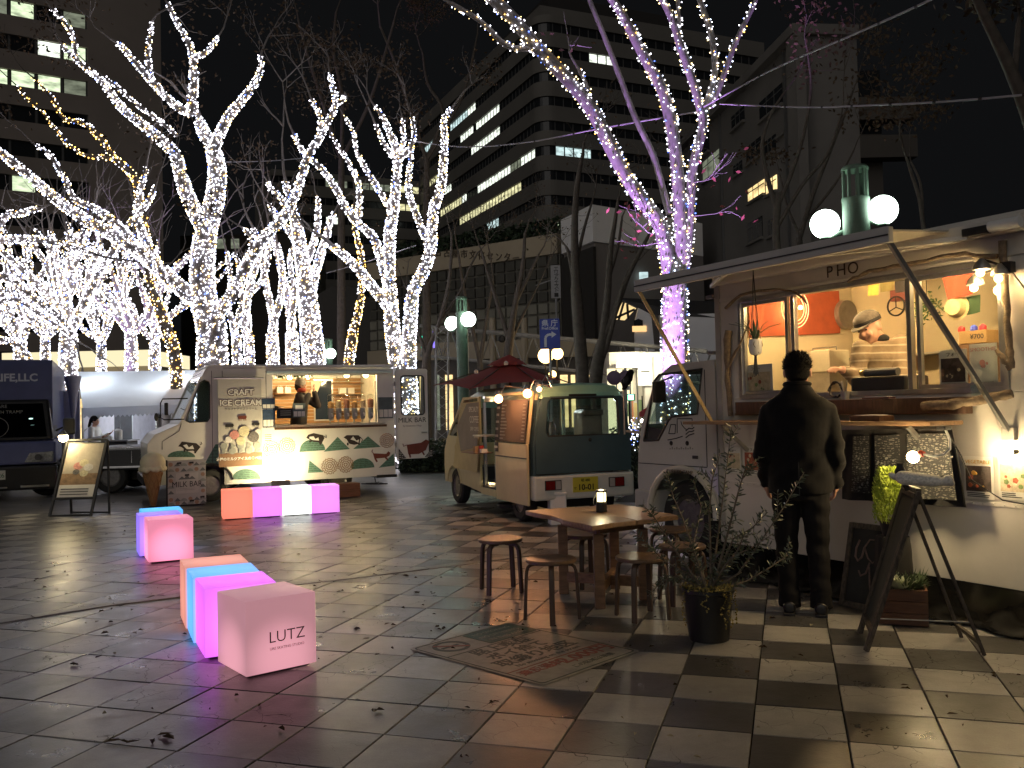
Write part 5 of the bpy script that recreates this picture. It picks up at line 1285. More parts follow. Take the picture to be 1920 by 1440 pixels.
for _ in range(160):
 c = MF.at(rg.uniform(515, 590), rg.gauss(704, 2), .5); d = Vector((rg.gauss(0, 1), rg.gauss(0, 1), rg.gauss(0, 1))).normalized()*.05; s = d.cross(Vector((0, 1, 1))).normalized()*.014; b.poly([c, c+d*.5+s, c+d, c+d*.5-s])
b.build('leaves', MATS['sprig_green'], t)['kind'] = 'stuff'
for k in range(6):
 t = thing('cereal_dispenser', 'clear cereal dispenser with a grey spout on the hatch counter', 'dispenser', MF.o, MF.a, 'row of cereal dispensers on the counter')
 c = MF.on(621 + k*14.9, 783 - k*1.2, -.1); x = c[0]; z = hz0+.10
 MB().lathe([(.05, .0), (.055, .02), (.055, .20), (.048, .23), (.02, .245)], 18, (x, -.08, z+.16)).build('hopper', glass('clear_plastic', (.9, .9, .88)), t, smooth=40)
 MB().lathe([(.046, .0), (.048, .10 + .02*(k % 3)), (.01, .12 + .02*(k % 3))], 16, (x, -.08, z+.165)).build('cereal', M('cereal_%d' % (k % 3), ((.55, .3, .1), (.65, .5, .3), (.5, .22, .12))[k % 3], .8, var=.4, scale=60), t, smooth=40)
 MB().lathe([(.03, -.03), (.045, .0), (.05, .08), (.045, .155), (.055, .16)], 16, (x, -.08, z)).build('spout', M('dispenser_grey', (.3, .3, .3), .35, metal=.4), t, smooth=40)
 MB().tube([(x, -.13, z+.07), (x, -.18, z+.07), (x, -.18, z+.02)], .012, 8).build('crank', alu, t)
 MB().bar((x, -.02, hz0+.001), (x, -.05, z+.08), .02).build('stand', alu, t)
def sheet(label, px0, py0, px1, py1, y, mat, marks, group=None, name='menu_sheet', cat='menu', fr=MF):
 t = thing(name, label, cat, fr.o, fr.a, group); x0, z1 = fr.on(px0, py0, y); x1, z0 = fr.on(px1, py1, y); W, H = x1-x0, z1-z0
 MB().box(x0, y, z0, x1, y+.008, z1).build('sheet', mat, t)
 for nm, a, b_, c, d, m in marks: MB().box(x0+W*a, y-.003, z0+H*b_, x0+W*c, y, z0+H*d).build(nm, m, t)
 return t
navy = M('menu_navy', (.03, .06, .12), .5, var=.3, scale=20); slate = M('menu_slate', (.10, .13, .14), .5, var=.2)
def cone_marks(n=3): return [('price_card', .06 + k*.31, .06, .33 + k*.31, .42, paper) for k in range(n)]
sheet('navy flavour card pinned left of the hatch', 491, 747, 516, 766, -.006, navy, cone_marks())
sheet('navy menu card with three cones under the flavour card', 492, 768, 516, 801, -.006, navy, cone_marks())
sheet('white notice with a small crest left of the hatch', 493, 803, 516, 832, -.006, paper, [('text_line', .15, .2+.12*k, .7, .24+.12*k, ink) for k in range(4)])
sheet('slate blue menu card pinned right of the hatch', 709, 745, 737, 784, -.006, slate, cone_marks())
sheet('small black chalkboard standing in the hatch corner', 519, 766, 552, 784, -.03, M('chalkboard', (.02, .02, .02), .75, var=.5, scale=8), [('chalk_text', .2, .3+.2*k, .8, .38+.2*k, M('chalk_white', (.3, .3, .27), .9)) for k in range(3)])
sheet('clipboard menu standing on the hatch counter', 549, 756, 573, 782, -.1, slate, cone_marks() + [('text_block', .2, .55, .8, .85, paper)])
teal = M('hill_teal', (.10, .20, .155), .6, var=.25, scale=20); cowk = M('cow_black', (.03, .022, .018), .6); cowr = M('cow_red', (.17, .04, .025), .6, var=.2); ging = M('doily_brown', (.24, .12, .03), .6, var=.3); hatch = M('hatch_ink', (.035, .075, .05), .7)
def hill(pts, n=6, par=mk, fr=MF, y=-.0015, mat=teal, rnd=False, hm=None):
 P = pxz(fr, pts); o = MB().xz(P, y, .0014).build('painted_hill', mat, par)
 zs = [p[1] for p in P]; z0, z1 = min(zs), max(zs); b = MB()
 def span(z):
  xs = []
  for (xa, za), (xb, zb_) in zip(P, P[1:] + P[:1]):
   if (za - z)*(zb_ - z) < 0: xs.append(xa + (xb-xa)*(z-za)/(zb_-za))
  return (min(xs), max(xs)) if len(xs) > 1 else None
 rgx = random.Random(len(pts)*7 + int(pts[0][0]))
 for k in range(1, n):
  s = span(z0 + (z1-z0)*k/n)
  if s:
   x = s[0] + .01
   while x < s[1]-.02:
    L = rgx.uniform(.03, .09); e = min(x+L, s[1]-.008); zz = z0 + (z1-z0)*k/n + rgx.gauss(0, .002); b.box(x, y-.0012, zz-.004, e, y-.0002, zz+.004); x = e + rgx.uniform(.008, .02)
 if b.v: b.build('hill_hatching', hm or hatch, par)['kind'] = 'stuff'
def dome(cx, y0, rx, ry): return [(cx + rx*math.cos(math.pi*k/12), y0 - ry*math.sin(math.pi*k/12)) for k in range(13)]
hill(dome(586, 844, 24, 20) + [(561, 848)]); hill([(607, 847), (633, 819), (656, 842)]); hill([(662, 842), (690, 818), (714, 838)]); hill([(577, 887), (580, 863), (607, 885)])
hill(dome(680, 876, 22, 17) + [(660, 880), (704, 876)]); hill([(710, 877), (738, 850), (740, 873)]); hill(dome(462, 899, 27, 20)); hill(dome(340, 857, 26, 12)); hill([(384, 869), (404, 833), (409, 833), (409, 869)])
def doily(px, py, r):
 c = MF.at(px, py); R = r*15.3/1660
 for k, q in enumerate((.95, .7, .45, .2)):
  n_ = max(6, int(34*q)); b = MB()
  b.tube([(c.x + R*q*(1+.10*math.sin(a*2*math.pi/40*n_/2))*math.cos(2*math.pi*a/40), -.002, c.z + R*q*(1+.10*math.sin(a*2*math.pi/40*n_/2))*math.sin(2*math.pi*a/40)) for a in range(41)], R*.045, 5).build('painted_rosette', ging, mk)
for q in ((509, 842, 15), (538, 836, 15), (618, 874, 15), (648, 871, 15), (725, 826, 14)): doily(*q)
def cow(pts, legs, tail, mat, fr=MF, par=mk, patch=None, y=-.0035):
 MB().xz(pxz(fr, pts), y, .0012).build('painted_cow', mat, par)
 for p, q in legs: a, b_ = fr.at(*p), fr.at(*q); MB().bar((a.x, y+.0007, a.z), (b_.x, y+.0007, b_.z), .03, .0012, (0, 1, 0)).build('cow_leg', mat, par)
 P = [fr.at(*q) for q in tail]; MB().tube([(p.x, y, p.z) for p in P], .006, 5).build('cow_tail', mat, par)
 if patch: MB().xz(pxz(fr, patch), y-.0014, .0012).build('cow_patch', white_ink, par)
cow([(574, 821), (578, 815), (588, 812), (606, 816), (608, 822), (603, 832), (596, 829), (588, 829), (580, 824)], [((600, 829), (601, 834)), ((584, 826), (580, 829))], [(607, 818), (612, 821), (611, 815)], cowk, patch=[(580, 819), (588, 818), (591, 823), (597, 820), (598, 826), (586, 825), (580, 822)])
cow([(644, 820), (650, 816), (672, 816), (676, 820), (674, 832), (664, 834), (655, 832), (650, 824)], [((652, 830), (652, 835)), ((673, 830), (673, 834))], [(675, 819), (680, 825), (677, 828)], cowk, patch=[(657, 824), (662, 818), (668, 826), (673, 824), (672, 830), (664, 826)])
cow([(334, 837), (341, 828), (368, 831), (376, 838), (368, 848), (362, 845), (350, 846), (340, 838)], [((366, 846), (366, 850)), ((346, 842), (346, 847))], [(375, 834), (379, 832), (377, 829)], cowk, patch=[(343, 835), (350, 833), (354, 839), (361, 835), (364, 842), (350, 842)])
cow([(699, 850), (724, 851), (728, 846), (732, 849), (730, 854), (724, 858), (702, 860)], [((703, 859), (707, 866)), ((722, 857), (727, 862))], [(700, 850), (697, 846), (699, 843)], cowr)
dx0 = X1+.03; x, z = MF.on(813, 858); DW = .62
dr = link('rear_door', None, mk, (dx0, .02, 0), (0, 0, 0))
zt, zb2 = 2.17, .55
wv = rr(.11, 1.34, DW-.08, 2.04, .05)
dout = rr(.0, zb2, DW, zt, .05)
skin_with_holes('door_leaf', mw, dr, dout, [wv], 0, .035)
MB().xz(wv, .015, .005).build('door_glass', glass(), dr)
MB().tube([(x, -.004, z) for x, z in wv + wv[:1]], .014, 6).build('glass_seal', black_plastic, dr)
MB().box(DW-.14, -.02, 1.0, DW-.04, -.002, 1.025).build('door_handle', steel, dr, bevel=.004)
MB().box(DW-.005, -.004, zb2+.05, DW+.008, .037, zt-.05).build('door_edge', dark_trim, dr)
for z in (.8, 1.9): MB().box(-.03, -.012, z-.04, .0, .03, z+.04).build('hinge', steel, dr)
text('lettering', 'MILK BAR', .125, ink, dr, (.31, -.002, 1.24), ext=.001)
text('lettering', 'By Hanabatake Village', .04, M('faint_grey_ink', (.25, .23, .22), .7), dr, (.31, -.002, 1.14), ext=.0008)
o_ = (dx0 + .0, .02)
cow([(763, 834), (790, 830), (799, 824), (806, 827), (803, 834), (799, 844), (786, 851), (766, 852)], [((768, 850), (770, 858)), ((792, 846), (796, 853))], [(764, 834), (757, 837), (756, 832)], cowr, y=.012)
hill([(748, 841), (762, 859), (748, 861)], par=mk, y=.014, mat=ink, hm=paper); hill([(812, 838), (797, 857), (812, 858)], par=mk, y=.014, mat=ink, hm=paper)
def lit(name, label, cat): return thing(name, label, cat, MF.o, MF.a)
t = lit('hanging_banner', 'tall fabric banner with bubble lettering and ice cream scoops on the truck side', 'banner')
yb2 = -.10; bx0, bz1 = MF.on(408, 711, yb2); bx1, bz0 = MF.on(492, 872, yb2)
def bg():
 m = M('banner_print', (.5, .48, .44), .7, var=.06); return m
b = MB(); n_ = 16
for j in range(n_+1):
 for i in range(11): u, v = i/10, j/n_; b.v.append((bx0+(bx1-bx0)*u, yb2+.003*math.sin(u*7+v*4), bz0+(bz1-bz0)*v))
for j in range(n_):
 for i in range(10): a = j*11+i; b.face((a, a+1, a+12, a+11))
b.build('fabric', bg(), t, smooth=80)
MB().tube([(bx0-.06, yb2, bz1+.015), (bx1+.04, yb2, bz1+.015)], .016, 8).build('top_rail', alu, t)
for x in (bx0+.1, bx1-.1): MB().tube([(x, yb2, bz1+.015), (x, .0, bz1+.05)], .005, 5).build('hook', steel, t)
W, H = bx1-bx0, bz1-bz0
bub = M('bubble_outline', (.10, .06, .06), .6)
for s_, zz, fs in (('CRAFT', .845, .135), ('ICE CREAM', .725, .135)):
 text('lettering_outline', s_, fs, bub, t, (bx0+W*.52, yb2-.006, bz0+H*zz), ext=.0005, bold=.014); text('lettering', s_, fs, white_ink, t, (bx0+W*.52, yb2-.0075, bz0+H*zz), ext=.0005, bold=.004)
text('lettering_line', 'クラフトアイスクリーム', .048, ink, t, (bx0+W*.52, yb2-.006, bz0+H*.655), ext=.0006)['kind'] = 'stuff'
text('lettering', '３種のミルクアイスの食べ比べ', .056, white_ink, t, (bx0+W*.5, yb2-.013, bz0+H*.085), ext=.001, bold=.002)
MB().box(bx0, yb2-.011, bz0, bx1, yb2-.0095, bz0+H*.15).build('brown_band', M('band_brown', (.25, .14, .08), .7, var=.2), t)
sc_ = [M('scoop_pink', (.5, .22, .2), .7, var=.4, scale=40), M('scoop_cream', (.55, .5, .33), .7, var=.3, scale=40), M('scoop_white', (.62, .6, .57), .7, var=.2, scale=40), M('scoop_dark', (.12, .11, .11), .7, var=.6, scale=40)]
for (u, v, r, k) in ((.36, .36, .085, 0), (.58, .40, .1, 1), (.8, .33, .1, 3), (.22, .31, .06, 2), (.5, .29, .08, 1), (.95-.05, .39, .05, 2)):
 MB().lathe([(.001, 0), (r*W*1.3, 0), (r*W*1.2, .0016), (.001, .0016)], 18, (bx0+W*u, yb2-.0125-.002*k, bz0+H*v), 'y').build('printed_scoop', sc_[k], t)
def mini_cow(par, fr_x, y, z, s, mat):
 MB().xz([(fr_x-.06*s, z), (fr_x-.05*s, z+.03*s), (fr_x+.05*s, z+.035*s), (fr_x+.06*s, z+.01*s), (fr_x+.045*s, z-.01*s), (fr_x-.045*s, z-.012*s)], y, .001).build('printed_cow', mat, par)
 for dx in (-.045, -.02, .02, .045): MB().box(fr_x+dx*s-.005*s, y, z-.035*s, fr_x+dx*s+.005*s, y+.001, z-.008*s).build('printed_cow_leg', mat, par)
mini_cow(t, bx0+W*.55, yb2-.014, bz0+H*.55, 1.2, cowr); mini_cow(t, bx0+W*.25, yb2-.014, bz0+H*.46, 1.2, ink); mini_cow(t, bx0+W*.86, yb2-.014, bz0+H*.47, 1.0, ink)
for row, zz in ((0, .235), (1, .18)):
 for k in range(5): MB().lathe([(.001, 0), (.06, 0), (.058, .001), (.001, .001)], 3 if (k+row) % 2 else 12, (bx0+W*(.12+.19*k), yb2-.0125, bz0+H*zz-.0), 'y').build('printed_hill', M('print_grey', (.28, .29, .27), .7), t)
xs0, xs1 = MF.on(315, 940, -.38)[0], MF.on(386, 940, -.30)[0]; a_, b_ = MF.wld(xs0, -.38, 0), MF.wld(xs1, -.34, 0); ang = math.atan2((b_-a_).y, (b_-a_).x); W = (b_-a_).length
t = thing('signboard', 'standing board with black lettering and a border of hills and cows', 'sign', (a_.x, a_.y, 0), ang)
H = .72
MB().box(0, 0, .02, W, .03, H).build('board', M('sign_board', (.42, .41, .39), .5, var=.06), t, bevel=.004)
MB().box(W*.21, -.004, H*.28, W*.80, -.0005, H*.72).build('centre_panel', M('sign_panel', (.5, .48, .45), .5), t)
MB().box(-.02, .0, 0, -.002, .03, H+.01).build('side_post', ink, t); MB().box(.02, .03, .0, W-.02, .3, .02).build('foot', ink, t)
text('lettering', 'MILK BAR', .125, ink, t, (W*.5, -.0055, H*.47), ext=.001, sx=.85)
for k in range(2): MB().box(W*.3, -.006, H*(.38-.03*k), W*.7, -.0045, H*(.385-.03*k)).build('text_line', M('faint_grey_ink'), t)
for k in (-1, 0, 1): MB().xz([(W*.5+k*.075-.055, H*.58), (W*.5+k*.075+.055, H*.58), (W*.5+k*.075, H*(.65 if k else .67))], -.006, .001).build('printed_hill', M('print_slate', (.13, .14, .14), .6), t)
mini_cow(t, W*.5, -.0075, H*.665, .6, ink)
pc = [M('print_grey'), M('print_peach', (.36, .22, .15), .6), M('print_slate')]
for j, v in enumerate((.06, .14, .30, .42, .55, .66, .78, .90)):
 for k in range(6):
  if .2 < v < .75 and k not in (0, 5): continue
  x = W*(.08 + .168*k); kk = (j + k) % 3; z = H*v
  if kk == 1: MB().lathe([(.001, 0), (.032, 0), (.031, .001), (.001, .001)], 12, (x, -.002, z+.01), 'y').build('printed_disc', pc[1], t)
  else: MB().xz([(x-.05, z-.02), (x+.05, z-.02), (x, z+.035)] if kk else [(x+.05*math.cos(a*math.pi/8), z-.02+.045*math.sin(a*math.pi/8)) for a in range(9)], -.0025, .001).build('printed_hill', pc[kk], t)
for q in ((.3, .93), (.62, .93), (.62, .1), (.9, .17)): mini_cow(t, W*q[0], -.004, H*q[1], .6, ink)
c = MF.wld(MF.on(287, 930, -.42)[0], -.42, 0)
t = thing('giant_ice_cream', 'giant ice cream cone prop with a cream scoop standing beside the signboard', 'cone', (c.x, c.y, 0))
prof = [(.025, .03), (.05, .15), (.10, .38), (.145, .55), (.155, .57), (.15, .585)]
cn = M('waffle_cone', (.42, .24, .10), .6, var=.15, scale=10)
MB().lathe(prof, 32).build('cone', cn, t, smooth=50)
b = MB()
for d in (1, -1):
 for k in range(9):
  P = []
  for j in range(13):
   v = j/12; z = .04 + v*.50; r = .027 + (z-.03)*.233; a = 2*math.pi*k/9 + d*v*1.6; P.append((r*math.cos(a), r*math.sin(a), z))
  b.tube(P, .0065, 5, caps=False)
b.build('waffle_ribs', M('waffle_rib', (.36, .19, .075), .6, var=.15), t)
scp = M('vanilla_scoop', (.78, .70, .48), .5, var=.06, scale=5)
s = MB(); s.ball((0, 0, .70), (.185, .185, .165), 28, 18)
for k in range(22): a = k*2*math.pi/22; s.ball((.17*math.cos(a), .17*math.sin(a), .60+.012*math.sin(k*2.3)), .035+.008*math.sin(k*1.7), 10, 8)
blob('scoop', s, scp, t, .012, 3)
MB().lathe([(.16, 0), (.16, .025), (.03, .04)], 24).build('base', ink, t, smooth=40)
c = MF.at(527, 893, -.55); c0 = MF.wld(c.x, -.62, 0)
t = thing('floodlight', 'floodlight on a low stand glaring at the side of the ice cream truck', 'floodlight', (c0.x, c0.y, 0), MF.a)
b = MB().box(-.15, -.03, .20, .15, .03, .38).build('housing', steel, t, bevel=.008); b.rotation_euler = (R_(-20), 0, 0)
g_ = MB().box(-.135, .031, .215, .135, .034, .365).build('lit_glass', glow('flood_glow', (1, .82, .42), 30), t); g_.rotation_euler = (R_(-20), 0, 0)
for x in (-.13, .13): MB().bar((x, 0, .22), (x, -.08, 0), .02).build('stand_leg', ink, t); MB().bar((x, 0, .22), (x, .10, 0), .02).build('stand_leg', ink, t)
lamp(t, (0, .10, .32), 40, (1, .80, .42), .1, 'AREA', (R_(112), 0, 0), size=(.26, .15))
a_, b_ = gpt(590, 937), gpt(676, 931); ang = math.atan2((b_-a_).y, (b_-a_).x)
t = thing('wooden_step', 'brown wooden step box on the ground behind the lilac cube', 'box', (a_.x, a_.y, 0), ang)
W = (b_-a_).length
for k in range(2): MB().box(0, 0, .004+k*.115, W, .3, .115+k*.115).build('plank', M('step_wood', (.26, .12, .055), .6, var=.3, scale=6, stretch=(1, 8, 8)), t, bevel=.003)
P = [gpt(93, 969), gpt(170, 967), gpt(205, 963), gpt(134, 963)]
t = thing('poster_stand', 'black framed poster stand of ice cream with a clip lamp on top', 'sign', (0, 0, 0))
tp = [P[0].lerp(P[3], .5) + Vector((.30, .1, 0)), P[1].lerp(P[2], .5) + Vector((.03, .05, 0))]
fl_, fr_ = P[0], P[1]; hgt = 1.08
up_ = Vector(((P[3]-P[0]).x*.5, (P[3]-P[0]).y*.5+.10, hgt))
TL, TR = fl_ + up_ + Vector((.06, 0, 0)), fr_ + up_ + Vector((.06, 0, 0))
fb = M('stand_black', (.015, .015, .015), .4, var=.2)
for p, q in ((fl_, TL), (fr_, TR)): MB().bar(p, q, .035, .03).build('front_leg', fb, t, bevel=.003)
for p, q in ((P[3], TL), (P[2], TR)): MB().bar(p, q, .03, .025).build('rear_leg', fb, t, bevel=.003)
for f_ in (.0, .22, 1.0): MB().bar(fl_.lerp(TL, f_) + Vector((0, 0, .012)), fr_.lerp(TR, f_) + Vector((0, 0, .012)), .03, .03).build('cross_bar', fb, t, bevel=.003)
MB().bar(P[3] + Vector((0, 0, .02)), P[2] + Vector((0, 0, .02)), .03, .025).build('cross_bar', fb, t)
n_ = (fr_-fl_).cross(TL-fl_).normalized()
def on_b(u, v, o=0): return fl_.lerp(fr_, u).lerp(TL.lerp(TR, u), v) + n_*o
def bq(name, u0, v0, u1, v1, o, mat, par=t): return MB().prism([on_b(u0, v0, o), on_b(u1, v0, o), on_b(u1, v1, o), on_b(u0, v1, o)], n_*.003).build(name, mat, par)
bq('back_board', .03, .24, .97, .98, -.004, fb)
bq('poster_bottom', .06, .25, .94, .41, .001, paper)
bq('poster_brown', .06, .41, .94, .56, .001, M('poster_wood', (.28, .18, .10), .6, var=.4, scale=12))
bq('poster_photo', .06, .56, .94, .96, .001, M('poster_cream', (.42, .37, .30), .6, var=.25, scale=5))
for k in range(3): bq('text_line', .12, .28+.035*k, .8, .29+.035*k, .0045, ink)
for u, v, r, k in ((.42, .66, .07, 0), (.55, .70, .07, 1), (.68, .64, .07, 2), (.4, .58, .05, 3), (.6, .56, .06, 1)):
 c = on_b(u, v, .0048 + .001*k); b = MB(); X_ = (fr_-fl_).normalized(); Y_ = (TL-fl_).normalized()
 b.prism([c + X_*r*math.cos(a*math.pi/8) + Y_*r*.8*math.sin(a*math.pi/8) for a in range(16)], n_*.001); b.build('printed_scoop', sc_[k], t)
lt = thing('clip_lamp', 'glaring warm clip lamp on the corner of the poster stand', 'lamp', (0, 0, 0))
lc = TL + Vector((.02, -.16, .06)); bulb(lt, lc, .065, (1, .80, .42), 13, 60)
MB().tube([TL + Vector((0, 0, .0)), TL + Vector((0, -.03, .1)), lc + Vector((0, .05, .04))], .01, 8).build('arm', steel, lt, smooth=60)
MB().lathe([(.015, .10), (.03, .085), (.055, .05), (.06, .03), (.056, .03), (.03, .07)], 16, lc).build('shade', steel, lt, smooth=40)
c = gpt(695, 908); t = thing('power_cable', 'loose black power cable on the ground behind the ice cream truck', 'cable', (c.x, c.y, 0)); rg = random.Random(4)
MB().tube([(rg.gauss(0, .22), rg.gauss(0, .15), .015) for _ in range(9)] + [(.05, .3, .02), (-.02, .35, .4), (-.05, .4, .6)], .011, 5).build('cable', ink, t, smooth=60)
def seller():
 t = thing('person', 'ice cream seller in a dark coat and knitted hat behind the hatch counter', 'person', MF.o, MF.a)
 HC = MF.at(565, 722, .55); f = Vector((.9, -.35, -.1)); up = Vector((0, 0, 1)); s = .92
 b = MB(); head(b, HC, f, up, s); nk = HC - up*.13; caps(b, nk - Vector((0, 0, .03)), HC - up*.04, .05, .045)
 pel = Vector((HC.x-.08, .62, .98)); X = Vector((.45, .9, 0)).normalized()
 ell(b, [(pel, .14, .1, up), (pel.lerp(nk, .6), .14, .09, up), (nk - Vector((0, 0, .08)), .15, .09, up), (nk, .06, .05, up)], X)
 S1, S2 = nk - X*.16 - Vector((0, 0, .07)), nk + X*.14 - Vector((0, 0, .07)); W1 = HC + Vector((.10, -.16, -.15)); W2 = HC + Vector((.22, -.02, -.10)); E1 = HC + Vector((-.02, -.26, -.36)); E2 = HC + Vector((.30, .1, -.36))
 for S, E_, W_ in ((S1, E1, W1), (S2, E2, W2)): caps(b, S, E_, .04, .035); caps(b, E_, W_, .034, .024); hand(b, W_, W_-E_, (.6, .3, 0), (0, -.5, .6), .9, .5)
 for k in (-1, 1): caps(b, pel + X*.08*k, (pel.x + X.x*.08*k, pel.y + X.y*.08*k, .58), .07, .045)
 blob('body', b, skin_m, t, .012, 2); face_bits(t, HC, f, up, s)
 cm = M('dark_coat', (.025, .02, .022), .85, var=.2); b = MB()
 ell(b, [(pel - Vector((0, 0, .1)), .19, .15, up), (pel.lerp(nk, .5), .19, .14, up), (nk - Vector((0, 0, .1)), .19, .12, up), (nk - Vector((0, 0, .01)), .1, .08, up)], X)
 for S, E_, W_ in ((S1, E1, W1), (S2, E2, W2)): caps(b, S, E_, .075, .07); caps(b, E_, W_.lerp(E_, .15), .066, .05)
 blob('coat', b, cm, t, .014, 2)
 b = MB(); b.lathe([(.07, -.03), (.085, .0), (.08, .04), (.06, .05)], 18, nk + Vector((0, 0, .03))); blob('scarf', b, M('red_scarf', (.35, .05, .03), .8), t, .012, 1)
 h = MB(); h.ball(HC + Vector((0, 0, .05))*s - f.normalized()*.015, (.10, .10, .09), 18, 12); blob('knitted_hat', h, M('grey_knit', (.3, .28, .25), .95, var=.5, scale=40), t, .01, 1)
 h = MB(); h.ball(HC + Vector((0, 0, -.02)) - f.normalized()*.045, (.075, .075, .10), 14, 10); h.build('hair', M('black_hair'), t, smooth=60)
seller()
def helper():
 t = thing('person', 'second seller at the hatch edge, only a dark sleeve and hand showing', 'person', MF.o, MF.a)
 W = MF.at(522, 765, .25); HC = Vector((hx0-.22, .5, 1.88)); up = Vector((0, 0, 1)); b = MB(); f = Vector((1, -.3, 0)); head(b, HC, f, up, .9); nk = HC - up*.13; caps(b, nk, HC, .05, .045); pel = Vector((HC.x-.04, .55, .98)); X = Vector((.3, 1, 0)).normalized()
 ell(b, [(pel, .13, .1, up), (pel.lerp(nk, .6), .13, .09, up), (nk, .06, .05, up)], X); S = nk - X*.15 - Vector((0, 0, .07)); E_ = Vector((hx0-.06, .22, 1.50)); caps(b, S, E_, .04, .035); caps(b, E_, W, .034, .024); hand(b, W, W-E_, (.3, 0, -1), (0, -1, 0), .9, .4)
 S2 = nk + X*.15 - Vector((0, 0, .07)); caps(b, S2, S2 - Vector((0, 0, .28)), .04, .035); caps(b, S2 - Vector((0, 0, .28)), S2 - Vector((-.05, 0, .5)), .034, .025); hand(b, S2 - Vector((-.05, 0, .5)), (0, 0, -1), (1, 0, 0), (0, -1, 0), .9)
 for k in (-1, 1): caps(b, pel + X*.08*k, (pel.x + X.x*.08*k, pel.y + X.y*.08*k, .58), .07, .045)
 blob('body', b, skin_m, t, .014, 2); face_bits(t, HC, f, up, .9); b = MB(); ell(b, [(pel - Vector((0, 0, .1)), .18, .14, up), (pel.lerp(nk, .6), .18, .13, up), (nk - Vector((0, 0, .02)), .1, .08, up)], X); caps(b, S, E_, .07, .06); caps(b, E_, W.lerp(E_, .2), .058, .045); caps(b, S2, S2 - Vector((-.03, 0, .44)), .07, .05)
 blob('coat', b, MATS['dark_coat'], t, .014, 2); MB().ball(HC + Vector((-.02, .01, .04)), (.09, .095, .09), 14, 10).build('hair', MATS['black_hair'], t, smooth=60)
helper()
# ================================================================ small coffee van, seen from behind
VF = Fr((-1.02, 13.71), R_(-68))          # x runs from the front back to the tail along the left side
cv = thing('coffee_van', 'small cream and teal coffee van with its side door slid open', 'van', VF.o, VF.a)
VL = VF.on(1001, 850)[0]; VW = 1.32
x_, VT = VF.on(1010, 735)
VT = 1.67
vteal = M('van_teal', (.05, .095, .115), .35, var=.1, scale=3, coat=.3); vroof = M('van_mint_roof', (.27, .52, .41), .35, var=.07, coat=.3); vcream = M('van_cream', (.52, .46, .27), .38, var=.1, scale=3, coat=.2); vwhite = M('van_white', (.6, .62, .58), .38, var=.07, coat=.2)
def C3(px, py, y=0.0): return VF.at(px, py, y)
def sec(x, zt, inset_t, zb=.30, half=VW/2):
 """closed ring of the body at x (y across)"""
 c = half
 return [(x, 0.02, zb), (x, -.0, zb+.12), (x, .0, .95), (x, .045+inset_t*.4, 1.30), (x, .10+inset_t, zt-.06), (x, .17+inset_t, zt-.01), (x, c, zt+.015), (x, VW-.17-inset_t, zt-.01), (x, VW-.10-inset_t, zt-.06), (x, VW-.045-inset_t*.4, 1.30), (x, VW, .95), (x, VW, zb+.12), (x, VW-.02, zb)]
dx0, dx1 = VF.on(899, 800)[0], VF.on(926, 800)[0]          # door opening
def sidewall(name, mat, xa, xb, zlo, zhi, y=0.0, inset=.1, d=.03, top_in=.10):
 """side panel following the tumblehome"""
 def yat(z): return y + (0 if z < .95 else (z-.95)/(VT-.95)*inset)
 zs = [zlo] + [z for z in (.95, 1.3) if zlo < z < zhi] + [zhi]; b = MB()
 for a, c in zip(zs[:-1], zs[1:]): b.hexa([(xa, yat(a), a), (xb, yat(a), a), (xb, yat(a)+d, a), (xa, yat(a)+d, a), (xa, yat(c), c), (xb, yat(c), c), (xb, yat(c)+d, c), (xa, yat(c)+d, c)])
 return b.build(name, mat, cv, bevel=.004)
rings = [[(x, .11 - k*0, VT-.05) if False else p for p in ()] for x in ()]
b = MB(); rs = []
for x, dz, ins in ((.62, -.16, .05), (.75, -.05, .0), (1.0, .0, 0), (VL-.15, .0, 0), (VL-.02, -.03, .01)):
 rs.append([(x, .10+ins, VT-.08+dz), (x, .13+ins, VT-.02+dz), (x, .25, VT+.03+dz), (x, VW/2, VT+.045+dz), (x, VW-.25, VT+.03+dz), (x, VW-.13-ins, VT-.02+dz), (x, VW-.10-ins, VT-.08+dz)])
b.loft(rs).build('roof', vroof, cv, smooth=40)
wx = VF.on(853, 917)[0]; wz = .27; RW = .27
fx = VF.on(833, 850)[0]
arc = [(wx + .33*math.cos(a*math.pi/12), .24 + .34*math.sin(a*math.pi/12)) for a in range(12, -1, -1)]
arc = [q for q in arc if q[1] > .26]
front_out = [(fx+.03, .30)] + [(fx, .55), (fx+.02, .80), (fx+.18, 1.0), (.62, 1.47), (.78, VT-.08), (dx0, VT-.08), (dx0, .26)] + arc[::-1]
fw = [(fx+.25, 1.02), (.66, 1.42), (.80, 1.55), (dx0-.06, 1.57), (dx0-.06, 1.0)]
skin_with_holes('front_side', vcream, cv, front_out, [fw], .0, .03)
MB().xz(fw, .012, .004).build('front_side_glass', glass('dark_glass'), cv)
skin_with_holes('front_side', vwhite, cv, front_out, [fw], VW-.03, .03)
sidewall('sill', vcream, dx0, dx1+.02, .24, .33); sidewall('head_rail', vcream, dx0, VL-.1, VT-.16, VT-.08, .0)
sidewall('rear_quarter', vteal, dx1+.0, VL-.02, .33, VT-.16)
sidewall('right_side', vwhite, .9, VL-.02, .30, 1.0, VW-.03, -.0)
b = MB(); b.box(.95, VW-.1, 1.55, VL-.05, VW-.07, VT-.07); b.box(VL-.16, VW-.09, 1.0, VL-.02, VW-.05, 1.6); b.box(.95, VW-.09, 1.0, 1.02, VW-.05, 1.6)
b.build('right_pillars', vwhite, cv)
MB().box(1.02, VW-.07, 1.0, VL-.16, VW-.065, 1.55).build('right_glass', glass(), cv)
MB().box(.4, .03, .30, VL-.05, VW-.03, .36).build('floor', black_plastic, cv)
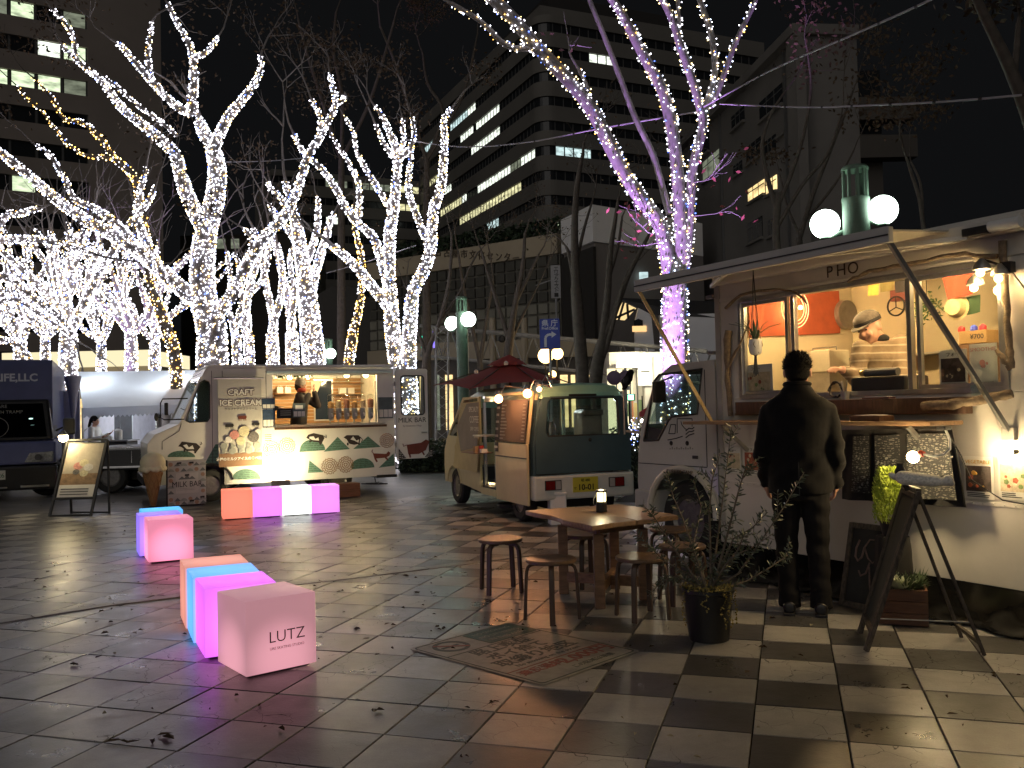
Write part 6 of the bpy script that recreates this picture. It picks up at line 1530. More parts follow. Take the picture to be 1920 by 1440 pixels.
for k in (0, 1): MB().box(dx0+.005 - k*0, .05+.0, .36, dx0+.035, .09, VT-.16).build('door_jamb', M('jamb_grey', (.2, .2, .2), .4), cv) if k == 0 else None
ds0, ds1 = VF.on(929, 850, -.07)[0], VF.on(988, 850, -.07)[0]
sd = link('sliding_door', None, cv, (0, -.075, 0))
z_b = VF.on(950, 940, -.07)[1]; z_m = VF.on(950, 828, -.07)[1]
b = MB().hexa([(ds0, 0, z_b), (ds1, 0, z_b), (ds1, .035, z_b), (ds0, .035, z_b), (ds0, .0, .98), (ds1, .0, .98), (ds1, .035, .98), (ds0, .035, .98)]).build('lower_skin', vcream, sd, bevel=.015)
b = MB(); b.bar((ds0+.02, .02, .98), (ds0+.02, .10, 1.60), .04, .03); b.bar((ds1-.02, .02, .98), (ds1-.02, .10, 1.60), .04, .03); b.bar((ds0, .10, 1.60), (ds1, .10, 1.60), .04, .04); b.build('window_frame', vcream, sd, bevel=.005)
MB().hexa([(ds0+.04, .02, .99), (ds1-.04, .02, .99), (ds1-.04, .024, .99), (ds0+.04, .024, .99), (ds0+.04, .10, 1.585), (ds1-.04, .10, 1.585), (ds1-.04, .104, 1.585), (ds0+.04, .104, 1.585)]).build('door_glass', glass(), sd)
MB().box(ds0, -.004, .80, ds1, .0, .815).build('trim_line', dark_trim, sd)
hx = ds0+.075; MB().box(hx-.05, -.008, .86, hx+.05, .0, .98).build('handle_recess', ink, sd, bevel=.006); MB().box(hx-.045, -.02, .905, hx+.045, -.008, .935).build('handle', alu, sd, bevel=.004)
t = thing('menu_board', 'chalkboard drinks menu leaning in the window of the slid van door', 'menu', VF.o, VF.a)
def vq(x0, z0, x1, z1, o, name, mat): return MB().hexa([(x0, -.085-o, z0), (x1, -.085-o, z0), (x1, -.081-o, z0), (x0, -.081-o, z0), (x0, -.03-o, z1), (x1, -.03-o, z1), (x1, -.026-o, z1), (x0, -.026-o, z1)]).build(name, mat, t)
vq(ds0+.02, 1.0, ds0+.18, 1.54, 0, 'board', M('chalkboard')); vq(ds0+.19, 1.0, ds1-.03, 1.52, 0, 'board', M('menu_brown', (.10, .075, .055), .7, var=.2))
for k in range(11):
 zz = 1.03 + k*.042; yy = -.09 + .055*(zz-1.0)/.54
 for (xa, xb) in ((ds0+.21, ds0+.21+random.uniform(.10, .22)), (ds1-.14, ds1-.05)): MB().box(xa, yy-.003, zz, xb, yy+.0, zz+.014).build('menu_line', M('chalk_white', (.3, .3, .27), .9), t)
for k in range(5):
 zz = 1.05 + k*.09; yy = -.09 + .055*(zz-1.0)/.54; MB().box(ds0+.04, yy-.003, zz, ds0+.15-.02*(k % 2), yy, zz+.03).build('menu_line', M('chalk_white'), t)
tb_ = MB()
tx = VL
outer = [(y, z) for y, z in ((.02, .62), (VW-.02, .62), (VW-.01, .95), (VW-.06, 1.3), (VW-.11, VT-.16), (VW-.13, VT-.13), (.13, VT-.13), (.11, VT-.16), (.06, 1.3), (.01, .95))]
hole = [(.18, 1.06), (VW-.18, 1.06), (VW-.15, 1.12), (VW-.18, 1.48), (VW-.23, 1.53), (.23, 1.53), (.18, 1.48), (.15, 1.12)]
def skin_yz(name, mat, par, outer, holes, x, d):
 o = skin_with_holes(name, mat, par, outer, holes, 0, -d); m = Matrix(((0, -1, 0, x), (1, 0, 0, 0), (0, 0, 1, 0), (0, 0, 0, 1))); o.data.transform(m); o.data.update(); return o
skin_yz('tailgate', vteal, cv, outer, [hole], tx, .03)
MB().prism([(tx-.012, y, z) for y, z in hole], (.004, 0, 0)).build('rear_glass', glass('rear_glass', (.8, .85, .83)), cv)
MB().tube([(tx+.004, y, z) for y, z in hole + hole[:1]], .02, 6).build('glass_seal', black_plastic, cv)
MB().hexa([(tx-.06, .10, VT-.15), (tx+.012, .10, VT-.15), (tx+.012, VW-.10, VT-.15), (tx-.06, VW-.10, VT-.15), (tx-.12, .17, VT+.005), (tx-.05, .17, VT+.005), (tx-.05, VW-.17, VT+.005), (tx-.12, VW-.17, VT+.005)]).build('roof_lip', vroof, cv, bevel=.02)
MB().box(tx+.005, VW*.36, 1.548, tx+.03, VW*.64, 1.572).build('brake_light', black_plastic, cv, bevel=.006)
MB().box(tx+.0, .03, .80, tx+.003, VW-.03, .806).build('tailgate_crease', dark_trim, cv)
MB().box(tx+.0, VW*.46, .72, tx+.006, VW*.60, .78).build('tailgate_recess', ink, cv, bevel=.006); MB().box(tx+.004, VW*.47, .715, tx+.014, VW*.59, .725).build('tailgate_handle', alu, cv)
MB().ball((tx+.004, VW*.53, .86), .012, 10, 6).build('lock', alu, cv)
text('emblem', 'S', .07, alu, cv, (tx+.006, VW*.52, .98), (math.pi/2, 0, math.pi/2), .003, bold=.003)
MB().bar((tx+.015, VW*.56, 1.02), (tx+.02, VW*.36, 1.07), .014, .02).build('rear_wiper', ink, cv); MB().ball((tx+.012, VW*.56, 1.01), .03, 10, 8).build('wiper_hub', ink, cv)
MB().box(tx-.12, -.02, .30, tx+.03, VW+.02, .60).build('rear_bumper', vwhite, cv, bevel=.03)
for y0, rd in ((.12, 0), (VW-.34, 1)):
 l_ = link('tail_light', MB().box(tx+.02, y0, .42, tx+.036, y0+.22, .54).mesh('tail_light', black_plastic, bevel=.006), cv)
 a, c = (y0+.012, y0+.13) if not rd else (y0+.09, y0+.208)
 MB().box(tx+.036, a, .43, tx+.042, c, .53).build('red_lens', M('red_lens', (.16, .012, .01), .15, coat=.5), l_)
 a, c = (y0+.14, y0+.208) if not rd else (y0+.012, y0+.08)
 MB().box(tx+.036, a, .43, tx+.042, c, .53).build('clear_lens', M('clear_lens', (.35, .35, .35), .15, coat=.5), l_)
pl_ = link('number_plate', MB().box(tx+.031, VW*.5-.17, .38, tx+.036, VW*.5+.17, .56).mesh('number_plate', M('plate_yellow', (.52, .47, .05), .45, var=.06)), cv)
text('plate_text', '10-01', .10, ink, pl_, (tx+.037, VW*.5+.01, .435), (math.pi/2, 0, math.pi/2), .001, bold=.002)
text('plate_text', '岐 480', .045, ink, pl_, (tx+.037, VW*.5, .52), (math.pi/2, 0, math.pi/2), .001)
text('plate_text', 'せ', .04, ink, pl_, (tx+.037, VW*.5-.14, .43), (math.pi/2, 0, math.pi/2), .001)
wheel(cv, wx, .10, RW, RW, .15); wheel(cv, wx, VW-.10, RW, RW, .15, 1); rwx = VL-.62; wheel(cv, rwx, .12, RW, RW, .15); wheel(cv, rwx, VW-.12, RW, RW, .15, 1)
MB().box(wx-.3, .22, .2, wx+.3, VW-.22, .55).build('wheel_well', black_plastic, cv); MB().box(.5, .25, .18, VL-.2, VW-.25, .30).build('underbody', black_plastic, cv)
MB().tube([(x, -.006, z) for x, z in arc], .014, 6).build('arch_lip', vcream, cv)
MB().hexa([(fx+.02, .0, .30), (fx+.3, 0, .30), (fx+.3, VW, .30), (fx+.02, VW, .30), (fx, .02, .82), (fx+.3, .0, .9), (fx+.3, VW, .9), (fx, VW-.02, .82)]).build('nose', vcream, cv, bevel=.03)
MB().hexa([(fx+.03, .04, .84), (fx+.1, .04, .84), (fx+.1, VW-.04, .84), (fx+.03, VW-.04, .84), (.62, .1, VT-.2), (.66, .1, VT-.2), (.66, VW-.1, VT-.2), (.62, VW-.1, VT-.2)]).build('windscreen', glass('cab_glass'), cv)
t = thing('door_cover', 'creased cloth sheet with coffee lettering covering the van front door', 'cover', VF.o, VF.a)
q = [C3(868, 757, -.02), C3(900, 752, -.02), C3(896, 878, -.03), C3(852, 878, -.03), C3(851, 812, -.03)]
b = MB(); n1, n2 = 12, 18; P = [C3(866, 756, -.025), C3(900, 752, -.025), C3(897, 886, -.025), C3(850, 876, -.025)]
rgv = random.Random(2); hv = [[rgv.gauss(0, .005) for _ in range(n1+1)] for _ in range(n2+1)]
for j in range(n2+1):
 for i in range(n1+1):
  u, v = i/n1, j/n2; lx = P[0].lerp(P[3], v); kx = max(0, .5-abs(v-.42))*-.06; p = lx.lerp(P[1].lerp(P[2], v), u); b.v.append((p.x + kx*(1-u)*.6, p.y - abs(hv[j][i]) - .01*math.sin(v*7+u*4)**2, p.z))
for j in range(n2):
 for i in range(n1): a = j*(n1+1)+i; b.face((a, a+1, a+n1+2, a+n1+1))
cov = M('cover_cloth', (.50, .42, .22), .75, var=.12, scale=5)
b.build('sheet', cov, t, smooth=60)
pr = [C3(877, 757, -.03), C3(900, 754, -.03), C3(897, 838, -.03), C3(866, 846, -.03), C3(859, 800, -.03)]
MB().prism([(p.x, -.048, p.z) for p in pr], (0, .003, 0)).build('printed_panel', M('print_taupe', (.24, .215, .175), .7, var=.15), t)
mid = sum((p.x for p in pr), 0)/len(pr)
for k, (s_, py) in enumerate((('SPECIALTY', 768), ('COFFEE', 787), ('DRIP COFFEE', 804), ('ESPRESSO', 818))):
 p = C3(885, py, -.03); text('lettering', s_, (.105, .135, .075, .06)[k], M('print_pale', (.75, .7, .55), .7), t, (pr[1].x-.02, -.0495, p.z), (math.pi/2, 0, 0), .0006, al='RIGHT', sx=.8)
MB().box(dx0+.02, .10, .36, VL-.1, .14, .40).build('threshold', alu, cv)
MB().box(1.5, VW-.5, .36, VL-.25, VW-.12, .98).build('worktop', M('worktop_brown', (.09, .05, .03), .6), cv, bevel=.01)
MB().box(dx1+.06, .2, .36, VL-.3, .5, .95).build('worktop', MATS['worktop_brown'], cv, bevel=.01)
sx_ = VF.on(905, 812, -.12)[0]
MB().box(sx_-.18, -.20, VF.on(905, 815, -.1)[1]-.02, dx1+.05, .05, VF.on(905, 815, -.1)[1]).build('steel_shelf', alu, cv, bevel=.003)
zsh = VF.on(895, 848, -.2)[1]; MB().box(VF.on(878, 848, -.2)[0], -.30, zsh-.015, dx1+.02, -.02, zsh).build('wood_shelf', wood_warm, cv, bevel=.003)
t = thing('condiment_tray', 'small box of cups and sticks on the fold-down shelf of the van', 'condiments', VF.o, VF.a); xx = VF.on(895, 845, -.2)[0]
MB().box(xx-.06, -.24, zsh+.001, xx+.03, -.16, zsh+.08).build('box', M('kraft', (.4, .26, .13), .8), t); MB().lathe([(.03, 0), (.035, .09), (.02, .095)], 14, (xx+.10, -.18, zsh+.001)).build('bottle', M('red_plastic', (.4, .04, .02), .4), t, smooth=40); MB().lathe([(.03, 0), (.032, .05)], 12, (xx-.12, -.18, zsh+.001)).build('cup', paper, t); MB().box(xx+.15, -.22, zsh+.001, xx+.22, -.14, zsh+.05).build('napkins', paper, t)
t = thing('espresso_machine', 'steel coffee machine standing inside the van behind the rear window', 'machine', VF.o, VF.a)
MB().box(VL-.55, VW-.62+.1, .981, VL-.3, VW-.62+.38, 1.36).build('body', alu, t, bevel=.02); MB().box(VL-.56, VW-.5, 1.30, VL-.28, VW-.22, 1.38).build('hopper', steel, t, bevel=.02)
MB().lathe([(.07, 0), (.08, .02), (.075, .24), (.04, .28)], 18, (VL-.45, .42, .951)).build('boiler', alu, t, smooth=40)
t = thing('paper_cups', 'brown paper cup rolls lying on the shelf behind the van window', 'cups', VF.o, VF.a); MB().tube([(VL-.14, .28, 1.03), (VL-.14, .48, 1.03)], .045, 14).build('roll', M('kraft'), t, smooth=40); MB().box(VL-.2, .2, .951, VL-.1, .6, .984).build('ledge', wood_dark, t)
MB().box(1.2, .15, 1.56, 1.24, VW-.15, 1.6).build('roof_rail', alu, cv)
t = thing('van_ceiling_light', 'white strip light under the roof inside the coffee van', 'light', VF.o, VF.a); MB().box(1.6, .5, 1.575, 2.1, .56, 1.6).build('strip', glow('van_strip', (.9, .95, 1), 5), t); lamp(t, (1.85, .53, 1.53), 1.6, (.95, .95, 1), .05)
for px, nm in ((912.5, 'nearer the cloth covered front door'), (919.5, 'nearer the slid door')):
 t = thing('tea_light', 'small light glowing on the van door sill, ' + nm, 'light', VF.o, VF.a, 'lights on the van door sill'); c = C3(px, 912, .08); c.z = max(c.z, .385); bulb(t, c, .014, (1, .7, .3), .12, 10)
 MB().lathe([(.02, 0), (.02, .01)], 12, (c.x, c.y, .361)).build('saucer', ink, t)
for px, py, y, pw_, nm in ((935, 748, -.28, 13, 'orange bulb lamp clipped at the open van door'), (989, 738, -.16, 13, 'orange bulb lamp clipped above the slid door menu'), (1011, 730, -.02, 3, 'small orange lamp at the rear corner of the van roof')):
 t = thing('clip_lamp', nm, 'lamp', VF.o, VF.a); c = C3(px, py, y); bulb(t, c, .05 if pw_ > 5 else .03, (1, .42, .17), pw_, 22)
 MB().tube([c + Vector((0, .02, .05)), c + Vector((.02, .08, .16)), (c.x+.05, .12, VT-.02)], .012, 6).build('arm', steel, t, smooth=60)
 MB().lathe([(.015, .11), (.03, .1), (.05, .06), (.05, .05), (.028, .09)], 14, c).build('shade', steel, t, smooth=40)
t = thing('plastic_bag', 'shiny dark plastic bag tied to a pole at the van tail', 'bag', VF.o, VF.a)
MB().tube([(tx+.03, VW-.10, 1.06), (tx+.04, VW-.10, 1.66)], .012, 8).build('pole', alu, t); b = MB()
p0 = Vector((tx+.04, VW-.10, 1.60)); b.ball(p0 + Vector((0, .06, .14)), (.05, .06, .13), 10, 8); b.v = [(x+random.gauss(0, .01), y+random.gauss(0, .012)+.45*(z-p0.z-.14), z) for x, y, z in b.v]; b.build('bag', M('black_polythene'), t, smooth=30)
for k in range(2): MB().tube([(tx+.03, VW-.10, 1.10), (tx+.1, VW+.1, 1.06+.03*k), (tx-.05, VW+.45, 1.16)], .012, 6).build('rope', M('pale_rope', (.4, .38, .32), .9), t)
pc = VF.wld(.95, -.35, 0); apex = dpt(955, 671, pc.y+.1)
par = thing('parasol', 'dark red square parasol spread over the side of the coffee van', 'parasol', (apex.x, apex.y, 0))
rd = M('maroon_canvas', (.27, .035, .03), .8, var=.15, scale=8); hz = apex.z
rim = [dpt(812, 722, apex.y-.25), dpt(880, 729, apex.y-1.25), dpt(1010, 716, apex.y-1.05), dpt(1066, 716, apex.y+.25), dpt(1015, 712, apex.y+1.2), dpt(905, 714, apex.y+1.25)]
a0 = apex.copy(); b = MB()
rp = [Vector((r.x-a0.x, r.y-a0.y, r.z)) for r in rim]; top = Vector((0, 0, hz))
R2 = []
for i in range(6): R2 += [rp[i], (rp[i]+rp[(i+1) % 6])/2 + Vector((0, 0, .035)) - (rp[i]+rp[(i+1) % 6])*.02*Vector((1, 1, 0)).x*0]
ringsl = []
for f_ in (.02, .3, .62, 1.0): ringsl.append([top.lerp(r, f_) - Vector((0, 0, .05*math.sin(math.pi*f_))) for r in R2])
bb = MB(); bb.loft(ringsl, cap=False)
bb.build('canopy', rd, par, smooth=30)
vl = MB(); vl.loft([[top.lerp(r, .30) + Vector((0, 0, .0)) for r in R2], [top.lerp(r, .22) + Vector((0, 0, .03)) for r in R2], [top + Vector((0, 0, .05)) + (r-top)*.01 for r in R2]], cap=False); vl.build('vent_cap', rd, par, smooth=30)
for r in rp: MB().bar(top - Vector((0, 0, .05)), r - Vector((0, 0, .01)), .015).build('rib', wood_dark, par)
MB().tube([(0, 0, 0.05), (0, 0, hz-.02)], .022, 10).build('pole', wood_dark, par, smooth=40); MB().lathe([(.22, 0), (.22, .05), (.05, .07)], 20).build('base', ink, par)
for q in ((893, 701), (949, 685)):
 d_ = dpt(q[0], q[1], apex.y-.72 if q[0] < 900 else apex.y-.5) - Vector((apex.x, apex.y, 0)); MB().lathe([(.0, .0), (.03, .005), (.032, .04), (.012, .06)], 12, d_).build('light_fitting', M('clear_plastic_fitting', (.5, .5, .5), .2), par, smooth=40)
# ================================================================ dark blue truck at the left
BF = Fr((-8.15, 15.8), R_(24))            # origin at the right front corner; x to the left is negative, y is towards its rear
bt = thing('blue_truck', 'dark blue box truck facing the plaza beside the white tent', 'truck', BF.o, BF.a)
bl = M('truck_navy', (.075, .09, .22), .4, var=.15, scale=2, coat=.2); bd_ = M('truck_black', (.013, .013, .015), .35, var=.2, coat=.2)
W0 = -1.95
x1, zt_ = BF.on(98, 681, .55); zt_ = 2.5
MB().box(W0, .55, 1.0, -.08, 4.6, zt_).build('cargo_box', bl, bt, bevel=.02)
MB().hexa([(W0+.02, .22, 1.05), (-.05, .22, 1.05), (-.05, 1.8, 1.05), (W0+.02, 1.8, 1.05), (W0+.1, .52, 1.78), (-.14, .52, 1.78), (-.14, 1.8, 1.78), (W0+.1, 1.8, 1.78)]).build('cab', bd_, bt, bevel=.05)
MB().hexa([(W0, -.0, .62), (.0, -.0, .62), (.0, 1.8, .62), (W0, 1.8, .62), (W0, .1, 1.02), (.0, .1, 1.02), (-.0, 1.8, 1.06), (W0, 1.8, 1.06)]).build('bonnet', bl, bt, bevel=.05)
MB().box(W0-.02, -.10, .18, .02, .15, .60).build('bumper', bd_, bt, bevel=.04)
MB().hexa([(W0+.12, .235, 1.10), (-.16, .235, 1.10), (-.16, .24, 1.10), (W0+.12, .24, 1.10), (W0+.18, .475, 1.70), (-.24, .475, 1.70), (-.24, .48, 1.70), (W0+.18, .48, 1.70)]).build('windscreen', glass('truck_screen', (.3, .32, .33)), bt)
hl = link('headlight', MB().hexa([(-.50, -.03, .66), (-.06, -.03, .66), (-.04, .05, .66), (-.5, .05, .66), (-.42, -.015, .82), (-.06, -.015, .84), (-.04, .05, .84), (-.42, .05, .82)]).mesh('headlight', M('headlight_glass', (.30, .31, .32), .12, var=.4, scale=30, coat=.6), bevel=.015), bt)
MB().lathe([(.0, .0), (.04, .006), (.055, .02)], 16, (-.28, -.045, .745), 'y').build('reflector', M('chrome', (.8, .8, .8), .08, metal=1), hl, smooth=40)
pt2 = link('number_plate', MB().box(-1.15, -.115, .38, -.78, -.105, .54).mesh('number_plate', M('plate_white', (.5, .52, .5), .4)), bt)
text('plate_text', '1・26', .11, M('plate_green', (.02, .10, .05), .5), pt2, (-.93, -.117, .45), ext=.001)
MB().box(-.55, -.115, .22, -.1, -.10, .27).build('chrome_strip', MATS['chrome'], bt, bevel=.01); MB().box(-1.3, -.115, .22, -.75, -.10, .26).build('chrome_strip', MATS['chrome'], bt, bevel=.01)
text('lettering', 'LIFE,LLC', .19, M('truck_lettering', (.5, .53, .65), .6), bt, (-.32, .548, 2.17), ext=.002, al='RIGHT', bold=.006)
gl_ = M('logo_grey', (.22, .22, .21), .7)
text('lettering', 'WE ARE', .085, gl_, bt, (-.78, .235-.0, 1.60+.05), (math.pi/2-.35, 0, 0), .001, al='RIGHT')
text('lettering', 'WITH TRAMP', .085, gl_, bt, (-.55, .205+.19, 1.50+.05), (math.pi/2-.35, 0, 0), .001, al='RIGHT')
cx, cz = -1.05, 1.28; nb = Vector((0, -.93, .36))
def slab_pt(a, z, o=.004): return (a, .235 + (z-1.10)*.4 - o, z)
MB().tube([slab_pt(cx+.28*math.cos(k*math.pi/16), cz+.20*math.sin(k*math.pi/16)) for k in range(33)], .006, 5).build('round_logo', gl_, bt)
for k, s_ in enumerate(('FRESH', 'WATER', 'CAMP2')): text('lettering', s_, .08, gl_, bt, slab_pt(cx, cz+.09-k*.09, .006), (math.pi/2-.38, 0, 0), .001)
wheel(bt, -.18, .75, .33, .33, .22); wheel(bt, W0+.18, .75, .33, .33, .22); wheel(bt, -.2, 3.6, .33, .33, .22)
MB().box(W0+.3, .3, .25, -.3, 4.4, .60).build('chassis', ink, bt)
MB().bar((-.02, .35, 1.2), (.20, .28, 1.3), .03).build('mirror_arm', ink, bt); MB().box(.10, .2, 1.12, .30, .3, 1.42).build('mirror', bd_, bt, bevel=.03)
lc = BF.at(58, 785, .22); MB().ball((lc.x, lc.y-.02, lc.z), (.035, .01, .012), 10, 6).build('dash_light', glow('dash_glow', (.5, .9, .8), 2), bt)
# ================================================================ dark pickup behind the cone
KF = Fr((-6.95, 16.6), R_(4))
pk = thing('pickup_truck', 'black flatbed pickup with chrome rails parked before the tent', 'pickup', KF.o, KF.a)
MB().box(-1.0, .0, .42, 1.9, 1.5, .86).build('body', bd_, pk, bevel=.05)
MB().box(-.95, -.012, .80, 1.85, -.001, .845).build('chrome_rail', MATS['chrome'], pk, bevel=.006); MB().box(-.95, -.03, .46, 1.85, -.001, .50).build('chrome_rail', MATS['chrome'], pk, bevel=.006)
for x in (-.6, 1.5): wheel(pk, x, .12, .31, .31, .2); wheel(pk, x, 1.38, .31, .31, .2, 1)
MB().box(-.9, .3, .22, 1.8, 1.2, .42).build('chassis', ink, pk)
for x in (-.2, .3, .75): MB().box(x, -.006, .56, x+.012, -.001, .78).build('panel_seam', MATS['chrome'], pk)
b = MB(); rgk = random.Random(9)
for _ in range(26): c = Vector((rgk.uniform(.2, 1.0), rgk.uniform(.2, .9), .9)); b.ball(c, (rgk.uniform(.06, .14), rgk.uniform(.06, .14), rgk.uniform(.05, .13)), 8, 6)
t = thing('bundle', 'heap of black bags lying on the bed of the pickup', 'bags', KF.o, KF.a); blob('bags', b, M('black_polythene'), t, .03, 1)
# ================================================================ tent
TYd = 20.0
def t3(px, py, Y=TYd): return dpt(px, py, Y)
tn = thing('tent', 'white canvas market tent with its walls up, lit inside', 'tent', (0, 0, 0))
cvs = M('tent_canvas', (.66, .68, .72), .7, var=.06, scale=2)
def let_through(m, f_, c_):
 nt = m.node_tree; N = nt.nodes; L = nt.links; p = N['Principled BSDF']; tr = N.new('ShaderNodeBsdfTranslucent'); tr.inputs[0].default_value = (*c_, 1); x = N.new('ShaderNodeMixShader'); x.inputs[0].default_value = f_
 L.new(p.outputs[0], x.inputs[1]); L.new(tr.outputs[0], x.inputs[2]); L.new(x.outputs[0], N['Material Output'].inputs[0])
let_through(cvs, .55, (.85, .88, .95))
el, er_, rl, rr_ = t3(155, 765), t3(372, 757), t3(147, 696), t3(372, 694)
dz = 4.2
def sheet4(name, a, b_, c, d, mat=cvs, th=(0, .012, .0)): return MB().poly([a, b_, c, d]).build(name, mat, tn)
rb = Vector((0, 2.0, 0))
rl, rr_ = t3(146, 697, TYd+2) - rb, t3(378, 694, TYd+2) - rb
sheet4('roof_front', el, er_, rr_ + rb, rl + rb)
sheet4('roof_back', rl + rb*1.01, rr_ + rb*1.01, Vector((er_.x, er_.y+4.2, er_.z)), Vector((el.x, el.y+4.2, el.z)))
b = MB(); n_ = 26
for i in range(n_):
 a, c = el.lerp(er_, i/n_), el.lerp(er_, (i+1)/n_); m_ = (a+c)/2
 b.prism([a + Vector((0, -.01, 0)), c + Vector((0, -.01, 0)), c + Vector((0, -.01, -.18)), m_ + Vector((0, -.01, -.235)), a + Vector((0, -.01, -.18))], (0, -.006, 0))
b.build('scalloped_valance', cvs, tn)
for p in (el, er_, el + Vector((0, 4.1, 0)), er_ + Vector((0, 4.1, 0))): MB().tube([(p.x, p.y, 0), (p.x, p.y, p.z)], .025, 8).build('pole', alu, tn)
MB().bar((el.x, el.y, el.z-.55), (el.x+.6, el.y+.1, el.z+.02), .02).build('brace', alu, tn)
MB().box(el.x, el.y+4.1, .05, er_.x, el.y+4.13, el.z).build('rear_wall', cvs, tn); MB().box(el.x-.02, el.y, .05, el.x, el.y+4.1, el.z-.01).build('side_wall', M('tent_side', (.6, .58, .66), .7), tn)
c1, c2 = t3(292, 772), t3(372, 768); b = MB(); m = 22
for j in range(2):
 for i in range(m+1):
  p = c1.lerp(c2, i/m); b.v.append((p.x, p.y + .05 + .06*math.sin(i*1.4), p.z if j else .05))
for i in range(m): b.face((i, i+1, m+2+i, m+1+i))
b.build('front_curtain', M('tent_curtain', (.45, .43, .42), .8, var=.1), tn, smooth=60)
for k, (a, c) in enumerate((((226, 774), (248, 850)), ((214, 775), (225, 830)))):
 p, q = t3(*a, TYd+.9), t3(*c, TYd+.9); MB().box(p.x, p.y, q.z-.2, q.x, p.y+.05, p.z).build('divider_panel', M('panel_grey', (.4, .42, .45), .6), tn)
for px in (180, 335):
 t = thing('tube_light', 'white fluorescent tube under the tent roof', 'tube light', (0, 0, 0), 0, 'tubes under the tent roof')
 c = t3(px, 758, TYd+1.6); c.z = el.z + .18; MB().tube([c - Vector((.3, 0, 0)), c + Vector((.3, 0, 0))], .025, 10).build('tube', glow('tube_glow', (.85, .95, 1), 12), t, smooth=40); MB().box(c.x-.32, c.y-.03, c.z+.03, c.x+.32, c.y+.03, c.z+.06).build('fitting', white_plastic, t)
 lamp(t, c - Vector((0, 0, .06)), 24, (.85, .94, 1), .1)
t = thing('service_table', 'dark clothed counter table inside the tent by the attendant', 'table', (0, 0, 0)); c = t3(215, 840, TYd+.3); MB().box(c.x-.3, c.y, 0, c.x+.28, c.y+.6, .86).build('cloth', M('counter_black', (.02, .02, .025), .7), t, bevel=.02); MB().box(c.x-.33, c.y-.03, .861, c.x+.31, c.y+.63, .89).build('top', M('counter_grey', (.25, .25, .26), .5), t)
t = thing('tent_poster', 'purple poster on the back wall of the tent', 'poster', (0, 0, 0)); c = t3(199, 797, TYd+3.9); MB().box(c.x-.14, c.y+.1, c.z-.25, c.x+.14, c.y+.105, c.z+.25).build('sheet', M('purple_print', (.28, .10, .42), .6, var=.3, scale=9), t); MB().box(c.x+.2, c.y+.1, c.z-.3, c.x+.5, c.y+.105, c.z+.35).build('sheet', paper, t)
t = thing('tea_urn', 'steel urn and boxes on the tent counter', 'urn', (0, 0, 0)); c = t3(222, 822, TYd+.55); MB().lathe([(.08, 0), (.09, .02), (.09, .22), (.03, .26)], 16, (c.x, c.y, .891)).build('urn', alu, t, smooth=40); MB().box(c.x-.3, c.y-.1, .891, c.x-.14, c.y+.05, .98).build('tray', white_plastic, t)
def attendant():
 HC = t3(178.5, 789, TYd); HC.y = TYd; t = thing('person', 'woman in a white coat with a ponytail serving in the tent', 'person', (0, 0, 0)); f = Vector((1, -.1, -.12)); up = Vector((.05, 0, 1)); s = .92
 b = MB(); head(b, HC, f, up, s); nk = HC + Vector((-.02, 0, -.12)); caps(b, nk, HC, .045, .042); pel = Vector((nk.x-.02, HC.y, .82)); X = Vector((.1, 1, 0))
 ell(b, [(pel, .13, .1, up), (pel.lerp(nk, .6), .13, .09, up), (nk - Vector((0, 0, .05)), .14, .08, up), (nk, .05, .045, up)], X)
 arms = []
 for k, (E_, W_) in ((-1, (nk + Vector((.02, -.2, -.3)), nk + Vector((.26, -.17, -.25)))), (1, (nk + Vector((.06, .2, -.28)), nk + Vector((.30, .1, -.18))))):
  S = nk + Vector((0, .15*k, -.06)); arms.append((S, E_, W_)); caps(b, S, E_, .04, .035); caps(b, E_, W_, .032, .023); hand(b, W_, W_-E_ + Vector((0, 0, .03)), (0, 0, 1), (0, k, .2), .9)
 for k in (-1, 1): caps(b, pel + Vector((0, .08*k, 0)), (pel.x+.02, pel.y+.085*k, .42), .075, .05); caps(b, (pel.x+.02, pel.y+.085*k, .42), (pel.x-.01, pel.y+.085*k, .08), .048, .034); caps(b, (pel.x-.01, pel.y+.085*k, .04), (pel.x+.12, pel.y+.085*k, .03), .035, .028)
 blob('body', b, skin_m, t, .014, 2); face_bits(t, HC, f, up, s)
 b = MB(); ell(b, [(pel - Vector((0, 0, .18)), .18, .14, up), (pel.lerp(nk, .4), .165, .125, up), (nk - Vector((0, 0, .08)), .17, .11, up), (nk - Vector((0, 0, .01)), .08, .07, up)], X)
 for S, E_, W_ in arms: caps(b, S, E_, .062, .058); caps(b, E_, W_.lerp(E_, .2), .055, .045)
 blob('coat', b, M('white_coat', (.7, .7, .68), .8, var=.06), t, .014, 2)
 h = MB(); h.ball(HC + Vector((-.02, 0, .035)), (.095, .085, .088), 16, 12); caps(h, HC + Vector((-.10, 0, .02)), HC + Vector((-.14, 0, -.12)), .035, .03); blob('hair', h, MATS['black_hair'], t, .012, 1)
 b = MB()
 for k in (-1, 1): caps(b, pel + Vector((0, .08*k, 0)), (pel.x, pel.y+.085*k, .10), .085, .055)
 blob('trousers', b, MATS['dark_trousers'], t, .016, 2)
attendant()
p = t3(137, 760, 19.0); t = thing('folded_umbrella', 'closed pale umbrella standing at the corner of the tent', 'umbrella', (p.x, p.y, 0))
MB().lathe([(.02, 1.35), (.05, 1.5), (.09, 1.9), (.17, 2.28), (.16, 2.32), (.02, 2.34)], 16).build('canopy', M('umbrella_grey', (.4, .38, .45), .8), t, smooth=40); MB().tube([(0, 0, 0), (0, 0, 1.4)], .022, 8).build('pole', alu, t); MB().lathe([(.2, 0), (.2, .06), (.03, .08)], 18).build('base', ink, t)
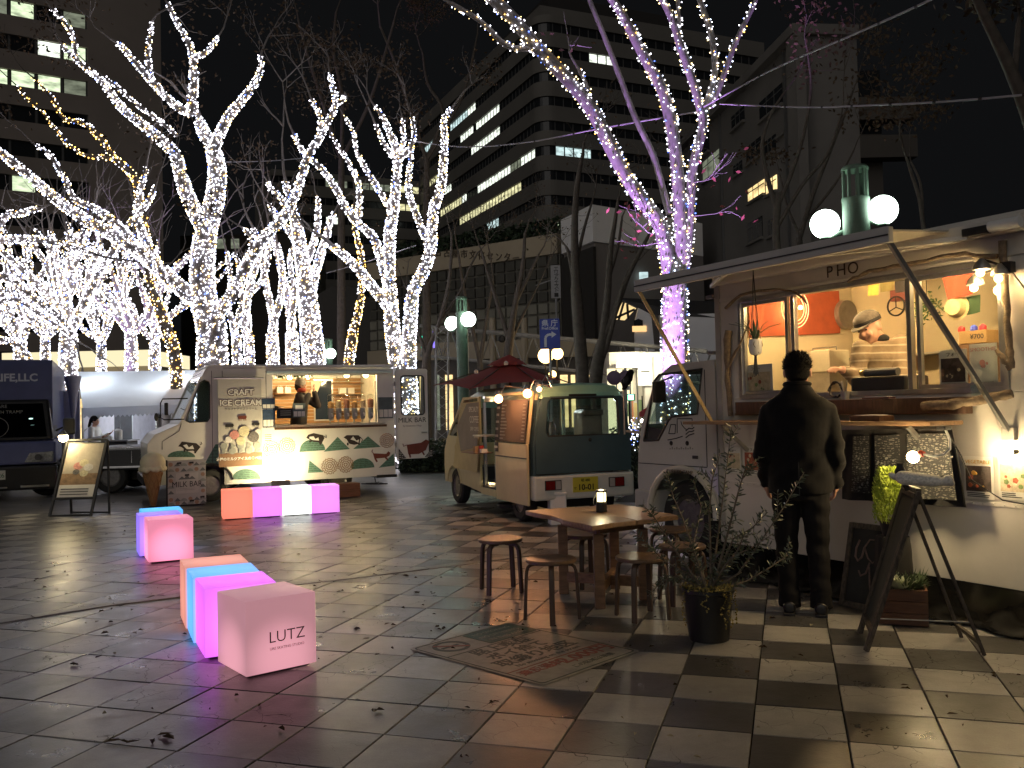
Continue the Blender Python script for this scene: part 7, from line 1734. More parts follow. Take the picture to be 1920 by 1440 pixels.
b = MB(); p, q = t3(98, 735, 19.6), t3(150, 850, 19.6)
t = thing('wind_screen', 'pale canvas screen standing between the blue truck and the tent', 'screen', (0, 0, 0)); MB().box(p.x, p.y, .05, q.x, p.y+.03, p.z).build('canvas', MATS['tent_side'], t); MB().bar((p.x, p.y-.01, p.z), (q.x, p.y-.01, p.z), .03).build('top_rail', alu, t)
# ================================================================ trees with fairy lights
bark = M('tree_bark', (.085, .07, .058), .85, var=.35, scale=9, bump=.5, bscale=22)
lit_bark = M('lit_bark', (.24, .215, .21), .8, var=.3, scale=9, bump=.4, bscale=22)  # paler copy of the bark, the fairy lights' glow put into its colour
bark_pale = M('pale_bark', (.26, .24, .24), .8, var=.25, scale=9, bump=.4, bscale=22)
LC = [glow('fairy_white', (.92, .90, 1.0), 6.5), glow('fairy_warm', (1.0, .72, .32), 6.0), glow('fairy_cool', (.68, .76, 1.0), 6.5), glow('fairy_gold', (1.0, .52, .10), 5.0), glow('fairy_blue', (.12, .22, 1.0), 4.0)]
leafm = M('withered_leaf', (.07, .042, .022), .8, var=.4, scale=9)
LS = .055
def octa(b, c, r, k):
 b.k = k; o = len(b.v); b.v += [(c[0]+r, c[1], c[2]), (c[0]-r, c[1], c[2]), (c[0], c[1]+r, c[2]), (c[0], c[1]-r, c[2]), (c[0], c[1], c[2]+r), (c[0], c[1], c[2]-r)]
 for f_ in ((0, 2, 4), (2, 1, 4), (1, 3, 4), (3, 0, 4), (2, 0, 5), (1, 2, 5), (3, 1, 5), (0, 3, 5)): b.face([o+i for i in f_])
def smooth_path(P, n=5):
 out = []
 for i in range(len(P)-1):
  p0, p1, p2, p3 = P[max(i-1, 0)], P[i], P[i+1], P[min(i+2, len(P)-1)]
  for k in range(n):
   t = k/n; out.append(.5*((2*p1) + (p2-p0)*t + (2*p0-5*p1+4*p2-p3)*t*t + (3*p1-p0-3*p2+p3)*t**3))
 out.append(P[-1]); return out
def wrap(b, path, rad, dens, rg, mix, br):
 """bulbs wound round a limb: dens per metre of length and metre of girth"""
 run = 0.0; ph = rg.uniform(0, 6.28); pitch = .085 + .05*rg.random()
 for i in range(len(path)-1):
  p, q = path[i], path[i+1]; r = (rad[i]+rad[i+1])/2; L = (q-p).length; u, v = frame_of(q-p)
  n = dens*L*max(r*6.28, .16)*rg.uniform(.75, 1.2); n = int(n) + (rg.random() < n-int(n))
  for _ in range(n):
   f_ = rg.random(); a = rg.uniform(0, 6.283) if rg.random() < .55 else ph + (run + f_*L)/pitch*6.283/max(1, r*14) + rg.choice((0, 2.1, 4.2)) + rg.gauss(0, .22)
   c = p.lerp(q, f_) + (u*math.cos(a)+v*math.sin(a))*(r+.012+rg.random()*.02)
   octa(b, c, br*rg.choice((.6, .8, 1, 1, 1.15, 1.35)), rg.choices(range(5), mix)[0])
  run += L
def twigs(b, lf_, p, d, L, r, depth, rg, leafy):
 """bare branching twigs past the wound part"""
 n = 4; P = [p]; dd = d.normalized()
 for k in range(n):
  dd = (dd + Vector((rg.gauss(0, .16), rg.gauss(0, .16), rg.gauss(.05, .13)))).normalized(); P.append(P[-1] + dd*L/n)
 b.tube(P, [max(.004, r*(1-.16*k)) for k in range(n+1)], 5, caps=False)
 if leafy and depth <= 1:
  for k in range(int(leafy*3)):
   c = P[rg.randrange(1, n+1)] + Vector((rg.gauss(0, .22), rg.gauss(0, .22), rg.gauss(-.05, .1))); e = Vector((rg.gauss(0, 1), rg.gauss(0, 1), rg.gauss(0, 1))).normalized()*LS; s = e.cross(Vector((rg.gauss(0, 1), rg.gauss(0, 1), rg.gauss(0, 1)))).normalized()*LS*.5
   lf_.poly([c-e, c+s, c+e, c-s])
 if depth > 0:
  for _ in range(rg.choice((2, 3))):
   k = rg.randrange(2, n+1); ax = Vector((rg.gauss(0, 1), rg.gauss(0, 1), rg.gauss(0, .6)))
   twigs(b, lf_, P[k], (dd + ax*.55).normalized(), L*rg.uniform(.55, .8), r*.55, depth-1, rg, leafy)
def lit_tree(label, Y, trunk, limbs, dens, seed, barkm=bark, mix=(5, 2.2, 1.2, .8, .35), br=.016, leafy=2, spread=.6, dark=(), tw=2, name='lit_tree', unlit_from=None):
 rg = random.Random(seed); base = dpt(trunk[0][0], trunk[0][1], Y); t = thing(name, label, 'tree', (base.x, base.y, 0), 0, None); o = Vector((base.x, base.y, 0))
 s = Y/FOC; lt = MB(); lf_ = MB(); tb_ = MB(); T = []
 P = [dpt(x, y, Y)-o for x, y, w_ in trunk]; rad = [w_*s*.45 for *_, w_ in trunk]
 P.insert(0, Vector((P[0].x, P[0].y, -.02))); rad.insert(0, rad[0]*1.15)
 def build(P, rad, off, nm, lit, parent):
  n = len(P); PP = [p + Vector((0, off*(k/(n-1))**1.2, 0)) for k, p in enumerate(P)]; path = smooth_path(PP, 4); rr_ = []
  for i in range(len(path)):
   f_ = i/4; k = min(int(f_), n-2); rr_.append(rad[k] + (rad[k+1]-rad[k])*(f_-k))
  MB().tube(path, rr_, 10).build(nm, barkm, parent, smooth=60)
  if lit: wrap(lt, path, rr_, dens, rg, mix, br)
  return path, rr_
 build(P, rad, 0, 'trunk', True, t)
 for i, lm in enumerate(limbs):
  L = [dpt(q[0], q[1], Y)-o for q in lm]; w0 = lm[0][2] if len(lm[0]) > 2 else 18; w1 = lm[-1][2] if len(lm[-1]) > 2 else 6; n = len(L)
  rad = [(w0+(w1-w0)*k/(n-1))*s*.41 for k in range(n)]; off = rg.uniform(-spread, spread)*Y/20
  path, rr_ = build(L, rad, off, 'limb', i not in dark, t)
  if tw: twigs(tb_, lf_, path[-1], path[-1]-path[-3], rg.uniform(.7, 1.3)*Y/20, rr_[-1]*.8, tw, rg, leafy)
 if tb_.v: tb_.build('twigs', barkm, t)['kind'] = 'stuff'
 if lf_.v: lf_.build('leaves', leafm, t)['kind'] = 'stuff'
 if lt.v: lt.build('fairy_lights', LC, t)['kind'] = 'stuff'
 return t
W = (7, 1.6, 1.6, .35, .25); G_ = (2.5, 3, .6, 3.2, .1)
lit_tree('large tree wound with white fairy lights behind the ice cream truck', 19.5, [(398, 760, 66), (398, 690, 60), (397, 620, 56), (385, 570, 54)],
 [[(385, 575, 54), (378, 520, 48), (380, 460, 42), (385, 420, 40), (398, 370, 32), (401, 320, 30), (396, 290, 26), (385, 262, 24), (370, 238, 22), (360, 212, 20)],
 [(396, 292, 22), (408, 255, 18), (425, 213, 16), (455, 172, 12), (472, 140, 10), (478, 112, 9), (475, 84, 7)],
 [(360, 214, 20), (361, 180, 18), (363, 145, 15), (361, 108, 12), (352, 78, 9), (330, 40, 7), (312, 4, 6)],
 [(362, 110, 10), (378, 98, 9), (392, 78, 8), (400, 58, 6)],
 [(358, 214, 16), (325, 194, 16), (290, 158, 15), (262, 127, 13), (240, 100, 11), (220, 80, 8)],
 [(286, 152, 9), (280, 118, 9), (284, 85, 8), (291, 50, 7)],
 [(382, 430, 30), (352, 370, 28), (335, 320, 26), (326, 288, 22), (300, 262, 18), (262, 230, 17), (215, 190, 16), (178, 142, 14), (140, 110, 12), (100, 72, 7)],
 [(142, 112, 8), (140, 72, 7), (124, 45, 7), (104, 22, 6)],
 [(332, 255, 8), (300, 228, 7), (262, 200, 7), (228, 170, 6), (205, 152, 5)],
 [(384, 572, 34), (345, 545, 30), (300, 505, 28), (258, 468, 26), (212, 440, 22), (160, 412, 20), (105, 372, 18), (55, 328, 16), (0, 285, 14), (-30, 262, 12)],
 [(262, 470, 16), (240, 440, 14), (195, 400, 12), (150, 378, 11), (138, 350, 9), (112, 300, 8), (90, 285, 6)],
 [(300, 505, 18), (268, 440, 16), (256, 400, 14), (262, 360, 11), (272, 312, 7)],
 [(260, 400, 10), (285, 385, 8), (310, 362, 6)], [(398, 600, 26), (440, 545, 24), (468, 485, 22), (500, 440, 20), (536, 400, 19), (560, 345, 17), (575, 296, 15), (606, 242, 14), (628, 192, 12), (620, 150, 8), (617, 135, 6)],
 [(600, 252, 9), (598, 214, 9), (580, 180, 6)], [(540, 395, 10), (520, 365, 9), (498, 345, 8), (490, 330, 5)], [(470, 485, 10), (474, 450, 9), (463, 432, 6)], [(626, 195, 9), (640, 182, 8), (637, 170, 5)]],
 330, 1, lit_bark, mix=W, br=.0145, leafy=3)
lit_tree('tree with gold lit limbs reaching over the blue truck', 21, [(330, 690, 24), (310, 610, 22), (282, 540, 20)],
 [[(282, 540, 18), (275, 450, 14), (262, 372, 12), (252, 330, 10), (215, 296, 10), (195, 266, 9), (165, 236, 8), (126, 226, 8), (110, 195, 7), (86, 166, 6), (72, 152, 4)],
 [(215, 296, 8), (180, 294, 8), (150, 286, 8), (120, 264, 8), (100, 236, 7), (70, 202, 6), (46, 180, 5), (30, 160, 4)]], 170, 2, mix=G_, br=.017, leafy=2)
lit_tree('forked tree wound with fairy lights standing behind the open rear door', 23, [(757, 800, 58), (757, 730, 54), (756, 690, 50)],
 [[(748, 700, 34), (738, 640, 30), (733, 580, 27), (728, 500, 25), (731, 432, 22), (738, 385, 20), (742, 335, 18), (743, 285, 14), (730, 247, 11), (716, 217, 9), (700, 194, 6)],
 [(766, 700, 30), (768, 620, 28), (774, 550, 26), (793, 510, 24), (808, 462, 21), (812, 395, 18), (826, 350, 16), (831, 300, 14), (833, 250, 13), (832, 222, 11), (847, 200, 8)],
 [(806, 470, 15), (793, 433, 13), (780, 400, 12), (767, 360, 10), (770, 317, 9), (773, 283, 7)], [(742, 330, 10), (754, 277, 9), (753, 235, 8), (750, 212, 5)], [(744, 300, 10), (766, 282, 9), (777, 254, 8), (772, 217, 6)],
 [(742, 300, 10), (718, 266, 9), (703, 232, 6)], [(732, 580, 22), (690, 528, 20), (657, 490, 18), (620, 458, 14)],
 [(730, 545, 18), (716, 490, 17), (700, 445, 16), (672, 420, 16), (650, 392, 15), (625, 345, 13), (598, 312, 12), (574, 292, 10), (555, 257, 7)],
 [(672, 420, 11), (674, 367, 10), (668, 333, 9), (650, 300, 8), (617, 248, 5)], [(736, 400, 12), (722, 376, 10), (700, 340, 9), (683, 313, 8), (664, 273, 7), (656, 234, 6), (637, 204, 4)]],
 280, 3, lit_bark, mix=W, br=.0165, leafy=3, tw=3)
lit_tree('slim tree wound with warm fairy lights left of the forked tree', 28, [(653, 760, 22), (653, 690, 20), (663, 620, 18)], [[(663, 620, 17), (677, 560, 15), (679, 485, 13), (664, 418, 10), (668, 385, 6)]], 160, 4, mix=G_, br=.02, leafy=1)
lit_tree('tall trunk of fairy lights beside the small far lamp post', 26, [(592, 770, 46), (590, 690, 44), (582, 610, 40), (574, 540, 36)],
 [[(574, 540, 34), (567, 480, 30), (560, 425, 26), (552, 390, 20), (545, 350, 10)], [(580, 560, 22), (592, 500, 18), (606, 450, 15), (614, 410, 10), (620, 390, 6)], [(570, 500, 16), (590, 440, 13), (592, 385, 9), (588, 360, 5)], [(566, 470, 14), (540, 430, 12), (520, 405, 10), (508, 385, 6)]], 290, 5, lit_bark, mix=W, br=.018, leafy=1)
for k, (lab, bx, w_, lm) in enumerate((('slim lit tree with two stems behind the ice cream truck roof', 445, 18, [[(436, 610, 14), (425, 570, 12), (430, 520, 10), (420, 470, 6)], [(440, 620, 12), (452, 560, 10), (446, 500, 8), (440, 478, 5)]]),
  ('lit tree curving right above the truck hatch', 468, 20, [[(460, 615, 16), (470, 545, 14), (490, 480, 12), (482, 432, 8)], [(466, 560, 12), (496, 530, 12), (512, 480, 9), (506, 440, 6)], [(462, 590, 10), (445, 555, 8), (440, 520, 5)]]),
  ('lit tree with a narrow fork over the truck hatch', 512, 24, [[(513, 600, 17), (502, 550, 15), (494, 500, 12), (500, 450, 8)], [(513, 610, 15), (530, 560, 13), (535, 505, 11), (528, 462, 8)]]),
  ('lit tree leaning left beside the tall lit trunk', 549, 26, [[(547, 600, 20), (533, 520, 17), (520, 462, 13), (512, 430, 8)], [(547, 610, 16), (556, 550, 14), (552, 500, 11), (560, 470, 6)]]))):
 lit_tree(lab, 27 + k*.7, [(bx, 760, w_), (bx, 690, w_*.95), (bx-2, 625, w_*.85)], [[(bx-2, 634, L_[0][2])] + L_ for L_ in lm], 270, 20+k, lit_bark, mix=W, br=.0175, leafy=0, tw=1)
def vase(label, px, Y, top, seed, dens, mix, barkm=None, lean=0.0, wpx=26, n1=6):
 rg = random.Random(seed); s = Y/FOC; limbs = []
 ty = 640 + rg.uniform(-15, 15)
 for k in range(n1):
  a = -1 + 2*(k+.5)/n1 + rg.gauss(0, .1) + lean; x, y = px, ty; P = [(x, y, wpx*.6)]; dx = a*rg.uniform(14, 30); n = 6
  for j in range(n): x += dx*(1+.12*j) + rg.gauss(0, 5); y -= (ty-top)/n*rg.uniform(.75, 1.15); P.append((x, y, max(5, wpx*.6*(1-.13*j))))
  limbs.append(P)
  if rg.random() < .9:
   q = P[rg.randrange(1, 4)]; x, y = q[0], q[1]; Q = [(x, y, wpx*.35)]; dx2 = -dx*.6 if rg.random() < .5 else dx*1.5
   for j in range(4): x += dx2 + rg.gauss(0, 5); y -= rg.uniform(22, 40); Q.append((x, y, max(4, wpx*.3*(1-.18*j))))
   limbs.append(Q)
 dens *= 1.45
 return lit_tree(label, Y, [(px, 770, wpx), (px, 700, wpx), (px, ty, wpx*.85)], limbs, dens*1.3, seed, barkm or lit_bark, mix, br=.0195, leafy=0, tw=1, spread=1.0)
vase('dense white lit tree rising right behind the blue truck', 128, 26, 420, 31, 120, W, wpx=34, n1=7)
vase('lit tree whose trunk is washed violet by a floodlight behind the tent', 246, 29, 450, 32, 100, W, bark_pale, wpx=24)
vase('lit tree between the violet trunk and the big white tree', 290, 32, 470, 33, 110, W, wpx=20, n1=5)
vase('lit tree spreading above the cargo box of the blue truck', 38, 31, 440, 34, 110, W, wpx=24, n1=7)
vase('far lit tree seen between the tent and the blue truck', 190, 38, 480, 35, 110, W, wpx=18, n1=6)
vase('far lit tree beyond the blue truck cab', 85, 40, 500, 36, 110, W, wpx=18, n1=6)
lit_tree('lit tree whose long limbs lean in above the blue truck', 24, [(-70, 720, 40), (-60, 640, 36)], [[(-58, 640, 22), (-10, 520, 18), (60, 560, 14), (110, 600, 10), (132, 640, 8)], [(-58, 640, 20), (-30, 470, 18), (40, 445, 14), (110, 455, 12), (160, 470, 8)], [(-58, 600, 18), (0, 420, 14), (40, 400, 12), (75, 390, 8)], [(-58, 640, 14), (20, 640, 12), (60, 680, 8)], [(-55, 620, 14), (10, 560, 12), (70, 590, 10), (120, 630, 6)]], 260, 37, lit_bark, mix=W, br=.017, leafy=0, tw=1)
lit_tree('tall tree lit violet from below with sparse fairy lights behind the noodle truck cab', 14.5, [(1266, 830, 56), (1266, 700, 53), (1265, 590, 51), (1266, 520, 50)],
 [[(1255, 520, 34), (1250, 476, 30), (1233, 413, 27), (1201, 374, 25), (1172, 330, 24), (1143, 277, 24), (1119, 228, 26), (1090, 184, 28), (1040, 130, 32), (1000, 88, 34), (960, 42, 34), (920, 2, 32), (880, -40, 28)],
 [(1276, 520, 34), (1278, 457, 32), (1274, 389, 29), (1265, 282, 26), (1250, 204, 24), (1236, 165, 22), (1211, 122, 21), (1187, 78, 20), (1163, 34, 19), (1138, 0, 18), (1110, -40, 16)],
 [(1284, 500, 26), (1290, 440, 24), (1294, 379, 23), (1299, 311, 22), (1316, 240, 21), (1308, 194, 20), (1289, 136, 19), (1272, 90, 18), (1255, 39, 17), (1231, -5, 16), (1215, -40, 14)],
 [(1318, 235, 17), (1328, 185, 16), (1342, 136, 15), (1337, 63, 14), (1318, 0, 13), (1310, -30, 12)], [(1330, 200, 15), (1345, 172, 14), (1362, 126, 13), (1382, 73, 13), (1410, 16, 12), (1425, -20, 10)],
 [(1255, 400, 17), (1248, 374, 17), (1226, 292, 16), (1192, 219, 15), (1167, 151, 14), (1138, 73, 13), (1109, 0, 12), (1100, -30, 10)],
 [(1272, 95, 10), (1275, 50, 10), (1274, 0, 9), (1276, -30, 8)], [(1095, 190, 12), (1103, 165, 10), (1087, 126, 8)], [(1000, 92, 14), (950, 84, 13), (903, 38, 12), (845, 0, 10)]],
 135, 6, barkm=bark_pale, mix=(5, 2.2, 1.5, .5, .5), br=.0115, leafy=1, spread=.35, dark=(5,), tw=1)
d = dpt(1266, 760, 14.5)
def uplight(x, y, label, power, aim=(0, 0), cone=70):
 t = thing('uplight', label, 'floodlight', (x, y, 0)); MB().lathe([(.09, 0), (.1, .05), (.075, .14), (.06, .14), (.05, .1)], 16).build('housing', ink, t, smooth=40); MB().lathe([(.058, .128), (.058, .131), (.005, .133)], 16).build('lens', glow('violet_lens', (.55, .18, 1), 12), t)
 lamp(t, (0, 0, .16), power, (.66, .34, 1.0), .05, 'SPOT', (math.pi + aim[0], aim[1], 0), cone=R_(cone)); return t
uplight(d.x-.75, d.y-1.1, 'violet floodlight at the foot of the tall sparse lit tree', 1500, (R_(-16), R_(9)), 42)
d2 = dpt(246, 700, 29); uplight(d2.x-.8, d2.y-1.5, 'violet floodlight behind the tent', 500, (R_(-20), R_(10)), 60)
rgt = random.Random(77); tw_ = MB(); lf2 = MB(); pr_ = [o for o in COL.objects if o.get('label', '').startswith('tall tree lit violet')][0]; ob = Vector(pr_.location)
for q, dr_ in (((1232, 430), (-.8, 0, .5)), ((1225, 440), (-1, -.2, .25)), ((1292, 345), (1, 0, .25)), ((1300, 405), (1, 0, .1)), ((1240, 455), (-1, 0, -.1))):
 twigs(tw_, lf2, dpt(*q, 14.4)-ob, Vector(dr_), .5, .009, 2, rgt, .34)
tw_.build('twig_spray', bark_pale, pr_)['kind'] = 'stuff'; lf2.build('red_leaves', M('red_leaf', (.22, .05, .05), .7, var=.3), pr_)['kind'] = 'stuff'
# ================================================================ bare trees
def bare(label, Y, trunk, limbs, seed, leafy=.5, tw=3, barkm=bark): return lit_tree(label, Y, trunk, limbs, 0, seed, barkm, leafy=leafy, tw=tw, dark=range(99), name='bare_tree')
bare('dark straight bare trunk right of the blue road sign', 22, [(1096, 800, 30), (1092, 700, 28), (1086, 620, 26), (1080, 540, 24)], [[(1080, 540, 22), (1077, 470, 18), (1077, 400, 15), (1082, 340, 12), (1090, 300, 8)], [(1082, 560, 12), (1068, 480, 10), (1062, 460, 6)], [(1079, 500, 10), (1095, 430, 8), (1110, 380, 5)]], 41)
bare('dark bare tree leaning right beside the straight trunk', 23, [(1112, 800, 30), (1118, 700, 28), (1130, 640, 24)], [[(1128, 650, 20), (1138, 560, 18), (1142, 480, 14), (1150, 420, 10), (1155, 380, 6)], [(1130, 640, 20), (1150, 590, 16), (1175, 520, 13), (1200, 470, 10), (1215, 440, 6)], [(1142, 520, 10), (1160, 460, 8), (1170, 400, 5)], [(1108, 720, 16), (1135, 655, 14), (1150, 600, 10), (1165, 540, 7)]], 42)
bare('slender bare tree in front of the grid facade', 30, [(945, 780, 22), (950, 690, 20), (958, 620, 18)], [[(958, 620, 16), (968, 560, 13), (980, 500, 10), (984, 440, 7)], [(955, 640, 12), (930, 560, 10), (912, 500, 7), (900, 460, 5)], [(966, 570, 9), (990, 520, 7), (1010, 480, 5)], [(950, 660, 9), (975, 600, 7), (1000, 550, 5)]], 43, tw=3)
bare('bare tree left of the green lamp post', 28, [(795, 770, 16), (797, 690, 15), (805, 650, 14)], [[(805, 650, 12), (826, 600, 11), (842, 540, 9), (848, 490, 7), (850, 450, 5)], [(800, 670, 10), (785, 620, 8), (780, 580, 5)], [(826, 600, 8), (860, 550, 6), (880, 500, 5), (895, 470, 4)]], 44, tw=3)
bare('thin bare tree between the lamp post and the grid facade', 34, [(902, 760, 14), (900, 680, 13)], [[(900, 680, 11), (885, 610, 9), (870, 540, 7), (862, 480, 5)], [(900, 680, 10), (912, 600, 8), (925, 530, 6)]], 45, tw=3)
bare('bare tree close to the right edge with withered leaf tufts', 9, [(2010, 700, 50), (1990, 500, 46), (1960, 330, 40)], [[(1960, 330, 36), (1925, 220, 32), (1885, 130, 27), (1850, 70, 24), (1815, 10, 20), (1790, -40, 16)], [(1900, 160, 16), (1915, 90, 14), (1930, 30, 12)]], 46, leafy=14, tw=2)
bare('bare tree before the dark right hand building', 17, [(1465, 560, 17), (1455, 440, 16), (1460, 360, 15)], [[(1458, 400, 13), (1440, 330, 11), (1432, 270, 9), (1450, 210, 7), (1478, 165, 5)], [(1460, 380, 12), (1480, 330, 10), (1500, 260, 8), (1510, 180, 6), (1500, 120, 4)], [(1455, 430, 10), (1500, 350, 8), (1540, 300, 6), (1560, 230, 5)]], 47, leafy=4, tw=2)
bare('bare tree with pale leaf tufts beside the big lamp post', 18, [(1500, 600, 16), (1498, 450, 15)], [[(1498, 450, 13), (1520, 370, 10), (1545, 300, 8), (1570, 230, 6), (1585, 180, 4)], [(1505, 420, 8), (1560, 350, 6), (1590, 290, 4)], [(1498, 440, 8), (1480, 380, 6), (1478, 330, 4)]], 48, leafy=8, tw=2)
bare('bare tree behind the noodle truck roof', 16, [(1735, 600, 13), (1732, 430, 12)], [[(1732, 430, 10), (1722, 370, 8), (1705, 320, 6), (1690, 280, 4)], [(1730, 410, 8), (1735, 340, 6), (1728, 290, 4)], [(1725, 380, 6), (1690, 250, 5), (1700, 210, 4)]], 49, leafy=6, tw=2)
for k, (lab, bx, lm) in enumerate((('dark leafy crown rising above the forked lit tree', 640, [[(640, 300, 10), (600, 180, 9), (570, 90, 7), (550, 20, 5)], [(640, 300, 10), (640, 180, 8), (622, 90, 7), (625, 10, 5)], [(640, 300, 9), (690, 200, 8), (720, 110, 7), (740, 40, 5)]]), ('dark leafy crown between the forked tree and the violet tree', 800, [[(800, 300, 10), (770, 210, 9), (745, 130, 7), (720, 70, 5)], [(800, 300, 10), (830, 210, 8), (800, 150, 7), (790, 90, 5)], [(800, 300, 9), (860, 190, 8), (880, 120, 6), (890, 60, 5)]]))):
 bare(lab, 32+k*2, [(bx, 760, 20), (bx, 600, 18), (bx, 420, 15), (bx, 300, 12)], lm, 60+k, leafy=9, tw=3)
# ================================================================ lamp posts with globes
lpm = M('lamp_post_green', (.13, .20, .15), .5, var=.2, scale=6); gg = glow('globe_glow', (.82, 1.0, .86), 9)
def lamp_post(label, px, py, Y, r, gl, power, pw_, h_top, hold=True):
 b0 = dpt(px, py, Y); t = thing('lamp_post', label, 'lamp post', (b0.x, b0.y, 0), 0, None); zc = b0.z
 MB().lathe([(r*1.25, 0), (r*1.25, .12), (r, .16), (r, zc+.15), (r*1.04, zc+.16), (r*1.04, zc+.2)], 24).build('post', lpm, t, smooth=40)
 top = zc + h_top
 for k in range(7):
  a = R_(60 + k*40); MB().bar((r*.88*math.cos(a), r*.88*math.sin(a), zc+.2), (r*.88*math.cos(a), r*.88*math.sin(a), top-.06), .035 if k else .03).build('cap_bar', lpm, t)
 b = MB(); rings = []
 for z in (zc+.2, top-.06): rings.append([(r*.97*math.cos(R_(-70+k*12)), r*.97*math.sin(R_(-70+k*12)), z) for k in range(11)] + [(r*.85*math.cos(R_(50-k*12)), r*.85*math.sin(R_(50-k*12)), z) for k in range(11)])
 b.loft(rings).build('cap_shell', lpm, t, smooth=40); MB().lathe([(r, top-.06), (r*1.02, top-.03), (r*.9, top), (.01, top+.01)], 24).build('cap', lpm, t, smooth=40)
 for gx, gy, gY in gl:
  c = dpt(gx, gy, Y+gY) - Vector((b0.x, b0.y, 0)); R = pw_
  g_ = MB().ball(c, R, 24, 16).build('globe', gg, t, smooth=60)
  MB().tube([(0, 0, c.z-R*.4), (c.x*.5, c.y*.5, c.z-R*.7), (c.x*.9, c.y*.9, c.z-R*1.02)], .03, 8).build('globe_arm', lpm, t, smooth=60); MB().lathe([(R*.35, 0), (R*.42, -R*.1), (R*.2, -R*.2)], 16, c - Vector((0, 0, R*.92))).build('globe_collar', lpm, t)
  lamp(t, c, power, (.62, 1.0, .72), R*1.08)
 return t
lamp_post('green lamp post with two white globes behind the red parasol', 866, 600, 22, .145, [(848, 607, .45), (878, 599, -.38)], 26, .185, .58)
lamp_post('large green lamp post with two globes rising behind the noodle truck', 1605, 400, 11.6, .17, [(1547, 420, .15), (1655, 394, -.1)], 34, .192, .62)
lamp_post('small far lamp post with a globe beside the tall lit trunk', 617, 663, 36, .15, [(620, 663, -.35), (608, 664, .4)], 30, .21, .6)
# ================================================================ overhead cables
cbm = M('pale_cable', (.35, .33, .38), .6, var=.1)
def cable(label, pts, r=.012):
 P = [dpt(*q) for q in pts]; t = thing('overhead_cable', label, 'cable', (0, 0, 0)); PP = smooth_path(P, 6); MB().tube(PP, r, 6).build('cable', cbm, t, smooth=60)
 for k in range(2, len(PP)-1, 3): MB().tube([PP[k] - (PP[k+1]-PP[k]).normalized()*.02, PP[k] + (PP[k+1]-PP[k]).normalized()*.02], r*1.5, 6).build('cable_tie', ink, t)
cable('cable rising from the violet tree to the top right over the truck', [(1320, 200, 14.3), (1450, 130, 12), (1600, 65, 10), (1740, 2, 8.5), (1830, -45, 8)])
cable('cable running level from the violet tree to the right edge', [(1350, 195, 14.3), (1500, 201, 12), (1620, 198, 10.5), (1780, 190, 9.4), (1940, 176, 8.6)])
cable('cable sagging from the violet tree across to the office tower', [(1318, 208, 14.6), (1130, 240, 16), (980, 268, 18), (860, 275, 21), (760, 262, 24)], .014)
cable('thin cable between the lit trees above the ice cream truck', [(412, 304, 20), (500, 302, 20.5), (575, 296, 21)], .01)
cable('thin cable from the white tree down to the forked tree', [(612, 512, 24), (690, 490, 23.5), (780, 460, 23)], .012)
# ================================================================ lighting truss
def truss(label, p, q, s, n, up=Vector((0, 0, 1))):
 t = thing('lighting_truss', label, 'truss', (0, 0, 0)); a = (q-p).normalized(); u = a.cross(up).normalized()*s/2; v = up*s/2 if abs(a.dot(up)) < .5 else Vector((1, 0, 0))*s/2
 if abs(a.dot(up)) > .5: u = Vector((0, 1, 0))*s/2
 cr = [u+v, u-v, -u-v, -u+v]; tm = M('truss_grey', (.30, .29, .28), .5, metal=.4, var=.2)
 for c in cr: MB().tube([p+c, q+c], s*.06, 6).build('chord', tm, t)
 for f_ in range(4):
  b = MB(); c0, c1 = cr[f_], cr[(f_+1) % 4]
  P = [(p.lerp(q, k/n) + (c0 if k % 2 else c1)) for k in range(n+1)]; b.tube(P, s*.035, 5); b.build('lattice', tm, t)
 return t
truss('horizontal truss gantry across the street behind the van', dpt(800, 640, 38), dpt(1330, 690, 34), 1.25, 26)
truss('upright truss tower left of the green lamp post', dpt(829, 860, 26), dpt(829, 612, 26), .36, 14)
t = thing('spotlight', 'small white spotlight hung on the truss gantry', 'spotlight', (0, 0, 0)); c = dpt(941, 636, 36.5); MB().lathe([(.12, .0), (.15, .1), (.1, .3)], 14, c, 'y').build('housing', ink, t); MB().ball(c + Vector((0, -.12, 0)), .11, 12, 8).build('lens', glow('spot_glow', (.9, 1, 1), 9), t)
# ================================================================ road sign, shop signs, no-parking discs
c = dpt(1031, 626, 27); t = thing('road_sign', 'blue direction sign with a white right turn arrow and Pref. Office', 'sign', (c.x, c.y, 0)); hw = 19*27/FOC; hh = 28.5*27/FOC; sb = M('sign_blue', (.03, .05, .30), .45, var=.08, scale=3); sw_ = M('sign_white', (.55, .56, .62), .5)
MB().prism([(x, 0, c.z+z) for x, z in rr(-hw, -hh, hw, hh, .05)], (0, .03, 0)).build('plate', sb, t)
text('lettering', '県 庁', .22, sw_, t, (0, -.004, c.z+hh*.68), ext=.003, bold=.003); text('lettering', 'Pref.Office', .115, sw_, t, (0, -.004, c.z+hh*.36), ext=.003, bold=.002)
b = MB(); P = [(-.14, -.40), (-.14, -.12), (-.10, -.05), (-.03, -.02), (.06, -.02)]
for p, q in zip(P[:-1], P[1:]): b.bar((p[0], -.004, c.z+p[1]), (q[0], -.004, c.z+q[1]), .075, .006, (0, 1, 0))
b.build('arrow', sw_, t); MB().xz([(.05, c.z-.12), (.20, c.z-.02), (.05, c.z+.08)], -.008, .006).build('arrow_head', sw_, t)
MB().tube([(0, .06, 0), (0, .06, c.z+hh)], .045, 10).build('post', M('post_grey', (.25, .25, .25), .5), t)
for px, lab in ((1157, 'round no-parking disc beside the shop, left one of two'), (1173, 'round no-parking disc beside the shop, right one of two')): pass
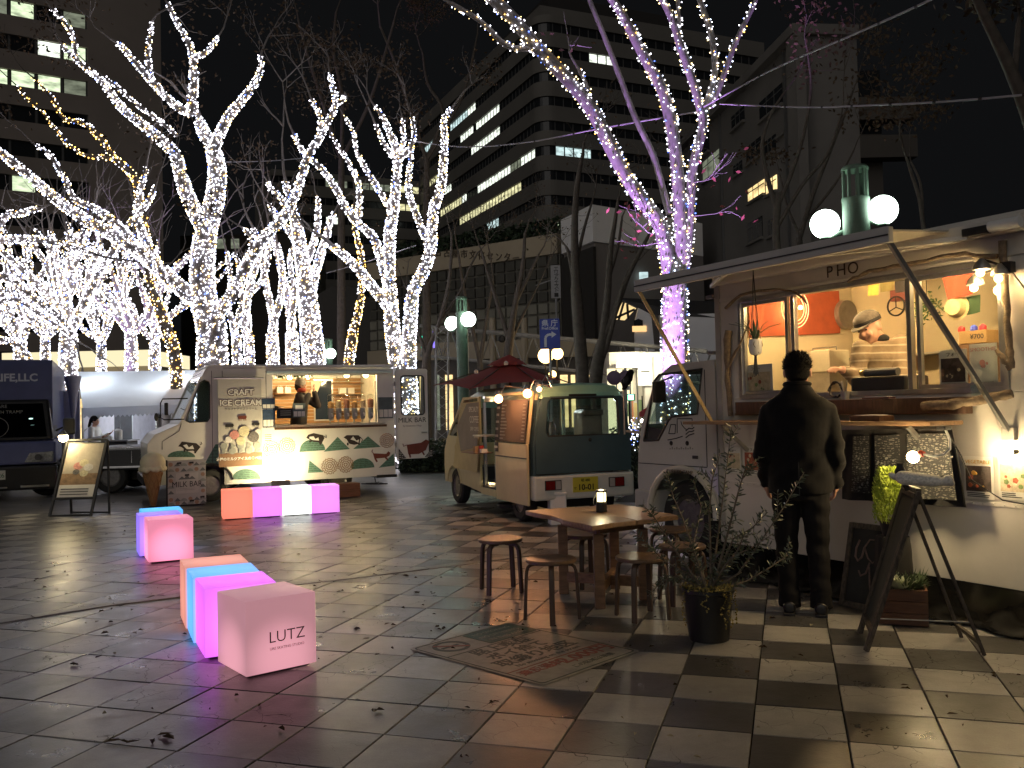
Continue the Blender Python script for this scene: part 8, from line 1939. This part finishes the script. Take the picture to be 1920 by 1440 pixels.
c = dpt(1173, 708, 17); t = thing('parking_sign', 'pair of round no-parking discs on a thin grey post by the shop', 'sign', (c.x, c.y, 0)); dk = M('disc_back', (.10, .06, .11), .5, var=.2)
MB().tube([(0, .03, 0), (0, .03, c.z+.18)], .025, 8).build('post', M('post_grey'), t)
for x in (-.22, 0): MB().lathe([(.01, .006), (.135, .004), (.14, 0), (.135, -.008), (.01, -.01)], 24, (x, 0, c.z), 'y').build('disc', dk, t, smooth=40)
MB().bar((-.22, .01, c.z+.03), (0, .01, c.z+.03), .02).build('bracket', ink, t); MB().box(-.07, -.0, c.z-.24, .07, .012, c.z-.16).build('plate', M('post_grey'), t)
c = dpt(1042, 528, 48); t = thing('vertical_sign', 'tall narrow white sign with vertical Japanese lettering', 'sign', (c.x, c.y, 0)); hw, hh = 9*48/FOC, 31*48/FOC
MB().box(-hw, 0, c.z-hh, hw, .12, c.z+hh).build('panel', M('sign_white_board', (.32, .32, .33), .5), t)
for k, ch in enumerate('エリアクエスト'): text('letter', ch, .30, ink, t, (.03, -.006, c.z+hh-.22-k*.195), ext=.003)
MB().box(-.09, -.008, c.z-hh+.06, .13, -.002, c.z-hh+.28).build('emblem', ink, t); MB().tube([(0, .06, 0), (0, .06, c.z-hh)], .06, 8).build('post', M('post_grey'), t); MB().bar((-1.1, .06, c.z-hh*.2), (-hw, .06, c.z+hh*.1), .06).build('bracket', M('post_grey'), t)
for px, py, Y, s_, lab in ((1023, 667, 30, .26, 'warm shop lantern under the blue road sign'), (1045, 663, 30, .2, 'smaller warm shop lantern beside the road sign post'), (1036, 702, 32, .14, 'low warm lantern seen below the road sign')):
 c = dpt(px, py, Y); t = thing('shop_lantern', lab, 'lantern', (c.x, c.y, 0)); bulb(t, (0, 0, c.z), s_, (1, .62, .22), 9, 7); MB().tube([(0, .3, 0), (0, .3, c.z+.2), (0, 0, c.z+s_)], .03, 6).build('post', ink, t)
c = dpt(1180, 745, 24); t = thing('exit_sign', 'green lit sign box beside the shop entrance', 'sign', (c.x, c.y, 0)); MB().box(-.14, 0, c.z-.09, .16, .1, c.z+.09).build('box', M('sign_green_box', (.02, .12, .06), .5), t); MB().box(-.04, -.006, c.z-.07, .12, -.001, c.z+.07).build('lit_panel', glow('green_lit', (.3, 1, .6), 4), t); MB().tube([(0, .05, 0), (0, .05, c.z-.09)], .03, 6).build('post', ink, t)
c = dpt(1205, 774, 26); t = thing('red_flag_sign', 'small red flag sign near the hedge beside the truck', 'sign', (c.x, c.y, 0)); MB().xz([(-.1, c.z-.12), (.14, c.z-.12), (.16, c.z+.18), (-.1, c.z+.02)], 0, .02).build('flag', M('flag_red', (.3, .03, .04), .6), t); MB().tube([(.0, .03, 0), (.0, .03, c.z+.5)], .02, 6).build('pole', ink, t)
c = dpt(1204, 789, 25); t = thing('street_light', 'tiny white street light shining beside the truck cab', 'light', (c.x, c.y, 0)); bulb(t, (0, 0, c.z), .05, (1, .9, .75), 1.5, 20); MB().tube([(0, .06, 0), (0, .06, c.z)], .02, 6).build('post', ink, t)
b = MB(); rgh = random.Random(13)
def hedge(label, x0, y0, x1, y1, h, n):
 b = MB(); t = thing('hedge', label, 'hedge', (0, 0, 0))
 for _ in range(n):
  u = rgh.random(); p = Vector((x0+(x1-x0)*u, y0+(y1-y0)*u, 0)); a = rgh.uniform(0, 3.14); r = .45*rgh.random()**.4; c = p + Vector((rgh.gauss(0, .08), math.cos(a)*r, .06 + abs(math.sin(a))*r*h/.45*.9 + rgh.gauss(0, .03)))
  e = Vector((rgh.gauss(0, 1), rgh.gauss(0, 1), rgh.gauss(.2, .7))).normalized()*.05; s = e.cross(Vector((rgh.gauss(0, 1), rgh.gauss(0, 1), rgh.gauss(0, 1)))).normalized()*.022; b.poly([c-e, c+s, c+e, c-s])
 b.build('leaves', M('hedge_leaf', (.03, .05, .025), .6, var=.4, scale=6), t)['kind'] = 'stuff'
 MB().box(min(x0, x1), min(y0, y1)+.0, .0, max(x0, x1), max(y0, y1)+.25, h*.55).build('core', M('hedge_core', (.012, .016, .01), .9), t)
hedge('low clipped hedge behind the open rear door of the ice cream truck', -2.6, 20.5, .2, 20.2, .75, 5200)
hedge('dark hedge between the coffee van and the noodle truck', 1.8, 15.5, 4.2, 15.2, 1.1, 5200)
b = MB(); t = thing('hedge_lights', 'few blue white fairy lights caught in the dark hedge', 'lights', (0, 0, 0))
for _ in range(60): c = dpt(1188+rgh.gauss(0, 6), 812+rgh.gauss(0, 14), 14.8); octa(b, c, .009, rgh.choice((0, 2, 4)))
b.build('bulbs', LC, t)['kind'] = 'stuff'
# ================================================================ buildings
conc = M('tower_beige', (.27, .23, .205), .8, var=.12, scale=.15); conc2 = M('office_beige', (.16, .15, .135), .8, var=.12, scale=.12); darkg = M('dark_window', (.02, .022, .025), .15, var=.2); slabd = M('dark_recess', (.035, .032, .03), .7)
litw = [glow('window_green_white', (.80, .95, .62), .95, False, True), glow('window_pale', (.92, 1.0, .86), 1.25, False, True), glow('window_cool', (.72, .95, .95), .8, False, True), glow('window_dim', (.45, .5, .36), .35, False, True), glow('window_yellow', (.95, .9, .5), .8, False, True), glow('window_warm', (1.0, .72, .32), 1.3, False, True)]
frm = M('window_frame_grey', (.10, .10, .10), .5)
def band_face(par, O, U, L, floors, z0, fh, wh, sill, nwin, lit, rgb_, wall=conc, skip=(), wd=.12, gap=.16, win0=0.0, depth=.25):
 """facade from O along U with recessed window bands; lit(floor, i) -> material index or None"""
 N_ = Vector((U.y, -U.x, 0))                       # outward
 b = MB(); B = lambda x, n, z: O + U*x + N_*n + Vector((0, 0, z))
 def slab(x0, x1, za, zb, n0, n1, mb): mb.hexa([B(x0, n0, za), B(x1, n0, za), B(x1, n1, za), B(x0, n1, za), B(x0, n0, zb), B(x1, n0, zb), B(x1, n1, zb), B(x0, n1, zb)])
 for f_ in range(floors):
  z = z0 + f_*fh
  MB_ = MB(); slab(0, L, z, z+sill, -.4, 0, MB_); slab(0, L, z+sill+wh, z+fh-.001, -.4, 0, MB_)
  if win0: slab(L-win0, L, z+sill, z+sill+wh, -.4, -.001, MB_)
  MB_.build('storey_wall', wall, par)
  MBr = MB(); slab(0, L-win0, z+sill, z+sill+wh, -.42, -depth-.06, MBr); MBr.build('window_recess', slabd, par)
  w_ = (L-win0)/nwin
  for i in range(nwin):
   k = lit(f_, i); mb = MB(); slab(i*w_+w_*gap/2, (i+1)*w_-w_*gap/2, z+sill+.06, z+sill+wh-.06, -depth-.05, -depth, mb)
   mb.build('window', darkg if k is None else litw[k], par)
  MBm = MB()
  for i in range(nwin+1): slab(i*w_-w_*gap/4, i*w_+w_*gap/4, z+sill, z+sill+wh, -depth-.05, -depth+.05, MBm)
  MBm.build('mullions', frm, par)['kind'] = 'stuff'
rgB = random.Random(17)
Yt = 92; O = dpt(308, 600, Yt); O.z = 0; U = Vector((.848, .53, 0)).normalized()
tw = thing('beige_tower', 'tall beige office tower with scattered lit windows behind the lit trees', 'building', (0, 0, 0))
L = 46; O2 = O - U*L
litmap = {}
def lt_tower(f_, i):
 return litmap.get((f_, i))
fh = 3.42; z0 = 2.0; nf = 16; nw = 17
def floor_of(py, px):                               # storey seen at a pixel
 d = ray(px, py); n = Vector((U.y, -U.x, 0)); t_ = (O-EYE).dot(n)/d.dot(n); p = EYE + d*t_; return int((p.z-z0)/fh), int(((p-O2).dot(U))/((L-7.0)/nw))
for (px, py, k) in ((6, 35, 0), (30, 38, 0), (55, 45, 0), (10, 8, 3), (118, 55, 3), (172, 62, 0), (200, 68, 0), (175, 6, 0), (198, 10, 0), (115, 118, 1), (140, 122, 0), (175, 122, 1), (202, 128, 1), (6, 162, 0), (33, 165, 1), (60, 172, 0), (117, 182, 0), (145, 185, 3), (196, 190, 1), (60, 376, 0), (12, 218, None)):
 if k is not None: litmap[floor_of(py, px)] = k
band_face(tw, O2, U, L, nf, z0, fh, 1.55, .95, nw, lt_tower, rgB, conc, win0=7.0)
B_ = lambda p, z: (p.x, p.y, z)
S = Vector((-U.y, U.x, 0)); q = [O2, O, O + S*20, O2 + S*20]
MB().prism([B_(p, 0) for p in (O2 + S*.4, O + S*.4, O + S*20, O2 + S*20)], (0, 0, z0+nf*fh)).build('core', conc, tw)
MB().prism([B_(p, z0+nf*fh) for p in (O2 - S*.0, O - S*.0, O + S*20, O2 + S*20)], (0, 0, 1.2)).build('parapet', conc, tw); MB().prism([B_(p, 0) for p in (O2 - S*.01, O - S*.01, O + S*.38, O2 + S*.38)], (0, 0, z0-.001)).build('plinth', slabd, tw)
of = thing('office_block', 'stepped office block with long lit window bands and a rounded corner', 'building', (0, 0, 0))
Yo = 112; C = dpt(1022, 600, Yo); C.z = 0; v1 = Vector((-.402, .916, 0)); v2 = Vector((.916, .402, 0)); R = 2.2; fo = 3.2; zo = 4.0; nfo = 15
def zrow(px, py, O_, U_):
 d = ray(px, py); n = Vector((U_.y, -U_.x, 0)); t_ = (O_-EYE).dot(n)/d.dot(n); p = EYE + d*t_; return int((p.z-zo)/fo), (p-O_).dot(U_)
Lm = 50.0; Om = C + v1*Lm; Um = -v1; nwm = 42
lm_ = {}
def paint(O_, U_, L_, n_, D, segs):
 for (pa, pb, ya, yb_, k) in segs:
  for s_ in range(60):
   x = pa + (pb-pa)*s_/59; y = ya + (yb_-ya)*s_/59; f_, a = zrow(x, y, O_, U_); D[(f_, int(a/(L_/n_)))] = k
paint(Om, Um, Lm-R, nwm, lm_, [(845, 930, 243, 197, 1), (862, 930, 275, 238, 1), (795, 826, 272, 262, 2), (897, 1016, 340, 285, 1), (832, 872, 375, 357, 1), (795, 822, 352, 340, 4), (824, 972, 410, 355, 4), (842, 870, 244, 232, 2), (915, 932, 420, 412, 2), (958, 970, 302, 298, 3)])
band_face(of, Om, Um, Lm-R, nfo, zo, fo, 1.25, .95, nwm, lambda f_, i: lm_.get((f_, i)), rgB, conc2)
Or = C + v2*R; Lr = 34; nwr = 26; lr = {}
paint(Or, v2, Lr, nwr, lr, [(1040, 1104, 281, 293, 2), (1122, 1140, 108, 112, 1), (1005, 1020, 430, 428, 3), (1041, 1052, 425, 425, 0)])
band_face(of, Or, v2, Lr, nfo, zo, fo, 1.25, .95, nwr, lambda f_, i: lr.get((f_, i)), rgB, conc2)
for f_ in range(nfo):
 z = zo + f_*fo; cc = C + v1*R + v2*R
 def arcp(r, n=8): return [cc + (-v1*math.cos(k*math.pi/2/n) * -1 * -1 + 0*v2)*0 + (-(v2)*math.cos(k*math.pi/2/n) - v1*math.sin(k*math.pi/2/n))*r for k in range(n+1)]
 for (za, zb, r, m) in ((z, z+.95, R, conc2), (z+.95, z+2.2, R-.22, darkg), (z+2.2, z+fo-.001, R, conc2)):
  A = arcp(r); MB().prism([B_(p, za) for p in A] + [B_(cc, za)], (0, 0, zb-za)).build('corner_wall' if m is conc2 else 'corner_window', m, of)
Ow = Om - v2*26; lw_ = {}
paint(Ow, v2, 26, 20, lw_, [(620, 636, 256, 258, 2), (660, 712, 262, 270, 2), (772, 790, 278, 281, 2), (660, 728, 308, 314, 1), (774, 791, 318, 320, 1), (620, 650, 333, 337, 3), (676, 730, 345, 350, 3), (748, 791, 352, 358, 4), (744, 790, 390, 396, 4), (620, 636, 400, 402, 3), (620, 628, 415, 416, 1)])
band_face(of, Ow, v2, 26-.05, nfo-3, zo, fo, 1.25, .95, 20, lambda f_, i: lw_.get((f_, i)), rgB, conc2)
top = zo + nfo*fo
MB().prism([B_(p, 0) for p in (Om + v2*.45, C + v1*R + v2*.45, C + v1*.45 + v2*R, Or + v2*Lr + v1*.45, Or + v2*Lr + v1*40, Om + v2*30)], (0, 0, top)).build('core', conc2, of)
MB().prism([B_(p, top) for p in (Om, C + v1*R*.3 + v2*R*.3, Or + v2*Lr, Or + v2*Lr + v1*40, Om + v2*30)], (0, 0, 1.3)).build('parapet', conc2, of)
MB().prism([B_(p, 0) for p in (Ow + v1*.45, Om + v1*.45, Om + v1*20, Ow + v1*20)], (0, 0, zo+(nfo-3)*fo)).build('wing_core', conc2, of)
pz = [C + v2*4 + v1*5, C + v2*26 + v1*5, C + v2*26 + v1*22, C + v2*4 + v1*22]; MB().prism([B_(p, top+1.2) for p in pz], (0, 0, 4)).build('roof_plant', slabd, of)
MB().prism([B_(p, 0) for p in (Om - v2*.01, C + v1*R - v2*.01, C + v1*R + v2*.3, Om + v2*.3)], (0, 0, zo-.001)).build('plinth', slabd, of); MB().prism([B_(p, 0) for p in (Or - v1*.01, Or + v2*Lr - v1*.01, Or + v2*Lr + v1*.3, Or + v1*.3)], (0, 0, zo-.001)).build('plinth', slabd, of); MB().prism([B_(p, 0) for p in (Ow - v1*.01, Om - v1*.01, Om + v1*.3, Ow + v1*.3)], (0, 0, zo-.001)).build('plinth', slabd, of)
cc_ = thing('culture_centre', 'low hall with a coffered grid front and large Japanese letters', 'building', (0, 0, 0))
a, b_ = dpt(690, 600, 66), dpt(1048, 600, 56); a.z = b_.z = 0; U = (b_-a).normalized(); n = Vector((U.y, -U.x, 0)); Lc = (b_-a).length
def zat(px, py):
 d = ray(px, py); t_ = (a-EYE).dot(n)/d.dot(n); p = EYE + d*t_; return p.z, (p-a).dot(U)
ztop, _ = zat(870, 465); zg, _ = zat(870, 500); zlow, _ = zat(870, 645); sand = M('sand_render', (.40, .335, .24), .8, var=.1, scale=.4)
def wb(name, x0, x1, za, zb, n0, n1, mat):
 Bf = lambda x, nn, z: a + U*x + n*nn + Vector((0, 0, z)); return MB().hexa([Bf(x0, n0, za), Bf(x1, n0, za), Bf(x1, n1, za), Bf(x0, n1, za), Bf(x0, n0, zb), Bf(x1, n0, zb), Bf(x1, n1, zb), Bf(x0, n1, zb)]).build(name, mat, cc_)
wb('parapet', 0, Lc, zg, ztop, -.6, 0, sand); wb('core', 0, Lc, 0, ztop-.3, -14, -.61, slabd)
gd = M('grid_recess', (.075, .072, .06), .8, var=.25, scale=.7); gf = M('grid_frame', (.15, .14, .115), .8, var=.15)
nx_, nz_ = 20, 7
for i in range(nx_):
 for j in range(nz_):
  x0 = Lc*(i+.1)/nx_; x1 = Lc*(i+.9)/nx_; za = zlow + (zg-zlow)*(j+.1)/nz_; zb = zlow + (zg-zlow)*(j+.9)/nz_
  wb('coffer', x0, x1, za, zb, -.3, -.12, M('coffer_pane', (.22, .21, .17), .6, var=.2, scale=.5) if j < 3 else gd)
wb('grid_back', 0, Lc, zlow, zg-.001, -.6, -.301, gf); wb('lower_band', 0, Lc, zlow-1.3, zlow-.001, -.6, .15, sand); wb('ground_floor', 0, Lc, 0, zlow-1.31, -.6, -.1, M('dark_shopfront', (.05, .045, .04), .5))
for k in range(9):
 if k % 2 == 0: wb('shop_window', Lc*(.06+k*.1), Lc*(.12+k*.1), .6, zlow-2.0, -.09, -.05, litw[5] if k in (2, 6) else litw[3])
sgn = '名古屋市文化センター'
ztx, _ = zat(900, 478)
for k, ch in enumerate(sgn):
 zz, xx = zat(822 + k*16.2, 474+k*1.2); p = a + U*xx + n*.03; text('letter', ch, .62, M('bronze_letter', (.08, .06, .04), .5), cc_, (p.x, p.y, zz), (math.pi/2, 0, math.atan2(U.y, U.x)), .03)
t = thing('roof_garden', 'dark planted terrace along the roof of the hall', 'planting', (0, 0, 0)); b = MB(); rgr = random.Random(31)
for _ in range(2600):
 x = rgr.uniform(0, Lc); c = a + U*x + n*(-.9+rgr.gauss(0, .3)) + Vector((0, 0, ztop-.1+rgr.random()**1.5*1.3)); e = Vector((rgr.gauss(0, 1), rgr.gauss(0, 1), rgr.gauss(0, 1))).normalized()*.22; s = e.cross(Vector((rgr.gauss(0, 1), rgr.gauss(0, 1), 1))).normalized()*.1; b.poly([c-e, c+s, c+e, c-s])
b.build('foliage', M('hedge_leaf'), t)['kind'] = 'stuff'
t = thing('dark_hall', 'dark rounded hall roof behind the forked lit tree', 'building', (0, 0, 0)); c = dpt(640, 600, 75); rings = []
for y in (0, 14): rings.append([(c.x - 5.5 + 11*k/12, c.y+y, 0 if k in (0, 12) else 7.0 + 5.2*math.sin(math.pi*k/12)) for k in range(13)])
MB().loft(rings).build('vault', M('dark_cladding', (.055, .05, .045), .7, var=.2, scale=.5), t); MB().box(c.x-5, c.y-.4, 0, c.x+5, c.y-.05, 3.2).build('entrance', slabd, t)
for k in range(4): MB().box(c.x-4.4+k*2.3, c.y-.46, .5, c.x-3.2+k*2.3, c.y-.41, 2.6).build('shop_window', litw[(3, 5, 3, 4)[k]], t)
wbk = thing('white_annex', 'grey annex carrying a big white cube on its roof', 'building', (0, 0, 0)); Yw = 50
p0, p1, p2 = dpt(1056, 600, Yw+4), dpt(1116, 600, Yw), dpt(1322, 600, Yw+6)
for p in (p0, p1, p2): p.z = 0
zt1 = dpt(1116, 383, Yw).z; zb1 = dpt(1116, 452, Yw).z; whm = M('annex_white', (.85, .84, .85), .7, var=.05, scale=.3); grm = M('annex_grey', (.22, .20, .19), .8, var=.1, scale=.3)
p3 = p0 + (p2-p1); MB().prism([B_(p, zb1) for p in (p0, p1, p2, p3)], (0, 0, zt1-zb1)).build('roof_cube', whm, wbk)
q1 = p1.lerp(p2, .02) + (p0-p1)*.03; MB().prism([B_(p, 0) for p in (p0.lerp(p3, .02), q1, p2, p3)], (0, 0, zb1-.01)).build('body', grm, wbk)
MB().prism([B_(p, 0) for p in (p0.lerp(p1, .0) - Vector((.05, .05, 0)), p1 - Vector((.02, .05, 0)), p1.lerp(p2, .02), p0.lerp(p3, .02))], (0, 0, zb1-.3)).build('dark_stair_tower', slabd, wbk)
for px, py, w_, h_, k in ((1206, 524, .25, .4, 2), (1235, 430, .5, .3, 3)): p = dpt(px, py, Yw+2.4); MB().box(p.x-w_, p.y-.3, p.z-h_, p.x+w_, p.y-.1, p.z+h_).build('small_window', litw[k], wbk)
hs_ = thing('gabled_house', 'small white gabled house with lit gable glazing and a dark roof', 'house', (0, 0, 0)); Yh = 40
def h3(px, py, Y=Yh): return dpt(px, py, Y)
wl_ = M('house_white', (.72, .72, .75), .75, var=.06, scale=.5); rf = M('slate_roof', (.035, .035, .04), .7, var=.2)
A_, B2, C2 = h3(1175, 640), h3(1197, 577), h3(1221, 590)
MB().xz([(h3(1174, 0).x, 0), (h3(1221, 0).x, 0), (C2.x, C2.z), (B2.x, B2.z), (h3(1174, 0).x, h3(1174, 606).z)], Yh, .3).build('front_wall', wl_, hs_)
MB().box(h3(1221, 0).x, Yh+.02, 0, h3(1345, 0).x, Yh+.3, h3(1240, 590).z).build('side_wall', wl_, hs_)
r0, r1, r2 = h3(1168, 563), h3(1222, 590), h3(1345, 590); MB().prism([h3(1166, 562), h3(1340, 568, Yh+4), h3(1345, 596), h3(1222, 590)], (0, .3, .12)).build('roof', rf, hs_)
MB().prism([h3(1150, 598), h3(1168, 566), h3(1193, 578), h3(1172, 600)], (0, .15, 0)).build('gable_glazing', glow('gable_glow', (1, .72, .33), .95, False), hs_)
for q in (((1160, 600), (1170, 566)), ((1178, 598), (1176, 570)), ((1150, 598), (1190, 580))): MB().bar(h3(*q[0], Yh-.05), h3(*q[1], Yh-.05), .10).build('glazing_bar', ink, hs_)
p = h3(1197, 605, Yh-.06); MB().xz([(p.x-.2, p.z-.15), (p.x+.2, p.z-.15), (p.x+.2, p.z+.1), (p.x, p.z+.18), (p.x-.2, p.z+.1)], p.y, .04).build('arched_window', darkg, hs_); p = h3(1199, 616, Yh-.06); MB().box(p.x-.32, p.y, p.z-.14, p.x+.32, p.y+.04, p.z+.12).build('lit_window', glow('window_amber', (1, .6, .25), 1.1, False), hs_)
sp = thing('white_shop', 'white shop front flooded with light under the gabled house', 'shop', (0, 0, 0)); Ys = 33
def s3(px, py, Y=Ys): return dpt(px, py, Y)
sm = M('shop_stucco', (.62, .60, .54), .7, var=.06, scale=.5)
MB().box(s3(1128, 0).x, Ys+.6, 0, s3(1240, 0).x, Ys+4, s3(1180, 658).z).build('building', sm, sp)
MB().box(s3(1189, 0).x, Ys, 0, s3(1240, 0).x, Ys+.59, s3(1215, 660).z).build('bay', sm, sp, bevel=.03)
p, q = s3(1200, 676), s3(1218, 718); MB().box(p.x, Ys-.03, q.z, q.x, Ys-.005, p.z).build('lit_window', glow('shop_window_glow', (1, .95, .72), 2.2), sp); MB().bar((p.x, Ys-.05, (p.z+q.z)/2), (q.x, Ys-.05, (p.z+q.z)/2), .05).build('glazing_bar', ink, sp)
frame_ring('window_frame', wl_, sp, p.x-.1, q.z-.1, q.x+.1, p.z+.1, .1, Ys-.06, .05)
p, q = s3(1138, 668, Ys+.5), s3(1188, 800, Ys+.5); MB().box(p.x, Ys+.55, .0, q.x, Ys+.59, s3(1150, 690).z).build('shop_window', glow('shopfront_glow', (1, .88, .52), 1.3), sp)
MB().box(s3(1136, 0).x, Ys-.2, s3(1150, 690).z, s3(1189, 0).x, Ys+.58, s3(1150, 682).z).build('canopy', wl_, sp)
for k in range(4): xx = s3(1140+k*13, 0).x; MB().bar((xx, Ys+.52, 0), (xx, Ys+.52, s3(1150, 692).z), .06).build('mullion', frm, sp)
for k in range(6): xx = s3(1140+k*8, 0).x; MB().box(xx, Ys+.50, .8+.1*(k % 3), xx+.14, Ys+.53, 1.5+.12*(k % 2)).build('display', M('display_%d' % (k % 3), ((.5, .2, .1), (.55, .45, .2), (.2, .3, .15))[k % 3], .6), sp)
lamp(sp, (s3(1165, 0).x, Ys-.5, s3(1165, 676).z), 70, (1, .88, .6), .3); lamp(sp, (s3(1210, 0).x, Ys-1.2, s3(1210, 690).z), 20, (1, .95, .75), .3)
MB().tube([(s3(1150, 0).x, Ys-.3, s3(1165, 672).z), (s3(1188, 0).x, Ys-.3, s3(1188, 668).z)], .07, 8).build('sign_light', glow('sign_light_glow', (1, .9, .6), 8), sp)
MB().box(s3(1192, 0).x, Ys-2, 0, s3(1212, 0).x, Ys-1.2, s3(1200, 738).z).build('white_kiosk', wl_, sp)
ar = thing('arcade', 'dark arcade with warm lit shop windows behind the parasol', 'building', (0, 0, 0)); Ya = 44
p, q = dpt(780, 690, Ya), dpt(1140, 700, Ya); MB().box(p.x, Ya, 0, q.x, Ya+6, dpt(960, 668, Ya).z).build('building', M('arcade_dark', (.09, .08, .07), .7, var=.2, scale=.5), ar); MB().box(p.x, Ya-.3, dpt(960, 672, Ya).z, q.x, Ya-.01, dpt(960, 640, Ya).z).build('fascia', sand, ar)
for px, w_, k in ((792, 10, 5), (842, 14, 5), (900, 12, 3), (1058, 14, 5), (1075, 8, 5), (820, 8, 3), (1105, 10, 5)):
 c = dpt(px, 730, Ya-.1); MB().box(c.x-w_*Ya/FOC/2, Ya-.06, .4, c.x+w_*Ya/FOC/2, Ya-.01, dpt(px, 703, Ya).z).build('shop_window', litw[k], ar)
for px in (985, 925): c = dpt(px, 700, Ya-1); MB().tube([(c.x, Ya-1, 0), (c.x, Ya-1, dpt(px, 600, Ya).z)], .16, 8).build('column', sand, ar)
al = thing('lit_pavilion', 'glowing pale pavilion roof edge behind the blue truck', 'building', (0, 0, 0)); Yp = 46; p, q = dpt(20, 660, Yp), dpt(290, 660, Yp)
MB().box(p.x, Yp, 0, q.x, Yp+5, dpt(100, 690, Yp).z).build('building', sand, al); MB().box(p.x, Yp-.8, dpt(100, 690, Yp).z, q.x, Yp+5, dpt(100, 662, Yp).z).build('roof_edge', glow('pavilion_glow', (1, .88, .55), .9, False), al)
for k in range(7): x = p.x + (q.x-p.x)*(k+.5)/7; MB().box(x-.6, Yp-.06, .3, x+.6, Yp-.01, 2.4).build('lit_window', litw[5] if k % 2 else litw[3], al)
for px, y0_, y1_, col, nm in ((803, 588, 650, (.15, .1, 1), 'tall blue'), (814, 620, 652, (.22, .16, .9), 'violet'), (792, 630, 652, (.05, .8, .5), 'green'), (798, 612, 652, (.12, .1, .8), 'short blue')):
 bs = thing('light_strip', nm + ' vertical light strip left of the green lamp post', 'light', (0, 0, 0), 0, 'light strips by the lamp post')
 p, q = dpt(px, y0_, 40), dpt(px, y1_, 40); MB().box(p.x-.07, 40, q.z, p.x+.07, 40.05, p.z).build('strip', glow('strip_' + nm, col, 1.6, False), bs); MB().box(p.x-.02, 40.05, 0, p.x+.02, 40.1, q.z).build('stand', ink, bs)
rb_ = thing('grey_apartment_block', 'dark grey block with two warm lit windows right of the violet tree', 'building', (0, 0, 0))
Yr = 50; a = dpt(1340, 600, 58); b_ = dpt(1516, 600, 44); a.z = b_.z = 0; U = (b_-a).normalized(); n = Vector((U.y, -U.x, 0)); Lr_ = (b_-a).length; gm = M('block_render', (.16, .15, .14), .85, var=.15, scale=.3)
def pr2(px, py):
 d = ray(px, py); t_ = (a-EYE).dot(n)/d.dot(n); p = EYE + d*t_; return (p-a).dot(U), p.z
ztr = pr2(1430, 135)[1]
def rb(name, x0, x1, za, zb, n0, n1, mat, par=rb_):
 Bf = lambda x, nn, z: a + U*x + n*nn + Vector((0, 0, z)); return MB().hexa([Bf(x0, n0, za), Bf(x1, n0, za), Bf(x1, n1, za), Bf(x0, n1, za), Bf(x0, n0, zb), Bf(x1, n0, zb), Bf(x1, n1, zb), Bf(x0, n1, zb)]).build(name, mat, par)
rb('wall', -6, Lr_, 0, ztr, -3, 0, gm); rb('roof_slab', -6.4, Lr_+.3, ztr, ztr+.5, -3, .5, gm); rb('corner_pier', Lr_-.5, Lr_+.6, 0, ztr-.1, .002, .5, gm); rb('drain_pipe', 2.2, 2.35, 0, ztr, .01, .14, frm); rb('drain_pipe', Lr_-1.9, Lr_-1.75, 0, ztr, .01, .14, frm)
for (x0, y0_, x1, y1_, k) in ((1424, 170, 1468, 216, None), (1372, 205, 1396, 240, None), (1400, 262, 1427, 304, None), (1434, 255, 1455, 292, None), (1460, 246, 1473, 256, None), (1403, 342, 1434, 376, 5), (1437, 330, 1457, 366, 5), (1402, 408, 1430, 455, None), (1318, 288, 1350, 335, 3), (1440, 405, 1460, 445, None), (1300, 250, 1330, 300, None), (1376, 302, 1392, 330, None)):
 xa, xb = pr2(x0, y0_)[0], pr2(x1, y0_)[0]; xm = (x0+x1)/2; za, zb = pr2(xm, y1_-4)[1], pr2(xm, y0_+4)[1]
 w_ = rb('window', xa, xb, za, zb, .01, .05, darkg if k is None else litw[k])
 for f_ in (.33, .66): rb('window_bar', xa+(xb-xa)*f_-.04, xa+(xb-xa)*f_+.04, za, zb, .051, .06, frm)
 rb('window_bar', xa, xb, za+(zb-za)*.72-.03, za+(zb-za)*.72+.03, .051, .06, frm)
 rb('window_sill', xa-.1, xb+.1, za-.14, za-.001, .01, .2, gm)
dt_ = thing('dark_tower', 'barely visible dark tower with a stepped balcony far right', 'building', (0, 0, 0)); Yd = 80; a2, b2 = dpt(1545, 600, Yd), dpt(1665, 600, Yd); zt_ = dpt(1600, 175, Yd).z; dm = M('tower_dark', (.085, .075, .065), .85, var=.15, scale=.2)
MB().box(a2.x, Yd, 0, b2.x, Yd+14, zt_).build('body', dm, dt_)
for py in (235, 305): z = dpt(1600, py, Yd).z; MB().box(a2.x-1, Yd-1.6, z, b2.x+2.5, Yd-.01, z+2.0).build('balcony', dm, dt_); MB().box(a2.x-.5, Yd-.05, z+2.6, b2.x, Yd-.005, z+5.0).build('window_band', darkg, dt_)
mh = thing('far_house', 'far dark building with two dim windows beside the big white tree', 'building', (0, 0, 0)); c = dpt(430, 600, 110); MB().box(c.x-6, 110, 0, c.x+10, 120, dpt(430, 440, 110).z).build('body', dm, mh)
for px in (415, 441): p = dpt(px, 457, 110); MB().box(p.x-.5, 109.9, p.z-.6, p.x+.5, 109.99, p.z+.6).build('window', litw[3], mh)
bpy.data.scenes.remove(TMP)
